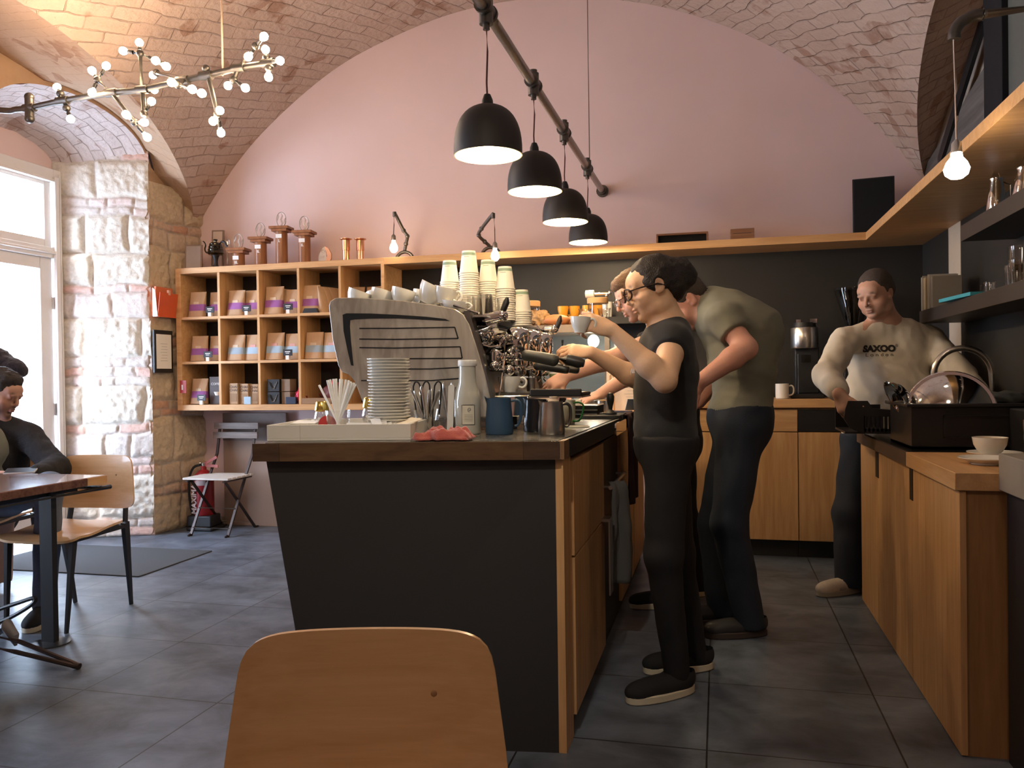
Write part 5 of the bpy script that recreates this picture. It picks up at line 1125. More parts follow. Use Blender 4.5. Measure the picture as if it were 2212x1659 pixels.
MB().box((-.10,-.12,0),(.11,.14,.03)).box((-.06,.0,.03),(.09,.12,.34)).build('body', BLACK, t, bevel=.006); MB().lathe([(0,.33),(.085,.33),(.088,.335),(.088,.462),(.085,.467),(0,.467)],36).build('steel_band', STEEL, t); MB().lathe([(0,.467),(.075,.467),(.070,.50),(0,.50)],28).build('cap', BLACK, t); MB().box((-.055,-.04,.485),(-.025,-.01,.520)).box((.03,-.05,.495),(.075,-.02,.522)).build('knob', CHROME, t); MB().tube([(-.05,-.10,.03),(-.05,-.10,.29)],.005,8).build('rod', STEEL, t); MB().prism([(-.03,-.10),(.03,-.10),(.02,-.04),(-.02,-.04)],.05,z0=.235).build('chute', SMOKE, t)
t = thing('coffee_grinder','tall coffee grinder with clear funnel hopper behind the man in white','grinder',(.86,5.72,1.026)); MB().box((-.09,-.11,0),(.09,.13,.05)).box((-.07,-.06,.05),(.07,.11,.40)).build('body', BLACK, t, bevel=.008); MB().lathe([(.035,.40),(.04,.44),(.118,.70),(.118,.715),(.115,.715),(.036,.442)],36).build('hopper', SMOKE, t); MB().box((-.03,-.075,.44),(.03,-.065,.458)).build('badge', CHROME, t)
# ================================================================= right run of cabinets
rt = thing('side_cabinet','oak cabinet run with cut out door pulls along the right wall','cabinet',(1.0,3.7,0))
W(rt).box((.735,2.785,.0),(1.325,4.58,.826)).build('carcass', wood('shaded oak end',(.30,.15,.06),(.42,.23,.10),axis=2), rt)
W(rt).box((.716,2.775,.004),(.735,3.42,.824)).build('door', OAKV, rt, bevel=.001); W(rt).box((.716,3.424,.004),(.735,4.12,.824)).build('door', OAKV, rt, bevel=.001); W(rt).box((.716,4.124,.004),(.735,4.58,.824)).build('door', OAKV, rt, bevel=.001)
DKS = mat('dark slot',(.02,.017,.012),rough=.6)
W(rt).box((.7135,3.395,.70),(.7165,3.445,.824)).build('door_pull', DKS, rt); W(rt).box((.7135,4.085,.70),(.7165,4.155,.824)).build('door_pull', DKS, rt)
o = thing('worktop','oak worktop with dark steel sink section on right hand cabinets','worktop',(1.0,3.6,.828)); W(o).box((.700,2.760,.828),(1.328,3.44,.883)).build('oak_slab', OAKY, o, bevel=.002); W(o).box((.700,3.446,.828),(1.328,4.60,.880)).build('dark_slab', mat('dark brown edge',(.09,.055,.035),rough=.5), o); W(o).box((.712,3.455,.880),(1.325,4.59,.8835)).build('sink_sheet', mat('dark wet steel',(.06,.06,.06),rough=.2,metal=.8), o)
sc_ = thing('side_counter','grey slabbed counter with dark body at the right edge of the picture','counter',(1.1,1.5,0)); W(sc_).box((.822,-.6,.832),(1.328,2.765,.944)).build('slab', mat('taupe slab',(.26,.23,.19),rough=.45), sc_, bevel=.003); W(sc_).box((.845,-.6,0),(1.328,2.765,.832)).build('body', mat('dark blue grey body',(.02,.02,.025),rough=.5), sc_)
# saucers, cup, glass
def bigsaucer(lab, x, y, z): 
    t = thing('saucer', lab, 'saucer', (x,y,z)); MB().lathe([(0,.0),(.050,.0),(.052,.004),(.088,.020),(.0885,.023),(.052,.009),(0,.007)],44).build('dish', PORC, t); return t
bigsaucer('empty white saucer in front of the cup on right worktop',.865,3.02,.884); bigsaucer('white saucer carrying the cup on right worktop',.945,3.22,.884)
t = thing('coffee_cup','white cup with tan coffee on the rear saucer, right worktop','cup',(.925,3.20,.894)); MB().lathe([(0,0),(.026,0),(.027,.004),(.040,.018),(.052,.040),(.0565,.066),(.0535,.066),(.049,.040),(.036,.02),(0,.008)],44).build('bowl', PORC, t); MB().lathe([(0,.060),(.0535,.060)],32).build('coffee', mat('milky coffee',(.45,.26,.12),rough=.3), t)
t = thing('tumbler','clear water glass on the grey slab at the right edge','glass',(.905,2.70,.945)); tumbler(t,.030,.036,.105,ribs=.0006)
t = thing('black_box','black box with a cup on it at the far right behind the water glass','box',(1.20,3.42,.884)); MB().box((-.11,-.12,0),(.12,.12,.165)).build('casing', BLACK, t, bevel=.006)
t = thing('saucer','white saucer on the black box at the right edge','saucer',(1.185,3.36,1.050)); MB().lathe([(0,0),(.04,0),(.075,.016),(.074,.018),(.04,.006),(0,.006)],40).build('dish', PORC, t)
t = thing('coffee_cup','white cup tilted on the saucer at the right picture edge','cup',(1.205,3.36,1.064)); cupmesh(t,.052,.066); t.rotation_euler=(0,.1,2.4)
# basin, lids, rack
bn = thing('dish_basin','large black plastic dish basin on the right worktop','basin',(1.0,3.75,.885))
W(bn).box((.745,3.55,.885),(1.30,3.565,1.060)).box((.745,3.95,.885),(1.30,3.965,1.060)).box((.745,3.565,.885),(.76,3.95,1.06)).box((1.285,3.565,.885),(1.30,3.95,1.06)).box((.745,3.55,.885),(1.30,3.965,.895)).build('walls', mat('black plastic',(.018,.016,.017),rough=.35), bn)
mb = W(bn); mb.box((.725,3.535,1.052),(1.315,3.567,1.066)).box((.725,3.948,1.052),(1.315,3.98,1.066)).box((.725,3.567,1.052),(.762,3.948,1.066)).box((1.283,3.567,1.052),(1.315,3.948,1.066)); mb.build('rim', mat('black plastic'), bn, bevel=.003)
W(bn).box((.86,3.544,.93),(1.25,3.5505,.935)).box((.86,3.544,1.015),(1.25,3.5505,1.02)).box((.86,3.544,.93),(.865,3.5505,1.02)).box((1.245,3.544,.93),(1.25,3.5505,1.02)).build('moulding', mat('black plastic'), bn)
def lid(name, lab, c, r, axis, z=0):
    t = thing(name, lab, 'pan lid', c); MB().lathe([(0,.055),(r*.3,.052),(r*.62,.040),(r*.85,.020),(r*.93,.004),(r,.004),(r+.004,.0),(r,-.003),(r*.92,-.001),(r*.8,.014),(r*.5,.036),(0,.048)],56,axis=axis).build('dome', CHROME, t)
    a = Vector(axis).normalized(); MB().cyl(a*.053,a*.075,.014).sph(a*.08,(.022,.022,.022),14,10).build('knob', BLACK, t) if False else None; return t
lid('pan_lid','large polished steel dome lid standing upright in the black basin',(0.924,3.700,1.024),.168,(-.15,-1,.10))
lid('pan_lid','smaller steel lid leaning edge on at the left of the black basin',(0.725,3.740,1.079),.082,(.88,.12,.46))
t = thing('kitchen_tap','tall arched chrome tap rising behind the black basin','tap',(1.20,3.99,.885)); p0 = (1.180,4.050,1.029); r = .118
pts = [(p0[0],4.05,.885),(p0[0],4.05,p0[2]+.15)] ; c0 = (p0[0]-r,4.05,p0[2]+.15); pts += arc(c0, r, .1, PI-.1, 14); pts += [(p0[0]-2*r,4.05,p0[2]+.05)]
W(t).tube(pts,.0135,14).build('spout', STEEL, t); W(t).cyl((p0[0],4.05,.885),(p0[0],4.05,.93),.026).build('base', STEEL, t)
rk = thing('drying_rack','black slotted plastic rack tilted over the sink, held by the man','dish rack',(.76,4.15,.90))
PL = mat('black plastic'); mb = MB(); A = .60-.76
def RB(x0, z0, x1, z1, y=0, d=.012): mb.box((x0,y,z0),(x1,y+d,z1))
p_ = [(0.575,4.100,1.021),(0.588,4.100,1.060),(0.673,4.100,1.060),(0.696,4.100,1.025),(0.788,4.100,1.016),(0.788,4.100,0.986),(0.660,4.100,0.986),(0.659,4.100,0.930),(0.787,4.100,0.928),(0.791,4.100,0.908),(0.647,4.100,0.908),(0.595,4.100,0.932),(0.569,4.100,0.975)]
W(rk).prism([(p[0],p[2]) for p in p_], .014, M=Matrix.Translation((0,4.114,0))@MXZ).build('end_plate', PL, rk)
for i in range(8):
    a = (0.661,4.105,0.984); b_ = (0.789,4.105,0.983); x = lerp(a[0], b_[0], i/7.); W(rk).box((x-.005,4.100,a[2]-.068),(x+.005,4.114,a[2]+.004)).build('slat', PL, rk)
W(rk).box((p_[0][0],4.114,.905),(p_[4][0],4.45,.915)).box((p_[0][0],4.44,.915),(p_[4][0],4.45,1.03)).build('tray', PL, rk)
o = crumple('dish_cloth', (.09,.05,.03), (1.19,3.93,1.075), 5, .35, mat('dark grey cloth',(.05,.055,.06),rough=.9)); tag(o,'dark crumpled cloth over the far rim of the black basin','cloth')
# dark wall shelves with glasses
for nm, z0, z1, yf, lab in (('u',1.795,1.868,4.20,'upper dark shelf on the right wall holding glass servers'),('l',1.462,1.530,5.02,'lower dark shelf on the right wall holding tumblers and books')):
    o = MB().box((-.23,-3,0),(0,0,z1-z0)).build('dark_shelf', mat('dark brown board',(.035,.026,.022),rough=.5), bevel=.001); tag(o, lab, 'shelf', loc=(1.329,yf,z0)); o.location.x = 1.329
def server(lab, x, y, z, r, h):
    t = thing('steel_server', lab, 'server', (x,y,z)); MB().lathe([(0,0),(r*1.05,0),(r*1.1,.01),(r*.9,h*.6),(r*.72,h*.9),(r*.78,h),(r*.74,h),(r*.68,h*.88),(r*1.0,.012),(0,.012)],32).build('body', CHROME, t); MB().tube([(r*.7,0,h*.9),(r*1.5,0,h*.8),(r*1.5,0,h*.4),(r,0,h*.3)],.004,8).build('handle', CHROME, t); MB().tube([(-r*.5,0,h),(-r*.1,0,h*1.45),(r*.45,0,h)],.002,6).build('lid_wire', CHROME, t)
server('polished server, left one on the upper dark shelf',1.16,3.90,1.869,.036,.145); server('wider polished server, right one on the upper dark shelf',1.17,3.58,1.869,.044,.115)
nt_ = 0
for i, (x, y, n) in enumerate(((1.16,3.62,2),(1.18,3.44,1),(1.26,3.52,2),(1.20,3.80,1))):
    for k in range(n):
        t = thing('tumbler','clear faceted tumbler on lower dark shelf, %s' % ['bottom of the left stack','top of the left stack','right of the stack, near the tins','bottom of the rear stack','top of the rear stack','single one farthest away'][nt_],'glass',(x,y,1.531+k*.055),0,'tumblers on the lower dark shelf'); tumbler(t,.034,.044,.098,ribs=.001); nt_ += 1
t = thing('glass_cup','tiny handled glass cup at far end of lower dark shelf','glass cup',(1.14,3.93,1.531)); tumbler(t,.020,.023,.045); MB().tube([(-.02,0,.036),(-.035,0,.034),(-.036,0,.014),(-.02,0,.010)],.003,6).build('handle', GLASS, t)
for i, x in enumerate((3.42,3.33)):
    t = thing('steel_tin','small polished tin on lower dark shelf by the tumblers, %s one' % ('left','right')[i],'tin',(1.13,x,1.531)); MB().lathe([(0,0),(.024,0),(.024,.07),(0,.07)],24).build('tin', CHROME if i == 0 else mat('warm tin',(.5,.35,.25),rough=.3,metal=1), t)
o = MB().box((-.05,-.20,0),(.06,.18,.004)).build('blue_paper', mat('turquoise card',(.04,.30,.38),rough=.6)); tag(o,'turquoise card sticking out over the lower dark shelf','card',loc=(1.125,4.25,1.5315),rz=.1); o.scale=(1,1,4)
for i, (y, h, d_, c) in enumerate(((4.97,.185,.012,(.42,.38,.31)),(4.945,.19,.010,(.30,.27,.23)),(4.90,.175,.05,(.38,.31,.20)),(4.83,.185,.010,(.45,.42,.36)),(4.80,.18,.012,(.33,.30,.26)),(4.75,.165,.045,(.20,.17,.13)))):
    o = MB().box((-.07,-d_/2,0),(.07,d_/2,h)).build('book', mat('book cover %d' % i, c, rough=.55)); tag(o, ['thin pale book at the far left of the row on lower dark shelf','second thin book in the row on lower dark shelf','thick tan book third in the row on lower dark shelf','thin cream book fourth in the row on lower dark shelf','thin grey book fifth in the row on lower dark shelf','thick dark book at right end of the row'][i],'book','books at the end of the lower dark shelf',loc=(1.17,y,1.531))
# right hand lamp on its wall pipe
lp = thing('wall_pipe_lamp','bare bulb on a cord hanging from bent wall pipe at upper right','lamp',(1.30,3.10,2.40))
e0 = Vector((0.866,3.100,2.408)); W(lp).tube([(1.329,3.1,e0.z+.012),(e0.x+.03,3.1,e0.z),(e0.x,3.1,e0.z)],.0145,12).build('arm', PIPEL, lp)
W(lp).tube([(e0.x+.02,3.1,e0.z),(e0.x-.012,3.1,e0.z-.002),(e0.x-.048,3.1,e0.z-.018),(e0.x-.068,3.1,e0.z-.048),(e0.x-.070,3.1,e0.z-.075)],[.021,.020,.020,.020,.021],12).build('elbow', PIPE, lp); W(lp).cyl((1.31,3.1,e0.z+.012),(1.3295,3.1,e0.z+.012),.04).build('wall_flange', PIPE, lp)
cx = e0.x-.072; s0 = Vector((0.800,3.100,1.990)); W(lp).tube([(cx,3.1,e0.z-.07),(s0.x,3.1,s0.z)],.0032,6).build('cord', mat('beige cord'), lp)
bulb_parts(lp, s0-lp.location, r=.036, sock=mat('clear socket',(.5,.48,.45),rough=.15,metal=.6)); point((s0.x,3.1,s0.z-.09), 9, BULBC, .04)
# cladding above the shelf on the right wall and the framed board
cl = thing('wall_cladding','grey rough board cladding with slanting top on the right wall','cladding',(1.33,4,2.09)); GRB = wood('grey weathered board', (.085,.078,.070), (.16,.15,.135), axis=1, rough=.8, scale=5)
MYX = Matrix(((0,0,1,0),(1,0,0,0),(0,1,0,0),(0,0,0,1)))
W(cl).prism([(5.97,2.09),(-1.0,2.09),(-1.0,3.3),(3.0,3.05),(4.35,2.80),(5.97,2.53)], .04, M=Matrix.Translation((1.335,0,0))@MYX).build('boards', GRB, cl)
a = Vector((1.325,4.607,2.904)); b_ = Vector((1.325,5.495,2.472)); W(cl).bar(a+V(0,-.2,.2), b_, .075, .02, up=(1,0,0)).build('black_batten', BLACK, cl); W(cl).bar((1.330,5.157,2.967),(1.330,5.131,2.611),.012,.006,up=(1,0,0)).build('vertical_joint', mat('beige cord'), cl)
fb = thing('framed_board','large black framed grey board standing on the right wall shelf','framed board',(1.18,3.7,2.089)); y0, y1 = 4.06, 3.0; z0, z1 = 2.089, 3.02
W(fb).box((1.16,y1,z0),(1.20,y0,z0+.14)).box((1.16,y0-.24,z0+.14),(1.20,y0,z1)).box((1.16,y1,z1-.16),(1.20,y0-.24,z1)).build('frame', BLACKM, fb, bevel=.003); W(fb).box((1.185,y1,z0+.14),(1.20,y0-.24,z1-.16)).build('grey_board', mat('grey green board',(.10,.105,.085),rough=.6), fb); W(fb).box((1.156,3.90,2.185),(1.160,3.96,2.225)).build('sticker', mat('sticker',(.55,.52,.48),rough=.5), fb)

# ================================================================= left side of the room
o = MB().box((-.75,-.37,0),(.54,.375,.008)).build('door_mat', mat('grey door mat',(.070,.072,.078),rough=.95,var=.25,vs=300,bump=.5,bs=600),bevel=.003); tag(o,'dark grey door mat in front of the glazed door','door mat',loc=(-3.99,4.62,.0))
PLY = BIRCH; PLYE = mat('ply edge',(.62,.45,.27),rough=.5)
def chair(lab, loc, rz, group='birch plywood chairs'):
    t = thing('plywood_chair', lab, 'chair', loc, rz, group)
    n = 16; vs = []; fs = []
    def backpt(u, v, off):     # u -1..1 across, v 0..1 up
        w = lerp(.240, .205, v); 
        x = u*w; y = .215 + .035*v + .030*(1-u*u) + off; z = .525 + .28*v
        return (x, y, z)
    def clipuv(u, v):
        return u, v
    # outline with rounded corners: sample a rounded rectangle, map to the bent sheet
    R = 24; rows = []
    mb = MB()
    NU, NV = 24, 14
    def rc_(i, j):
        u = -1+2*i/NU; v = j/NV
        # squeeze corners (superellipse-ish)
        vv = 2*v-1; k = 7.0
        m_ = max(abs(u), abs(vv))
        if m_ < 1e-6: return 0, .5
        l = (abs(u)**k + abs(vv)**k)**(1/k); s = m_/l
        return u*s, (vv*s+1)/2
    for off in (0, .011):
        for i in range(NU+1):
            for j in range(NV+1):
                u, v = rc_(i, j); mb.v.append(Vector(backpt(u, v, off-.012)))
    S = (NU+1)*(NV+1); id_ = lambda i, j, s: s*S + i*(NV+1)+j
    for i in range(NU):
        for j in range(NV):
            mb.f.append((id_(i,j,0), id_(i+1,j,0), id_(i+1,j+1,0), id_(i,j+1,0))); mb.f.append((id_(i,j,1), id_(i,j+1,1), id_(i+1,j+1,1), id_(i+1,j,1)))
    for i in range(NU):
        for j in (0, NV): mb.f.append((id_(i,j,0), id_(i+1,j,0), id_(i+1,j,1), id_(i,j,1)))
    for j in range(NV):
        for i in (0, NU): mb.f.append((id_(i,j,0), id_(i,j+1,0), id_(i,j+1,1), id_(i,j,1)))
    bk_ = mb.build('backrest', PLY, t, angle=50)
    # two screw heads
    MB().sph((.11,.2475,.70),(.006,.002,.006),8,6).build('screw', mat('screw',(.35,.20,.10),rough=.5), bk_)
    mb = MB()
    for off in (0, .012):
        for i in range(NU+1):
            for j in range(NV+1):
                u, v = rc_(i, j); y = -.23 + .44*v; w = lerp(.225, .20, v); z = .452 + .010*u*u - .016*math.exp(-((v-.25)/.3)**2) + (.0 if v > .1 else -.02*(1-v/.1)) + off
                mb.v.append(Vector((u*w, y, z)))
    for i in range(NU):
        for j in range(NV):
            mb.f.append((id_(i,j,0), id_(i,j+1,0), id_(i+1,j+1,0), id_(i+1,j,0))); mb.f.append((id_(i,j,1), id_(i+1,j,1), id_(i+1,j+1,1), id_(i,j+1,1)))
    for i in range(NU):
        for j in (0, NV): mb.f.append((id_(i,j,0), id_(i+1,j,0), id_(i+1,j,1), id_(i,j,1)))
    for j in range(NV):
        for i in (0, NU): mb.f.append((id_(i,j,0), id_(i,j+1,0), id_(i,j+1,1), id_(i,j,1)))
    mb.build('seat', PLY, t, angle=50)
    for s in (-1, 1):
        MB().bar((s*.185,.205,.455),(s*.165,.275,0),.042,.024,up=(1,0,0),w2=.020).build('leg', BLACK, t)
        MB().bar((s*.175,-.185,.440),(s*.160,-.225,0),.034,.022,up=(1,0,0),w2=.018).build('leg', BLACK, t)
        MB().bar((s*.165,.235,.44),(s*.150,.275,.66),.032,.010,up=(1,0,0)).build('back_post', BLACK, t)
        MB().bar((s*.180,-.19,.438),(s*.185,.21,.438),.022,.020).build('seat_rail', BLACK, t)
    MB().bar((-.175,-.18,.436),(.175,-.18,.436),.020,.020).build('seat_rail', BLACK, t)
    MB().bar((-.18,.20,.436),(.18,.20,.436),.020,.020).build('seat_rail', BLACK, t)
    return t
ch1 = chair('birch plywood chair with black legs, foreground centre, front of its backrest towards the camera',(-.505,.998,0),.247)
ch1.scale = (.985,.985,.97)
ch2 = dup(ch1, (-3.215,3.44,0), .10, 'empty birch plywood chair with black legs at the dark table by the stone pier')
ch2.scale = (1,1,1)
ch3 = dup(ch2, (-3.98,3.63,0), .15, 'plywood chair under the seated man in the black jacket')
# table
tb = thing('cafe_table','dark worn wooden table with black steel frame at the left edge','table',(-3.4,2.9,0))
random.seed(3); edge = [(-2.862+.006*noise.noise((y*6,1,1)), y) for y in [3.315-.03*i for i in range(30)]]
W(tb).prism([(-4.05,2.43),(-4.05,3.32)]+edge, .038, z0=.713).build('tabletop', TABLEW, tb, bevel=.004)
W(tb).box((-2.868,3.19,.714),(-2.8575,3.312,.749)).build('edge_patch', OAKY, tb)
W(tb).tube([(-2.868,2.43,.690),(-2.868,3.345,.690)],.011,10).tube([(-2.88,3.30,.690),(-4.03,3.30,.690)],.011,10).build('steel_rail', BLACK, tb)
for x in (-2.99,-3.80):
    for y in (3.09,2.58):
        W(tb).bar((x,y,0.01),(x,y,.70),.068,.03,up=(0,1,0)).build('leg', BLACK, tb); W(tb).lathe([(0,0),(.085,0),(.085,.006),(.03,.012),(0,.012)],32,c=(x,y,0)).build('foot_plate', DARKST, tb)
    W(tb).box((x-.02,2.5,.68),(x+.02,3.25,.713)).build('cross_beam', BLACK, tb)
# folding chair
fc = thing('folding_chair','folding slatted bistro chair under the bookcase','folding chair',(-3.80,5.65,0)); DW = wood('grey brown slats',(.13,.10,.085),(.26,.21,.18),axis=0,rough=.35); LS = mat('light painted slats',(.55,.50,.45),rough=.4)
MT = mat('brown black metal',(.035,.02,.015),rough=.35,metal=.5)
for s, x in ((-1,-3.965),(1,-3.642)):
    W(fc).bar((x,5.47,.0),(x-.0,5.72,.43),.012,.020,up=(1,0,0)).bar((x,5.72,.43),(x,5.83,.60),.012,.02,up=(1,0,0)).bar((x,5.83,.60),(x,5.88,.83),.012,.02,up=(1,0,0)).bar((x,5.47,.012),(x,5.44,.004),.014,.012,up=(1,0,0)).build('back_leg', MT, fc)
    W(fc).bar((x-s*.016,5.88,.0),(x-s*.016,5.47,.425),.012,.020,up=(1,0,0)).bar((x-s*.016,5.88,.01),(x-s*.016,5.92,.004),.014,.012,up=(1,0,0)).build('front_leg', MT, fc)
    W(fc).bar((x,5.43,.425),(x,5.80,.425),.010,.022,up=(1,0,0)).build('seat_rail', MT, fc)
for y, z in ((5.50,.06),(5.58,.20)): W(fc).tube([(-3.965,y,z),(-3.642,y,z)],.005,8).build('crossbar', STEEL, fc)
W(fc).tube([(-3.96,5.84,.05),(-3.65,5.84,.05)],.004,8).build('crossbar', STEEL, fc)
for i in range(6): W(fc).box((-4.00,5.43+.062*i,.437),(-3.605,5.43+.062*i+.050,.452)).build('seat_slat', LS, fc, bevel=.002)
for z in (.725,.80): W(fc).box((-4.005,5.835+(z-.725)*.2,z),(-3.60,5.850+(z-.725)*.2,z+.052)).build('back_slat', DW, fc, bevel=.002)
t = thing('cupboard_panel','brown board panel with small knob leaning behind the folding chair','panel',(-3.70,5.94,0)); MB().box((-.28,0,.0),(.30,.028,.925)).build('board', mat('brown board',(.30,.205,.155),rough=.6,var=.12,vs=4), t, bevel=.003); MB().box((-.28,-.004,.70),(.30,.0,.925)).build('upper_front', mat('dark brown front',(.16,.115,.095),rough=.5), t); MB().sph((-.05,-.016,.84),.012).build('knob', STEEL, t)
# extinguisher
fx = thing('fire_extinguisher','red fire extinguisher with hose on a black stand in the corner','fire extinguisher',(-4.03,5.74,0)); RD = mat('extinguisher red',(.26,.012,.015),rough=.3)
MB().lathe([(0,.10),(.070,.10),(.078,.12),(.078,.40),(.070,.44),(.035,.475),(.022,.48),(.022,.51),(0,.51)],32).build('cylinder', RD, fx); MB().box((-.10,-.10,0),(.13,.10,.03)).prism([(-.10,-.09),(.12,-.09),(.09,.09),(-.09,.09)],.09,z0=.03).build('stand', BLACK, fx, bevel=.01)
MB().bar((.0,0,.52),(.13,-.01,.585),.022,.008,up=(0,1,0)).bar((.0,0,.515),(.14,-.01,.510),.022,.008,up=(0,1,0)).build('lever', mat('lever red',(.30,.05,.03),rough=.4), fx); MB().cyl((0,0,.50),(0,0,.535),.018).sph((-.03,0,.53),.012).build('valve', STEEL, fx)
MB().tube([(-.01,-.02,.52),(-.07,-.03,.50),(-.11,-.03,.42),(-.125,-.02,.30),(-.11,-.02,.18),(-.08,-.02,.08),(-.07,-.02,.05)],.010,8).build('hose', RUBBER, fx)
text('MAXIMA', .062, mat('pale lettering',(.55,.45,.42),rough=.5), 'lettering', fx, (-.035,-.080,.25), rot=(PI/2,-PI/2,0), bold=.002, shear=.1); MB().lathe([(.0786,.36),(.0786,.40)],16,ang=1.2,M=Matrix.Rotation(-2.0,4,'Z')).build('label', mat('label grey',(.45,.35,.33),rough=.5), fx)
# bottom-left: cardboard box and folded metal stand
t = thing('cardboard_box','olive brown cardboard box at the lower left edge of the picture','box',(-2.80,2.40,0),.1); MB().box((-.25,-.2,0),(.07,.16,.22)).build('carton', mat('olive card',(.14,.12,.07),rough=.8), t, bevel=.003)
st = thing('folded_stand','folded dark metal stand with tube loops on the floor beside the table','stand',(-2.8,2.84,0)); 
W(st).tube([(-3.039,2.800,0.130),(-2.90,2.83,.10),(-2.615,2.84,.018)],.010,8).tube([(-2.997,2.760,0.097),(-2.88,2.79,.07),(-2.61,2.83,.014)],.010,8).cyl((-2.63,2.835,.018),(-2.60,2.836,.012),.014).build('legs', mat('brown metal',(.06,.04,.035),rough=.4,metal=.6), st)
W(st).tube([(-3.175,2.950,0.116),(-3.072,2.950,0.154),(-2.971,2.950,0.207),(-2.930,2.950,0.238),(-2.940,2.950,0.250),(-3.020,2.950,0.225),(-3.173,2.950,0.175)],.009,8).build('tube_loop', BLACK, st); W(st).tube([(-3.056,2.850,0.104),(-2.981,2.850,0.155),(-2.946,2.850,0.111),(-2.937,2.850,0.072)],[.02,.03,.022,.006],10).build('grey_foot', mat('grey plastic',(.20,.20,.22),rough=.4), st)

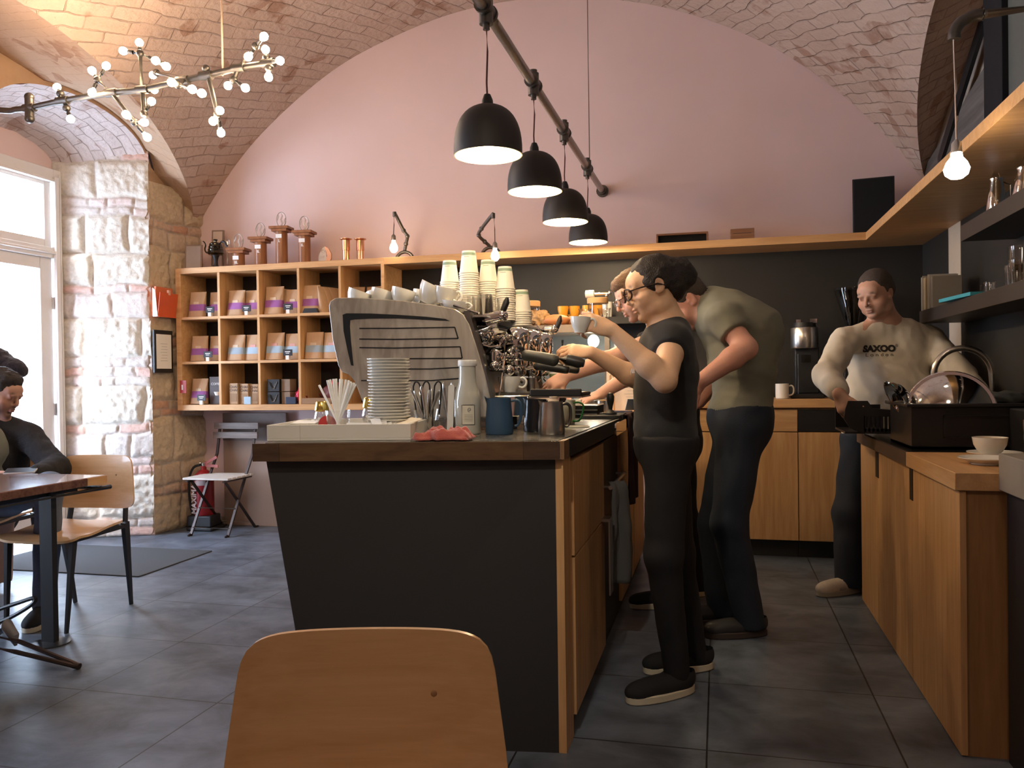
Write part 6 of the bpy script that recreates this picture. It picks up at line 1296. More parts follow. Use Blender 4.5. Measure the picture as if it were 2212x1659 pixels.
# ================================================================= people: implicit surfaces turned into one continuous mesh each
class SDF:
    def __init__(s, zones, lo, hi, fine, coarse):
        """zones: list of (lo, hi) boxes sampled finely; elsewhere coarse"""
        ax = []
        for d in range(3):
            c = lo[d]; a = [c]
            while c < hi[d]:
                f = any(z[0][d]-.004 <= c <= z[1][d]+.004 for z in zones); c += fine if f else coarse; a.append(c)
            ax.append(np.array(a, np.float32))
        s.ax = ax; s.F = np.full([len(a) for a in ax], .08, np.float32)
    def block(s, lo, hi):
        sl = [slice(max(0, int(np.searchsorted(s.ax[d], lo[d]))-1), int(np.searchsorted(s.ax[d], hi[d]))+1) for d in range(3)]
        X = s.ax[0][sl[0]][:,None,None]; Y = s.ax[1][sl[1]][None,:,None]; Z = s.ax[2][sl[2]][None,None,:]
        return tuple(sl), X, Y, Z
    def comb(s, sl, d, k, sub):
        a = s.F[sl]
        if a.size == 0: return
        if sub:
            d = -d
            if k <= 0: s.F[sl] = np.maximum(a, d)
            else: h = np.clip(.5-.5*(d-a)/k, 0, 1); s.F[sl] = d + (a-d)*h + k*h*(1-h)
        else:
            if k <= 0: s.F[sl] = np.minimum(a, d)
            else: h = np.clip(.5+.5*(a-d)/k, 0, 1); s.F[sl] = a + (d-a)*h - k*h*(1-h)
    def cap(s, a, b, ra, rb=None, k=.02, sub=False, g=0):
        rb = ra if rb is None else rb; ra += g; rb += g; a = np.array(a, np.float32); b = np.array(b, np.float32); m = max(ra, rb)+k+.03
        sl, X, Y, Z = s.block(np.minimum(a,b)-m, np.maximum(a,b)+m); ba = b-a; L2 = float(ba@ba) + 1e-9
        t = np.clip(((X-a[0])*ba[0]+(Y-a[1])*ba[1]+(Z-a[2])*ba[2])/L2, 0, 1)
        d = np.sqrt((X-a[0]-ba[0]*t)**2+(Y-a[1]-ba[1]*t)**2+(Z-a[2]-ba[2]*t)**2) - (ra+(rb-ra)*t)
        s.comb(sl, d, k, sub)
    def ell(s, c, r, k=.02, R=None, sub=False, g=0):
        """R: 3 axis vectors (right, forward, up)"""
        c = np.array(c, np.float32); r = np.array(r, np.float32)+g; R = np.eye(3, dtype=np.float32) if R is None else np.array([list(v) for v in R], np.float32)
        m = float(r.max())+k+.03; sl, X, Y, Z = s.block(c-m, c+m); P = [X-c[0], Y-c[1], Z-c[2]]
        q = [R[i][0]*P[0]+R[i][1]*P[1]+R[i][2]*P[2] for i in range(3)]
        k0 = np.sqrt(sum((q[i]/r[i])**2 for i in range(3))); k1 = np.sqrt(sum((q[i]/r[i]**2)**2 for i in range(3)))+1e-6
        s.comb(sl, k0*(k0-1)/k1, k, sub)
    def cut(s, p, n, k=0):
        """remove everything on the side n points to"""
        n = np.array(n, np.float32); n /= np.linalg.norm(n); X = s.ax[0][:,None,None]; Y = s.ax[1][None,:,None]; Z = s.ax[2][None,None,:]
        d = (X-p[0])*n[0]+(Y-p[1])*n[1]+(Z-p[2])*n[2]; s.F = np.maximum(s.F, d.astype(np.float32))
    def mesh(s, name, m, parent, origin, wr=None, paint=None, base=(.5,.5,.5), smooth=1):
        F = s.F; S = F < 0; nx, ny, nz = F.shape; C = np.zeros((nx-1,ny-1,nz-1), np.int8)
        cor = [(i,j,k) for i in (0,1) for j in (0,1) for k in (0,1)]
        for i, j, k in cor: C += S[i:nx-1+i, j:ny-1+j, k:nz-1+k]
        I = np.argwhere((C > 0) & (C < 8)); vid = np.full(C.shape, -1, np.int32); vid[I[:,0],I[:,1],I[:,2]] = np.arange(len(I))
        acc = np.zeros((len(I),3)); cnt = np.zeros(len(I))
        def P(c): return np.stack([s.ax[d][I[:,d]+c[d]] for d in range(3)], 1)
        def Fv(c): return F[I[:,0]+c[0], I[:,1]+c[1], I[:,2]+c[2]]
        for a in cor:
            for d in range(3):
                if a[d] == 0:
                    b = list(a); b[d] = 1; fa, fb = Fv(a), Fv(b); mk = (fa < 0) != (fb < 0)
                    t = np.where(mk, fa/np.where(fa-fb == 0, 1, fa-fb), 0)[:,None]; q = P(a)+(P(b)-P(a))*t; acc[mk] += q[mk]; cnt[mk] += 1
        V_ = acc/cnt[:,None]; quads = []
        for d in range(3):
            sh = [slice(None)]*3; s0 = list(sh); s1 = list(sh); s0[d] = slice(0,-1); s1[d] = slice(1,None)
            E = np.argwhere(S[tuple(s0)] != S[tuple(s1)]); e, f = [x for x in range(3) if x != d]
            E = E[(E[:,e] > 0) & (E[:,f] > 0) & (E[:,e] < F.shape[e]-1) & (E[:,f] < F.shape[f]-1)]
            def cell(de, df):
                q = E.copy(); q[:,e] += de; q[:,f] += df; return vid[q[:,0],q[:,1],q[:,2]]
            Q = np.stack([cell(-1,-1), cell(0,-1), cell(0,0), cell(-1,0)], 1); fl = S[E[:,0],E[:,1],E[:,2]]
            if d == 1: fl = ~fl
            Q[~fl] = Q[~fl][:,::-1]; quads.append(Q)
        Q = np.concatenate(quads); Q = Q[(Q >= 0).all(1)]
        for it in range(smooth):      # light relaxing
            A = np.zeros_like(V_); N_ = np.zeros(len(V_))
            for a, b in ((0,1),(1,2),(2,3),(3,0)):
                np.add.at(A, Q[:,a], V_[Q[:,b]]); np.add.at(N_, Q[:,a], 1); np.add.at(A, Q[:,b], V_[Q[:,a]]); np.add.at(N_, Q[:,b], 1)
            V_ = V_*.5 + A/np.maximum(N_,1)[:,None]*.5
        if wr:
            nor = np.zeros_like(V_); a = V_[Q[:,1]]-V_[Q[:,0]]; b = V_[Q[:,3]]-V_[Q[:,0]]; nn = np.cross(a, b)
            for j in range(4): np.add.at(nor, Q[:,j], nn)
            nor /= np.maximum(np.linalg.norm(nor, axis=1), 1e-9)[:,None]
            amp, sc, st = wr
            dsp = np.array([noise.noise((p[0]*sc*st[0], p[1]*sc*st[1], p[2]*sc*st[2])) + .5*noise.noise((p[0]*sc*2.3*st[0]+7, p[1]*sc*2.3*st[1], p[2]*sc*2.3*st[2])) for p in V_])
            V_ = V_ + nor*(dsp*amp)[:,None]
        me = bpy.data.meshes.new(name); o3 = np.array(origin); V2 = (V_-o3).astype(np.float32)
        me.vertices.add(len(V2)); me.vertices.foreach_set('co', V2.ravel()); me.loops.add(Q.size); me.loops.foreach_set('vertex_index', Q.astype(np.int32).ravel())
        me.polygons.add(len(Q)); me.polygons.foreach_set('loop_start', np.arange(0, Q.size, 4, dtype=np.int32)); me.update(calc_edges=True); me.validate()
        if paint is not None:
            col = np.tile(np.array(base), (len(V_),1))
            for c, r, cc, st in paint:
                c = np.array(c); r = np.array(r if isinstance(r, (tuple,list)) else (r,)*3)
                w_ = np.exp(-(((V_-c)/r)**2).sum(1)*1.2)*st; w_ = np.clip(w_, 0, 1)[:,None]; col = col*(1-w_)+np.array(cc)*w_
            ca = me.color_attributes.new('Col','FLOAT_COLOR','POINT'); ca.data.foreach_set('color', np.hstack([col, np.ones((len(col),1))]).astype(np.float32).ravel())
        me.shade_smooth(); me.materials.append(m); o = bpy.data.objects.new(name, me); COL.objects.link(o); o.parent = parent
        return o
SKIN = vcol_mat('skin', rough=.5, spec=.35, bs=140, nv=.04, sss=.12, bump=.06)
fh = V(-math.sin(YAW), math.cos(YAW), 0)
def CV(a, b, c): return (r0*a + fh*b + V(0,0,1)*c).normalized()       # right, away, up as seen on arriving
def fr(f, u):
    f = Vector(f).normalized(); r = f.cross(Vector(u)).normalized(); u = r.cross(f).normalized(); return (r, f, u)
def loc(c, R, p, s=1): return Vector(c) + (R[0]*p[0] + R[1]*p[1] + R[2]*p[2])*s
def head(S, c, R, s=1, nose=1, jaw=1, fat=0):
    L_ = lambda p: loc(c, R, p, s); e = lambda p, r, k, sub=False: S.ell(L_(p), [x*s for x in r], k*s, R, sub)
    e((0,-.012,.030),(.074+fat*.3,.094,.084),.02); e((0,.028,-.035),(.060+fat,.062,.078),.03); e((0,.030,-.070),(.050*jaw+fat,.052,.042),.025)
    e((0,.072,-.100),(.022,.019,.018),.02); e((0,.072,.030),(.050,.022,.030),.03)
    for q in (-1, 1):
        e((q*.038,.058,-.038),(.026+fat*.5,.026,.026),.02); e((q*.050*jaw,.012,-.082),(.016+fat,.03,.02),.025)
        e((q*.032,.100,-.002),(.017,.014,.012),.012,True)
        e((q*.031,.080,-.004),(.0135,.0125,.0115),.004)
        e((q*.034,.088,.0095),(.018,.008,.0055),.010)
        e((q*.0165,.094,.014),(.012,.007,.005),.010)
    ny = .107+.018*(nose-1); S.cap(L_((0,.090,.006)), L_((0,ny,-.028)), .0070*s, .0095*s, .008*s); e((0,ny,-.034),(.0105,.0115,.0095),.005)
    for q in (-1, 1): e((q*.011,.096,-.040),(.008,.009,.007),.006); e((q*.006,.106,-.046),(.0035,.005,.004),.003,True)
    e((0,.086,-.052),(.020,.012,.012),.012)
    e((0,.096,-.0635),(.021,.0085,.0050),.005); e((0,.094,-.0745),(.019,.0085,.0062),.005); e((0,.102,-.0690),(.024,.006,.0016),.003,True)
    e((0,.086,-.086),(.016,.006,.006),.008,True)
    for q in (-1, 1):
        e((q*.074,-.008,-.004),(.009,.019,.031),.006); e((q*.081,-.002,-.002),(.006,.011,.020),.006,True); e((q*.073,.004,-.026),(.007,.009,.011),.006); e((q*.072,.010,-.006),(.006,.006,.007),.006)
def headpaint(c, R, s, lips=(.50,.20,.17), brow=(.10,.06,.04), stub=None, ruddy=(.62,.30,.22), rud=.5, bs=.75):
    L_ = lambda p: loc(c, R, p, s); P_ = [(L_((0,.105,-.036)), .020*s, ruddy, rud), (L_((.045,.07,-.03)), .028*s, ruddy, rud*.8), (L_((-.045,.07,-.03)), .028*s, ruddy, rud*.8), (L_((.075,0,-.0)), .024*s, ruddy, rud), (L_((-.075,0,0)), .024*s, ruddy, rud)]
    if stub is not None:
        for p in ((0,.09,-.10),(0,.095,-.055),(.04,.06,-.085),(-.04,.06,-.085),(.055,.02,-.07),(-.055,.02,-.07)): P_.append((L_(p), .026*s, stub, .8))
    P_ += [(L_((0,.097,-.0690)), .0085*s, lips, 1), (L_((.013,.094,-.069)), .0075*s, lips, .8), (L_((-.013,.094,-.069)), .0075*s, lips, .8)]
    for q in (-1, 1):
        for a, z in ((.018,.019),(.027,.022),(.036,.022),(.044,.018)): P_.append((L_((q*a,.092-.1*max(0,a-.03),z)), .0062*s, brow, bs))
        P_.append((L_((q*.031,.093,-.004)), (.010*s,)*3, (.20,.10,.08), .55)); P_.append((L_((q*.031,.0935,-.0095)), .0045*s, (.05,.03,.03), .7))
    return P_
def hand(S, w, d, n, thumbside, curls=(.5,.5,.55,.6), tcurl=.4, s=1, spread=.06, wr=.026):
    """w wrist, d hand direction, n back-of-hand normal, thumbside +1/-1 along n x d; curls: bend per joint, towards the palm (-n)"""
    d = Vector(d).normalized(); n = (Vector(n)-d*Vector(n).dot(d)).normalized(); t = n.cross(d)*thumbside; w = Vector(w)
    R = (t, d, n); S.ell(w+d*.045*s, (.040*s,.050*s,.0145*s), .012, R); S.ell(w+d*.075*s, (.038*s,.018*s,.0125*s), .01, R); S.ell(w+d*.015*s, (.027*s,.03*s,.018*s), .015, R)
    S.ell(w+d*.035*s+t*.026*s-n*.006*s, (.017*s,.032*s,.014*s), .012, R)
    F_ = [(.029,.083,(.040,.026,.020),.0088),(.010,.088,(.044,.029,.021),.0090),(-.010,.084,(.040,.027,.020),.0085),(-.028,.076,(.031,.021,.018),.0076)]
    for (x, y, Ls, r), c in zip(F_, curls):
        p = w + t*x*s + d*y*s; a = c*.7; sp = x/.03*spread
        for i, L0 in enumerate(Ls):
            dr = (d*math.cos(a) - n*math.sin(a) + t*sp).normalized(); q = p + dr*L0*s; S.cap(p, q, r*s*(1-.07*i), r*s*(1-.07*(i+1)), .004); p = q; a += c
    p = w + t*.024*s + d*.022*s - n*.006*s; a = tcurl
    for i, L0 in enumerate((.040,.032,.026)):
        dr = (t*math.cos(a*.9+.15*i) + d*(.55+math.sin(a*.9)) - n*(.25+.5*a*i*.5)).normalized(); q = p + dr*L0*s; S.cap(p, q, (.0125,.0108,.0098)[i]*s, (.0108,.0098,.0085)[i]*s, .006); p = q
def limits(*pts, m=.16):
    a = np.array([list(p) for p in pts]); return a.min(0)-m, a.max(0)+m
def person(name, lab, sp):
    g = Vector(sp['ground']); t = thing('person', lab, 'person', g)
    J = {k: Vector(v) for k, v in sp['J'].items()}; R = fr(*sp['headf']); hc = J['head']; hs = sp.get('hs', 1)
    zones = [(np.array(hc)-.14*hs, np.array(hc)+.14*hs)]
    for q in ('L','R'):
        if 'hand'+q in sp: c = J['wr'+q] + Vector(sp['hand'+q][0]).normalized()*.08; zones.append((np.array(c)-.11, np.array(c)+.11))
    lo, hi = limits(*J.values(), m=.2); lo[2] = max(lo[2], -.01) if lo[2] > -.5 else -.01
    S = SDF(zones, lo, hi, sp.get('fine', .0045), .011); h = sp.get('heavy', 1); B = [fr(f, u) for f, u in sp['torsof']]
    head(S, hc, R, hs, sp.get('nose',1), sp.get('jaw',1), sp.get('fat',0))
    nr = sp.get('neck', .052); S.cap(loc(hc, R, (0,-.022,-.055), hs), J['neck'], nr, nr*1.15, .035)
    tor = sp['torso']      # (centre, radii, frame index)
    for c, r, i in tor: S.ell(c, [x*.94 for x in r], .06, B[i])
    ua, ub, fa, fb = sp.get('arm', (.046,.040,.038,.026))
    for q in ('L','R'):
        S.cap(J['neck']-V(0,0,.02), J['sh'+q], nr*.95, ua*1.1, .05)
        S.cap(J['sh'+q], J['el'+q], ua, ub, .03); m_ = J['el'+q].lerp(J['wr'+q], .3); S.cap(J['el'+q], m_, ub*.95, fa*1.06, .02); S.cap(m_, J['wr'+q], fa*1.04, fb, .02)
        if 'hand'+q in sp: S_ = sp['hand'+q]; hand(S, J['wr'+q], *S_[:3], **S_[3])
        S.cap(J['hip'+q], J['kn'+q], .070*h, .050*h, .04); S.cap(J['kn'+q], J['an'+q], .048*h, .034, .03); f = Vector(sp['foot'+q]).normalized(); S.cap(J['an'+q]-V(0,0,.03), J['an'+q]+f*.10-V(0,0,.055), .026, .016, .01)
    paint = headpaint(hc, R, hs, **sp.get('paint', {}))
    if 'extra' in sp: sp['extra'](S, J, R, hc)
    S.mesh('body', SKIN, t, g, paint=paint, base=sp['skin'])
    # ---- shirt
    S = SDF([], *limits(*[J[k] for k in J if k not in ('knL','knR','anL','anR')], m=.26), .009, .009); gr = sp.get('loose', .012)
    for c, r, i in tor: S.ell(c, r, .07, B[i], g=gr*.4)
    sl = sp['sleeve']
    for q in ('L','R'):
        S.cap(J['neck']-V(0,0,.03), J['sh'+q], nr*1.0, ua*1.15, .06, g=gr*.3)
        k = min(1, sl*2) if sl < .5 else 1; e_ = J['sh'+q].lerp(J['el'+q], k)
        if sl >= .5: S.cap(J['sh'+q], e_, ua+gr, lerp(ua, ub, k)+gr*1.3, .04)
        else:
            F0 = S.F; S.F = np.full_like(F0, .08); S.cap(J['sh'+q], J['el'+q], ua+gr, lerp(ua, ub, k)+gr*1.3, .01); S.cut(e_, J['el'+q]-J['sh'+q]); h_ = np.clip(.5+.5*(F0-S.F)/.035, 0, 1); S.F = F0 + (S.F-F0)*h_ - .035*h_*(1-h_)
        if sl > .5:
            k = (sl-.5)*2; e2 = J['el'+q].lerp(J['wr'+q], k); S.cap(J['el'+q], e2, ub+gr*1.3, fb+gr*1.2, .03)
    ex = sp.get('shirt_extra')
    if ex: ex(S, J)
    nb = J['neck']; nk = sp.get('neckcut', (.07,.07,.05)); S.ell(nb+Vector(sp.get('neckoff',(0,0,.045))), nk, .004, R if sp.get('neckR') else None, True)
    for p, n_ in sp.get('shirtcut', []): S.cut(p, n_)
    o = S.mesh(sp.get('topname','t_shirt'), sp['shirt'], t, g, wr=sp.get('wr', (.006, 7, (1,1,1.6)))); 
    # ---- trousers
    S = SDF([], *limits(J['hipL'],J['hipR'],J['knL'],J['knR'],J['anL'],J['anR'],*[c for c,r,i in tor[-1:]], m=.24), .010, .010)
    c, r, i = tor[-1]; S.ell(c, r, .05, B[i], g=.008)
    th, kn, ca = sp.get('leg', (.088,.066,.055))
    for q in ('L','R'): S.cap(J['hip'+q], J['kn'+q], th, kn, .05); S.cap(J['kn'+q], J['an'+q]-V(0,0,.02), kn, ca, .03)
    for p, n_ in sp.get('trousercut', []): S.cut(p, n_)
    S.cut((0,0,.035), (0,0,-1)); S.mesh('trousers', sp['trousers'], t, g, wr=(.006, 8, (1,1,.8)))
    # ---- shoes
    for q in ('L','R'):
        f = Vector(sp['foot'+q]); f.z = 0; f.normalize(); a = J['an'+q].copy(); a.z = 0; Fr = fr(f, (0,0,1)); lift = sp.get('lift'+q, 0)
        S = SDF([], *limits(a-f*.12, a+f*.24, m=.09), .006, .006)
        S.ell(a+f*.075+V(0,0,.045), (.047,.145,.040), .02, Fr); S.ell(a-f*.015+V(0,0,.070), (.040,.062,.052), .03, Fr); S.ell(a+f*.165+V(0,0,.035), (.042,.055,.030), .02, Fr); S.cut((0,0,.018), (0,0,-1)); sh_ = S.mesh('shoe', sp['shoe'], t, g)
        mb = MB(); n = 26; pts = []
        for i in range(n):
            an = 2*PI*i/n; x = .050*math.copysign(abs(math.sin(an))**.8, math.sin(an))*(1-.12*math.cos(an)*(-1)); y = .148*math.cos(an); pts.append(a + Fr[0]*x + f*(y+.072))
        vs = [p+V(0,0,.001) for p in pts] + [p+V(0,0,.030) for p in pts]; mb.add([v-g for v in vs], [tuple(range(n-1,-1,-1)), tuple(range(n,2*n))]+[(i,(i+1)%n,(i+1)%n+n,i+n) for i in range(n)]); mb.build('sole', sp['sole'], sh_, bevel=.004)
        if sp.get('laces'):
            mb = MB()
            for i in range(5):
                c = a + f*(.030+.020*i) + V(0,0,.108-.010*i); mb.tube([c-Fr[0]*.026-V(0,0,.010)-g, c+V(0,0,.002)-g, c+Fr[0]*.026-V(0,0,.010)-f*.012-g], .0032, 6)
            mb.build('laces', PAPER, sh_)
            S2 = SDF([], *limits(a-f*.12, a+f*.24, m=.09), .006, .006); S2.ell(a+f*.085+Fr[0]*.0+V(0,0,.040), (.052,.05,.026), .01, Fr); S2.mesh('side_panel', mat('grey trainer panel',(.34,.30,.27),rough=.7), sh_, g)
    return t, J, R, hc, hs, g
def hair(t, g, hc, R, hs, prims, cuts, m, wr=(.004,28,(1,1,1)), name='hair', subs=()):
    L_ = lambda p: loc(hc, R, p, hs); pts = [L_(p[0]) for p in prims]; S = SDF([], *limits(*pts, m=.17), .0055, .0055)
    for p, r, k in prims: S.ell(L_(p), [x*hs for x in r], k, R)
    for p, r in subs: S.ell(L_(p), [x*hs for x in r], .006, R, True)
    for p, n_ in cuts: S.cut(L_(p), loc((0,0,0), R, n_))
    return S.mesh(name, m, t, g, wr=wr)
def glasses(t, g, hc, R, hs, m, w=.024, h=.019, fr_w=.0022):
    L_ = lambda p: loc(hc, R, p, hs) - g
    mb = MB()
    for q in (-1, 1):
        mb.tube([L_((q*.033+w*math.cos(a), .112-.012*abs(math.cos(a)) if math.cos(a)*q > 0 else .114, -.004+h*math.sin(a))) for a in [2*PI*i/24 for i in range(24)]], fr_w*hs, 6, closed=True)
        mb.tube([L_((q*.057,.106,.006)), L_((q*.074,.06,.006)), L_((q*.080,.0,.002)), L_((q*.078,-.025,-.012))], fr_w*hs, 6)
    mb.tube([L_((-.010,.114,.0)), L_((0,.118,.004)), L_((.010,.114,.0))], .002*hs, 6); mb.build('glasses_frame', m, t)
    mb = MB(); 
    for q in (-1, 1): mb.lathe([(0,0),(w*.95*hs,0)], 20, c=L_((q*.033,.1125,-.004)), axis=R[1])
    mb.build('glasses_lenses', GLASS, t)
BTEE = mat('black cotton', (.013,.013,.014), rough=.9, var=.2, bump=.15, bs=300, sheen=.1)
DENIM = mat('dark denim', (.018,.026,.042), rough=.9, var=.3, vs=200, bump=.2, bs=500)
BTR = mat('black trousers', (.010,.010,.012), rough=.85, var=.2)
HAIRD = mat('dark hair', (.018,.012,.010), rough=.6, var=.4, vs=40, bump=.6, bs=220, stretch=(1,1,1))
HAIRB = mat('brown hair', (.14,.075,.035), rough=.6, var=.35, vs=60, bump=.6, bs=220)
HAIRG = mat('short grey brown hair', (.06,.045,.038), rough=.7, var=.4, vs=120, bump=.6, bs=400)
SOLEW = mat('cream sole', (.60,.54,.40), rough=.6); SHOEB = mat('black knit shoe', (.015,.015,.016), rough=.85)

# ---------------- woman in black tee holding a cup
Jw = dict(head=(-0.240,3.141,1.532), neck=(-0.186,3.174,1.404), shL=(-0.165,3.055,1.314), elL=(-0.184,2.904,1.176), wrL=(-0.367,2.901,1.358),
  shR=(-0.202,3.324,1.329), elR=(-0.295,3.361,1.162), wrR=(-0.492,3.240,1.288), hipL=(-0.184,3.098,0.935), hipR=(-0.202,3.258,0.921), knL=(-0.208,3.056,0.526), knR=(-0.170,3.293,0.486), anL=(-0.165,3.094,0.103), anR=(-0.105,3.367,0.068))
sw_ = dict(ground=(Vector(Jw['anL']).x, Vector(Jw['anL']).y, 0), J=Jw, headf=(CV(-.955,-.06,-.29), CV(-.29,0,.95)), hs=1.0, skin=(.72,.45,.28), nose=.85, jaw=.95, neck=.047, arm=(.050,.042,.041,.026),
  torsof=[(CV(-1,.0,-.12), CV(-.10,0,1)), (CV(-1,0,0), CV(0,0,1))],
  torso=[((-0.194,3.181,1.266),(.175,.108,.14),0), ((-0.202,3.177,1.124),(.150,.112,.15),1), ((-0.200,3.176,0.955),(.160,.115,.15),1)],
  handL=(CV(-.90,-.10,.30), CV(.30,-.80,.50), -1, dict(curls=(.85,.95,1.0,1.05), tcurl=.9)), handR=(CV(-.93,.1,.12), CV(.1,-.6,.75), -1, dict(curls=(.55,.75,.8,.85), tcurl=.7)),
  footL=CV(-.90,-.40,0), footR=CV(-.92,-.15,0), sleeve=.12, shirt=BTEE, trousers=BTR, shoe=SHOEB, sole=SOLEW, leg=(.088,.068,.050), loose=.010,
  neckcut=(.075,.085,.055), neckoff=(-.015,0,.040), shirtcut=[((-0.264,3.128,0.888),(0,0,-1))], trousercut=[((-0.263,3.129,0.967),(0,0,1))], paint=dict(rud=.25, brow=(.04,.025,.02)))
t, J, R, hc, hs, g = person('w', 'person in black t-shirt and dark-framed glasses holding up a white cup, dark hair in bun', sw_)
hair(t, g, hc, R, hs, [((0,-.018,.036),(.080,.098,.084),.02), ((0,-.085,.010),(.062,.055,.058),.04), ((0,-.135,.005),(.050,.042,.050),.03), ((0,-.128,.04),(.03,.03,.03),.03), ((0,-.075,-.040),(.054,.036,.040),.03), ((.066,.0,.012),(.016,.040,.03),.02), ((-.066,.0,.012),(.016,.040,.03),.02)],
  [((0,.072,.0),(0,.84,-.54)), ((0,0,-.078),(0,0,-1))], HAIRD, wr=(.006,26,(1,1,1)), subs=[((0,.075,-.035),(.085,.075,.075)), ((.085,-.004,-.010),(.022,.021,.032)), ((-.085,-.004,-.010),(.022,.021,.032))])
glasses(t, g, hc, R, hs, mat('tortoise frame',(.035,.02,.015),rough=.25), .028, .021, fr_w=.0032)
text('(u.', .032, mat('white script',(.6,.6,.6),rough=.6), 'lettering', t, Vector((-0.307,3.007,1.214))-g, rot=(PI/2,0,YAW-1.2), shear=.4)
cp_ = thing('coffee_cup','white cup held up by the woman in black','cup',(0,0,0)); cupmesh(cp_, .036, .056); cc = Vector((-0.474,2.853,1.349)); cp_.location = cc; cp_.rotation_euler = (0,.05,.15)

# ---------------- man with glasses behind her
Jm = dict(head=(-0.383,4.013,1.594), neck=(-0.273,4.081,1.468), shL=(-0.263,3.918,1.374), elL=(-0.448,3.808,1.288), wrL=(-0.678,3.666,1.196), shR=(-0.305,4.258,1.397), elR=(-0.404,4.283,1.219), wrR=(-0.586,4.184,1.103),
  hipL=(-0.200,4.124,0.848), hipR=(-0.208,4.308,0.832), knL=(-0.237,4.111,0.480), knR=(-0.179,4.332,0.443), anL=(-0.250,4.259,0.084), anR=(-0.128,4.496,0.078))
sm_ = dict(ground=(Vector(Jm['anL']).x, Vector(Jm['anL']).y, 0), J=Jm, headf=(CV(-.90,-.05,-.42), CV(-.42,0,.90)), hs=1.04, skin=(.66,.38,.28), nose=1.25, neck=.054, arm=(.046,.042,.042,.030),
  torsof=[(CV(-.9,0,-.35), CV(-.35,0,.9)), (CV(-1,0,0), CV(0,0,1))], torso=[((-0.251,4.115,1.240),(.20,.12,.16),0), ((-0.222,4.172,1.053),(.17,.12,.16),1), ((-0.208,4.215,0.863),(.165,.12,.14),1)],
  handL=(CV(-.86,-.1,-.5), CV(.3,-.5,.8), 1, dict(curls=(.3,.35,.4,.45))), handR=(CV(-.9,0,-.3), CV(.1,-.3,.9), -1, dict(curls=(.4,.4,.4,.5))),
  footL=CV(-.98,-.1,0), footR=CV(-.98,-.1,0), sleeve=.22, shirt=BTEE, trousers=BTR, shoe=SHOEB, sole=SOLEW, fine=.0055, paint=dict(stub=(.30,.17,.11), brow=(.16,.09,.05)), shirtcut=[((-0.349,4.137,0.787),(0,0,-1))], trousercut=[((-0.348,4.139,0.915),(0,0,1))])
t, J, R, hc, hs, g = person('m', 'person in black t-shirt, brown hair and thin glasses, behind the woman, reaching left', sm_)
hair(t, g, hc, R, hs, [((0,-.020,.042),(.082,.098,.084),.02), ((0,.045,.082),(.058,.045,.028),.03), ((0,.070,.066),(.050,.028,.022),.02), ((0,-.08,-.01),(.062,.035,.05),.03), ((.068,.0,.010),(.014,.034,.035),.02), ((-.068,.0,.010),(.014,.034,.035),.02)],
  [((0,.060,-.01),(0,.55,-.83))], HAIRB, wr=(.006,30,(1,1,1)), subs=[((0,.080,-.030),(.090,.072,.076)), ((.086,-.004,-.012),(.022,.021,.030)), ((-.086,-.004,-.012),(.022,.021,.030))])
glasses(t, g, hc, R, hs, mat('thin silver frame',(.5,.48,.45),rough=.2,metal=1), .021, .016)

# ---------------- bending man in grey tee
Jg = dict(head=(-0.148,3.887,1.538), neck=(-0.044,3.913,1.498), shL=(0.021,3.764,1.443), elL=(0.117,3.683,1.306), wrL=(-0.079,3.591,1.163), shR=(0.008,4.132,1.463), elR=(0.016,4.183,1.213), wrR=(-0.094,4.050,1.061),
  hipL=(0.093,3.818,0.939), hipR=(0.080,4.000,0.926), knL=(0.037,3.779,0.525), knR=(-0.025,4.010,0.482), anL=(0.129,3.859,0.058), anR=(0.003,4.033,0.021))
GT = mat('olive grey tee', (.19,.19,.15), rough=.9, var=.08, bump=.12, bs=300)
def gsh(S, J): 
    S.cap((-0.023,3.918,1.515), (0.153,3.941,1.382), .085, .14, .08)
sg_ = dict(ground=(Vector(Jg['anL']).x, Vector(Jg['anL']).y, 0), J=Jg, headf=(CV(-.70,-.05,-.70), CV(-.70,0,.70)), hs=1.02, skin=(.62,.33,.26), neck=.058, arm=(.054,.048,.046,.032), heavy=1.1,
  torsof=[(CV(-.55,0,-.83), CV(-.83,0,.55)), (CV(-.93,0,-.35), CV(-.35,0,.93)), (CV(-1,0,0), CV(0,0,1))],
  torso=[((0.070,3.941,1.410),(.205,.135,.17),0), ((0.103,3.927,1.232),(.185,.145,.17),1), ((0.096,3.912,0.996),(.180,.142,.17),2)],
  handL=(CV(-.8,0,-.5), CV(0,-.8,.4), 1, dict(curls=(.4,.5,.5,.5))), handR=(CV(-.8,0,-.3), CV(0,-.6,.7), -1, dict(curls=(.5,.5,.5,.5))),
  footL=CV(-.97,-.1,0), footR=CV(-.97,-.1,0), sleeve=.26, shirt=GT, trousers=DENIM, shoe=mat('dark leather shoe',(.03,.028,.03),rough=.5), sole=mat('dark sole',(.05,.035,.03),rough=.6), fine=.0055, loose=.016, shirt_extra=gsh,
  shirtcut=[((0.096,3.913,1.026),(0,0,-1))], trousercut=[((0.097,3.913,1.056),(0,0,1))], leg=(.105,.080,.066), wr=(.007,7,(1,1,2)), paint=dict(stub=(.30,.20,.17)))
t, J, R, hc, hs, g = person('g', 'person in grey olive t-shirt and dark jeans bending over the bar, back rounded', sg_)
hair(t, g, hc, R, hs, [((0,-.018,.038),(.080,.098,.084),.02), ((0,-.075,-.005),(.064,.035,.05),.03)], [((0,.045,.0),(0,.7,-.7))], HAIRG, wr=(.003,40,(1,1,1)), subs=[((0,.085,-.035),(.09,.08,.08)), ((.088,-.004,-.014),(.022,.022,.030)), ((-.088,-.004,-.014),(.022,.022,.030))])

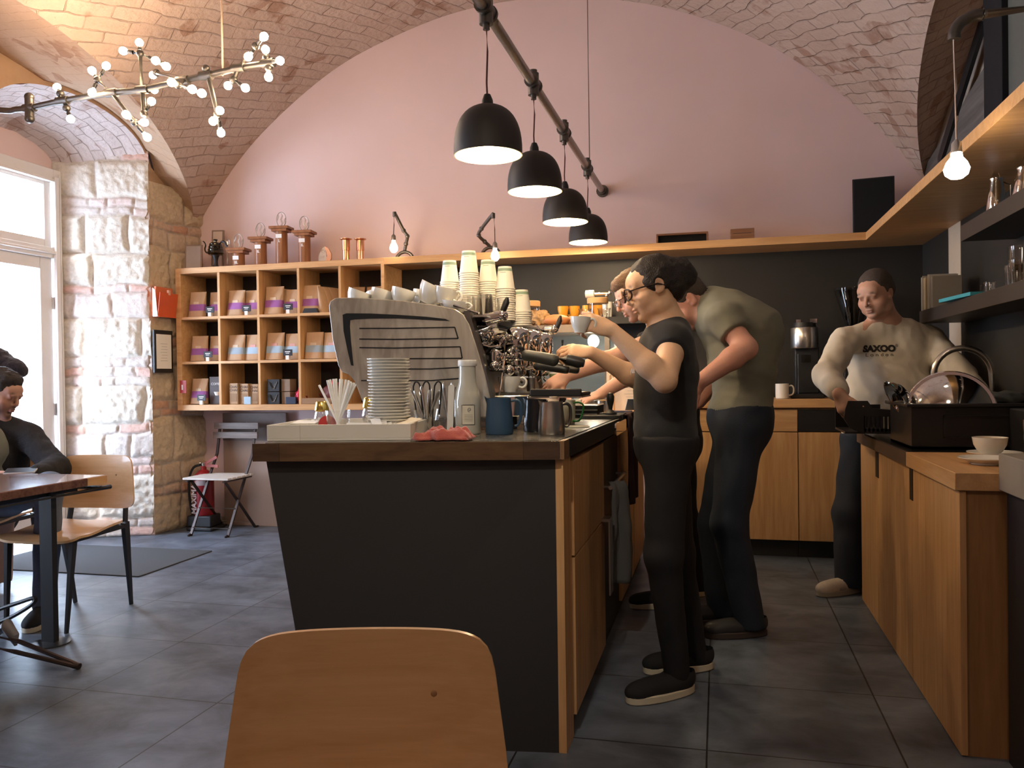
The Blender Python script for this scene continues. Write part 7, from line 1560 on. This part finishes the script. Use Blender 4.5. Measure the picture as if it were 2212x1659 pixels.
# ---------------- man in white sweatshirt
Jh = dict(head=(0.828,4.775,1.624), neck=(0.893,4.873,1.473), shR=(0.665,4.752,1.361), elR=(0.541,4.450,1.177), wrR=(0.559,4.185,1.093), shL=(1.145,4.977,1.373), elL=(1.210,4.640,1.160), wrL=(1.219,4.353,1.079),
  hipR=(0.762,4.832,0.782), hipL=(0.978,4.939,0.774), knR=(0.681,4.726,0.426), knL=(0.943,4.895,0.405), anR=(0.675,4.721,0.092), anL=(0.931,4.971,0.088))
SWT = mat('cream sweatshirt', (.58,.53,.44), rough=.95, var=.04, bump=.15, bs=250)
sh_ = dict(ground=(Vector(Jh['anR']).x, Vector(Jh['anR']).y, 0), J=Jh, headf=(CV(-.74,-.58,-.34), CV(-.28,-.18,.95)), hs=1.07, skin=(.50,.29,.21), neck=.062, arm=(.052,.048,.044,.032), heavy=1.15, fat=.006, jaw=1.12,
  torsof=[(CV(-.25,-.97,0), CV(.05,0,1)), (CV(-.2,-.97,0), CV(0,0,1))],
  torso=[((0.910,4.896,1.291),(.225,.130,.17),0), ((0.899,4.818,1.062),(.235,.200,.19),1), ((0.877,4.862,0.844),(.215,.155,.14),1)],
  handR=(CV(.12,-.35,-.93), CV(-.9,-.35,0), 1, dict(curls=(.75,.8,.8,.85), tcurl=.5, s=1.05)), handL=(CV(.8,-.3,-.5), CV(.3,.1,.9), 1, dict(curls=(.3,.3,.3,.3))),
  footR=CV(-.93,-.36,0), footL=CV(-.5,-.8,0), laces=True, sleeve=.93, shirt=SWT, topname='sweatshirt', trousers=DENIM, shoe=mat('worn white trainer',(.50,.45,.38),rough=.7,var=.2,vs=60), sole=mat('grey sole',(.30,.27,.22),rough=.7), loose=.018, fine=.0055,
  neckcut=(.068,.072,.036), neckoff=(-.004,-.01,.066), shirtcut=[((0.733,4.825,0.815),(0,0,-1))], trousercut=[((0.733,4.826,0.859),(0,0,1))], leg=(.110,.088,.078), wr=(.010,8,(1.4,1,1.1)), nose=1.35, paint=dict(stub=(.34,.21,.16), brow=(.05,.035,.03), ruddy=(.52,.24,.18), bs=.9, lips=(.36,.17,.14)))
t, J, R, hc, hs, g = person('h', 'person in cream sweatshirt with black chest lettering, jeans and white trainers behind the sink', sh_)
hair(t, g, hc, R, hs, [((0,-.018,.036),(.079,.097,.084),.02), ((0,-.075,-.01),(.064,.035,.05),.03), ((.070,-.012,.0),(.012,.030,.035),.02), ((-.070,-.012,.0),(.012,.030,.035),.02)], [((0,.048,.03),(0,.75,-.66))], HAIRG, wr=(.002,50,(1,1,1)), subs=[((0,.085,-.030),(.095,.078,.085)), ((.088,-.002,-.012),(.022,.020,.030)), ((-.088,-.002,-.012),(.022,.020,.030))])
# lettering follows the chest: set just in front of the sweatshirt
def wrap_text(body, size, m, parent, g, c, n, spread=1.0, **kw):
    """place flat lettering on the nearest shirt surface, letter by letter vertex by vertex"""
    o = text(body, size, m, 'lettering', None, (0,0,0), rot=(0,0,0), extrude=0, **kw); n = Vector(n).normalized(); rt_ = n.cross(V(0,0,-1)).normalized(); up = rt_.cross(n*-1).normalized(); up = V(0,0,1)-n*n.z; up.normalize(); rt_ = up.cross(n).normalized()
    sh = [ch for ch in parent.children if ch.name.startswith(('sweatshirt','t_shirt'))][0]; me = sh.data
    from mathutils.bvhtree import BVHTree
    bv = BVHTree.FromPolygons([v.co.copy() for v in me.vertices], [tuple(p.vertices) for p in me.polygons])
    for v in o.data.vertices:
        p = Vector(c) + rt_*v.co.x*spread + up*v.co.y - g; hit = bv.ray_cast(p+n*.5, -n); v.co = (hit[0]+n*.0035) if hit[0] else p
    o.parent = parent; return o
INK = mat('black print', (.015,.013,.012), rough=.8)
nrm = CV(-.22,-.97,0); cS = Vector((0.843,4.704,1.318))
wrap_text('SAXOO', .046, INK, t, g, cS, nrm, bold=.003, spread=1.0); wrap_text('L o n d o n', .026, INK, t, g, cS-V(0,0,.032), nrm, spread=1.15); wrap_text('®', .020, INK, t, g, cS+r0*.090+V(0,0,.016), nrm)

# ---------------- seated man at the table
Js = dict(head=(-3.801,3.626,1.153), neck=(-3.895,3.652,1.002), shL=(-3.698,3.701,0.905), elL=(-3.441,3.620,0.738), wrL=(-3.365,3.392,0.733), shR=(-4.054,3.559,0.914), elR=(-3.943,3.430,0.709), wrR=(-3.557,3.322,0.733),
  hipL=(-3.806,3.670,0.553), hipR=(-3.960,3.579,0.563), knL=(-3.252,3.378,0.681), knR=(-3.515,3.229,0.627), anL=(-3.304,3.380,0.103), anR=(-3.521,3.222,0.100))
JKT = mat('black knit jacket', (.014,.014,.016), rough=.95, var=.3, vs=120, bump=.4, bs=200)
ss_ = dict(ground=(Vector(Js['hipL']).x, Vector(Js['hipL']).y, 0), J=Js, headf=(CV(.93,-.12,-.36), CV(.34,0,.94)), hs=1.06, skin=(.42,.24,.18), neck=.058,
  torsof=[(CV(.15,-1,0), CV(0,0,1)), (CV(.1,-1,0), CV(0,0,1))], torso=[((-3.902,3.649,0.862),(.20,.13,.16),0), ((-3.891,3.630,0.736),(.18,.13,.14),0), ((-3.892,3.628,0.583),(.19,.14,.11),1)],
  handL=(CV(-.9,-.3,.05), CV(0,-.4,.9), -1, dict(curls=(.5,.5,.5,.5))), handR=(CV(.8,-.3,.05), CV(0,-.4,.9), 1, dict(curls=(.5,.5,.5,.5))),
  footL=CV(.2,-1,0), footR=CV(.1,-1,0), sleeve=.95, shirt=JKT, topname='jacket', trousers=mat('blue jeans',(.10,.13,.19),rough=.9,var=.2,vs=100), shoe=SHOEB, sole=SOLEW, loose=.020, fine=.0055, neckcut=(.08,.08,.07), neckoff=(0,0,.05),
  shirtcut=[((-3.856,3.657,0.541),(0,0,-1))], wr=(.007,14,(1,1,1)), paint=dict(stub=(.12,.09,.08), brow=(.03,.02,.02), ruddy=(.45,.22,.17)))
t, J, R, hc, hs, g = person('s', 'person in black jacket with dark hair and grey beard seated at the table with phone', ss_)
hair(t, g, hc, R, hs, [((0,-.018,.040),(.082,.100,.086),.02), ((0,.030,.080),(.060,.045,.030),.03), ((0,-.075,-.005),(.066,.04,.055),.03)], [((0,.066,.0),(0,.55,-.83))], HAIRD, wr=(.005,40,(1,1,1)), subs=[((0,.085,-.030),(.095,.074,.078)), ((.088,-.004,-.014),(.022,.022,.030)), ((-.088,-.004,-.014),(.022,.022,.030))])
S = SDF([], *limits((-3.950,3.637,0.939), (-3.636,3.507,0.631), m=.16), .008, .008); S.ell((-3.810,3.568,0.832),(.085,.062,.15),.02,fr(CV(.15,-1,0),CV(0,0,1))); S.ell((-3.817,3.565,0.669),(.10,.08,.09),.03,fr(CV(.15,-1,0),CV(0,0,1))); S.mesh('shirt', mat('sage grey shirt',(.16,.17,.15),rough=.9,var=.1), t, g, wr=(.005,10,(1,1,1)))
ph = thing('mobile_phone','pale edged mobile phone held over the table by the seated man','phone',(-3.393,3.344,0.759)); ph.rotation_euler=(.25,0,.5); MB().box((-.07,-.035,-.004),(.07,.035,.004)).build('case', mat('white edge',(.6,.6,.6),rough=.3), ph, bevel=.002); MB().box((-.068,-.033,.0041),(.068,.033,.0045)).build('screen', BLACK, ph)
# person behind, only the dark knitted hat shows
t = thing('person','person in a bulky dark knitted hat behind the seated man at left edge','person',(-4.124,3.845,0.330)); g = t.location.copy(); g.z = 0; t.location.z = 0
S = SDF([], *limits((-4.143,3.882,1.438),(-4.155,3.868,0.325), m=.28), .010, .010); hc = Vector((-4.115,3.856,1.172)); R = fr(CV(.85,-.3,-.4), CV(.3,0,.95)); head(S, hc, R, 1.0); S.cap(hc-V(0,0,.08), (-4.148,3.877,1.004), .05, .06, .03); S.ell((-4.150,3.874,0.773),(.15,.11,.22),.05); S.ell((-4.154,3.869,0.461),(.15,.14,.18),.05)
for q in (-1,1): S.cap(V(*(-4.154,3.869,0.433))+r0*.08*q, V(*(-4.085,3.804,0.446))+r0*.08*q, .08, .06, .04); S.cap(V(*(-4.085,3.804,0.446))+r0*.08*q, V(*(-4.106,3.816,0.068))+r0*.08*q, .055, .045, .03)
S.mesh('body', SKIN, t, g, paint=headpaint(hc, R, 1), base=(.4,.25,.19))
S = SDF([], *limits((-4.148,3.877,1.004),(-4.155,3.868,0.325), m=.30), .012, .012); S.ell((-4.150,3.874,0.773),(.165,.13,.24),.05); S.ell((-4.154,3.869,0.461),(.165,.16,.19),.05); S.mesh('coat', JKT, t, g)
S = SDF([], *limits((-4.086,3.896,1.329),(-4.061,3.902,1.274), m=.24), .006, .006); RH = fr(CV(.80,0,-.58), CV(.5,0,.85))
S.ell((-4.118,3.887,1.324),(.11,.150,.088),.03,RH); S.ell((-3.980,3.901,1.289),(.065,.072,.048),.03,RH); S.mesh('knitted_hat', mat('navy black knit',(.014,.014,.028),rough=1,var=.4,vs=90,bump=.5,bs=160,sheen=.3), t, g, wr=(.006,30,(1,1,1)))
# extra hand of the bending man's far arm is part of his body; nothing else to add

bpy.context.view_layer.update()
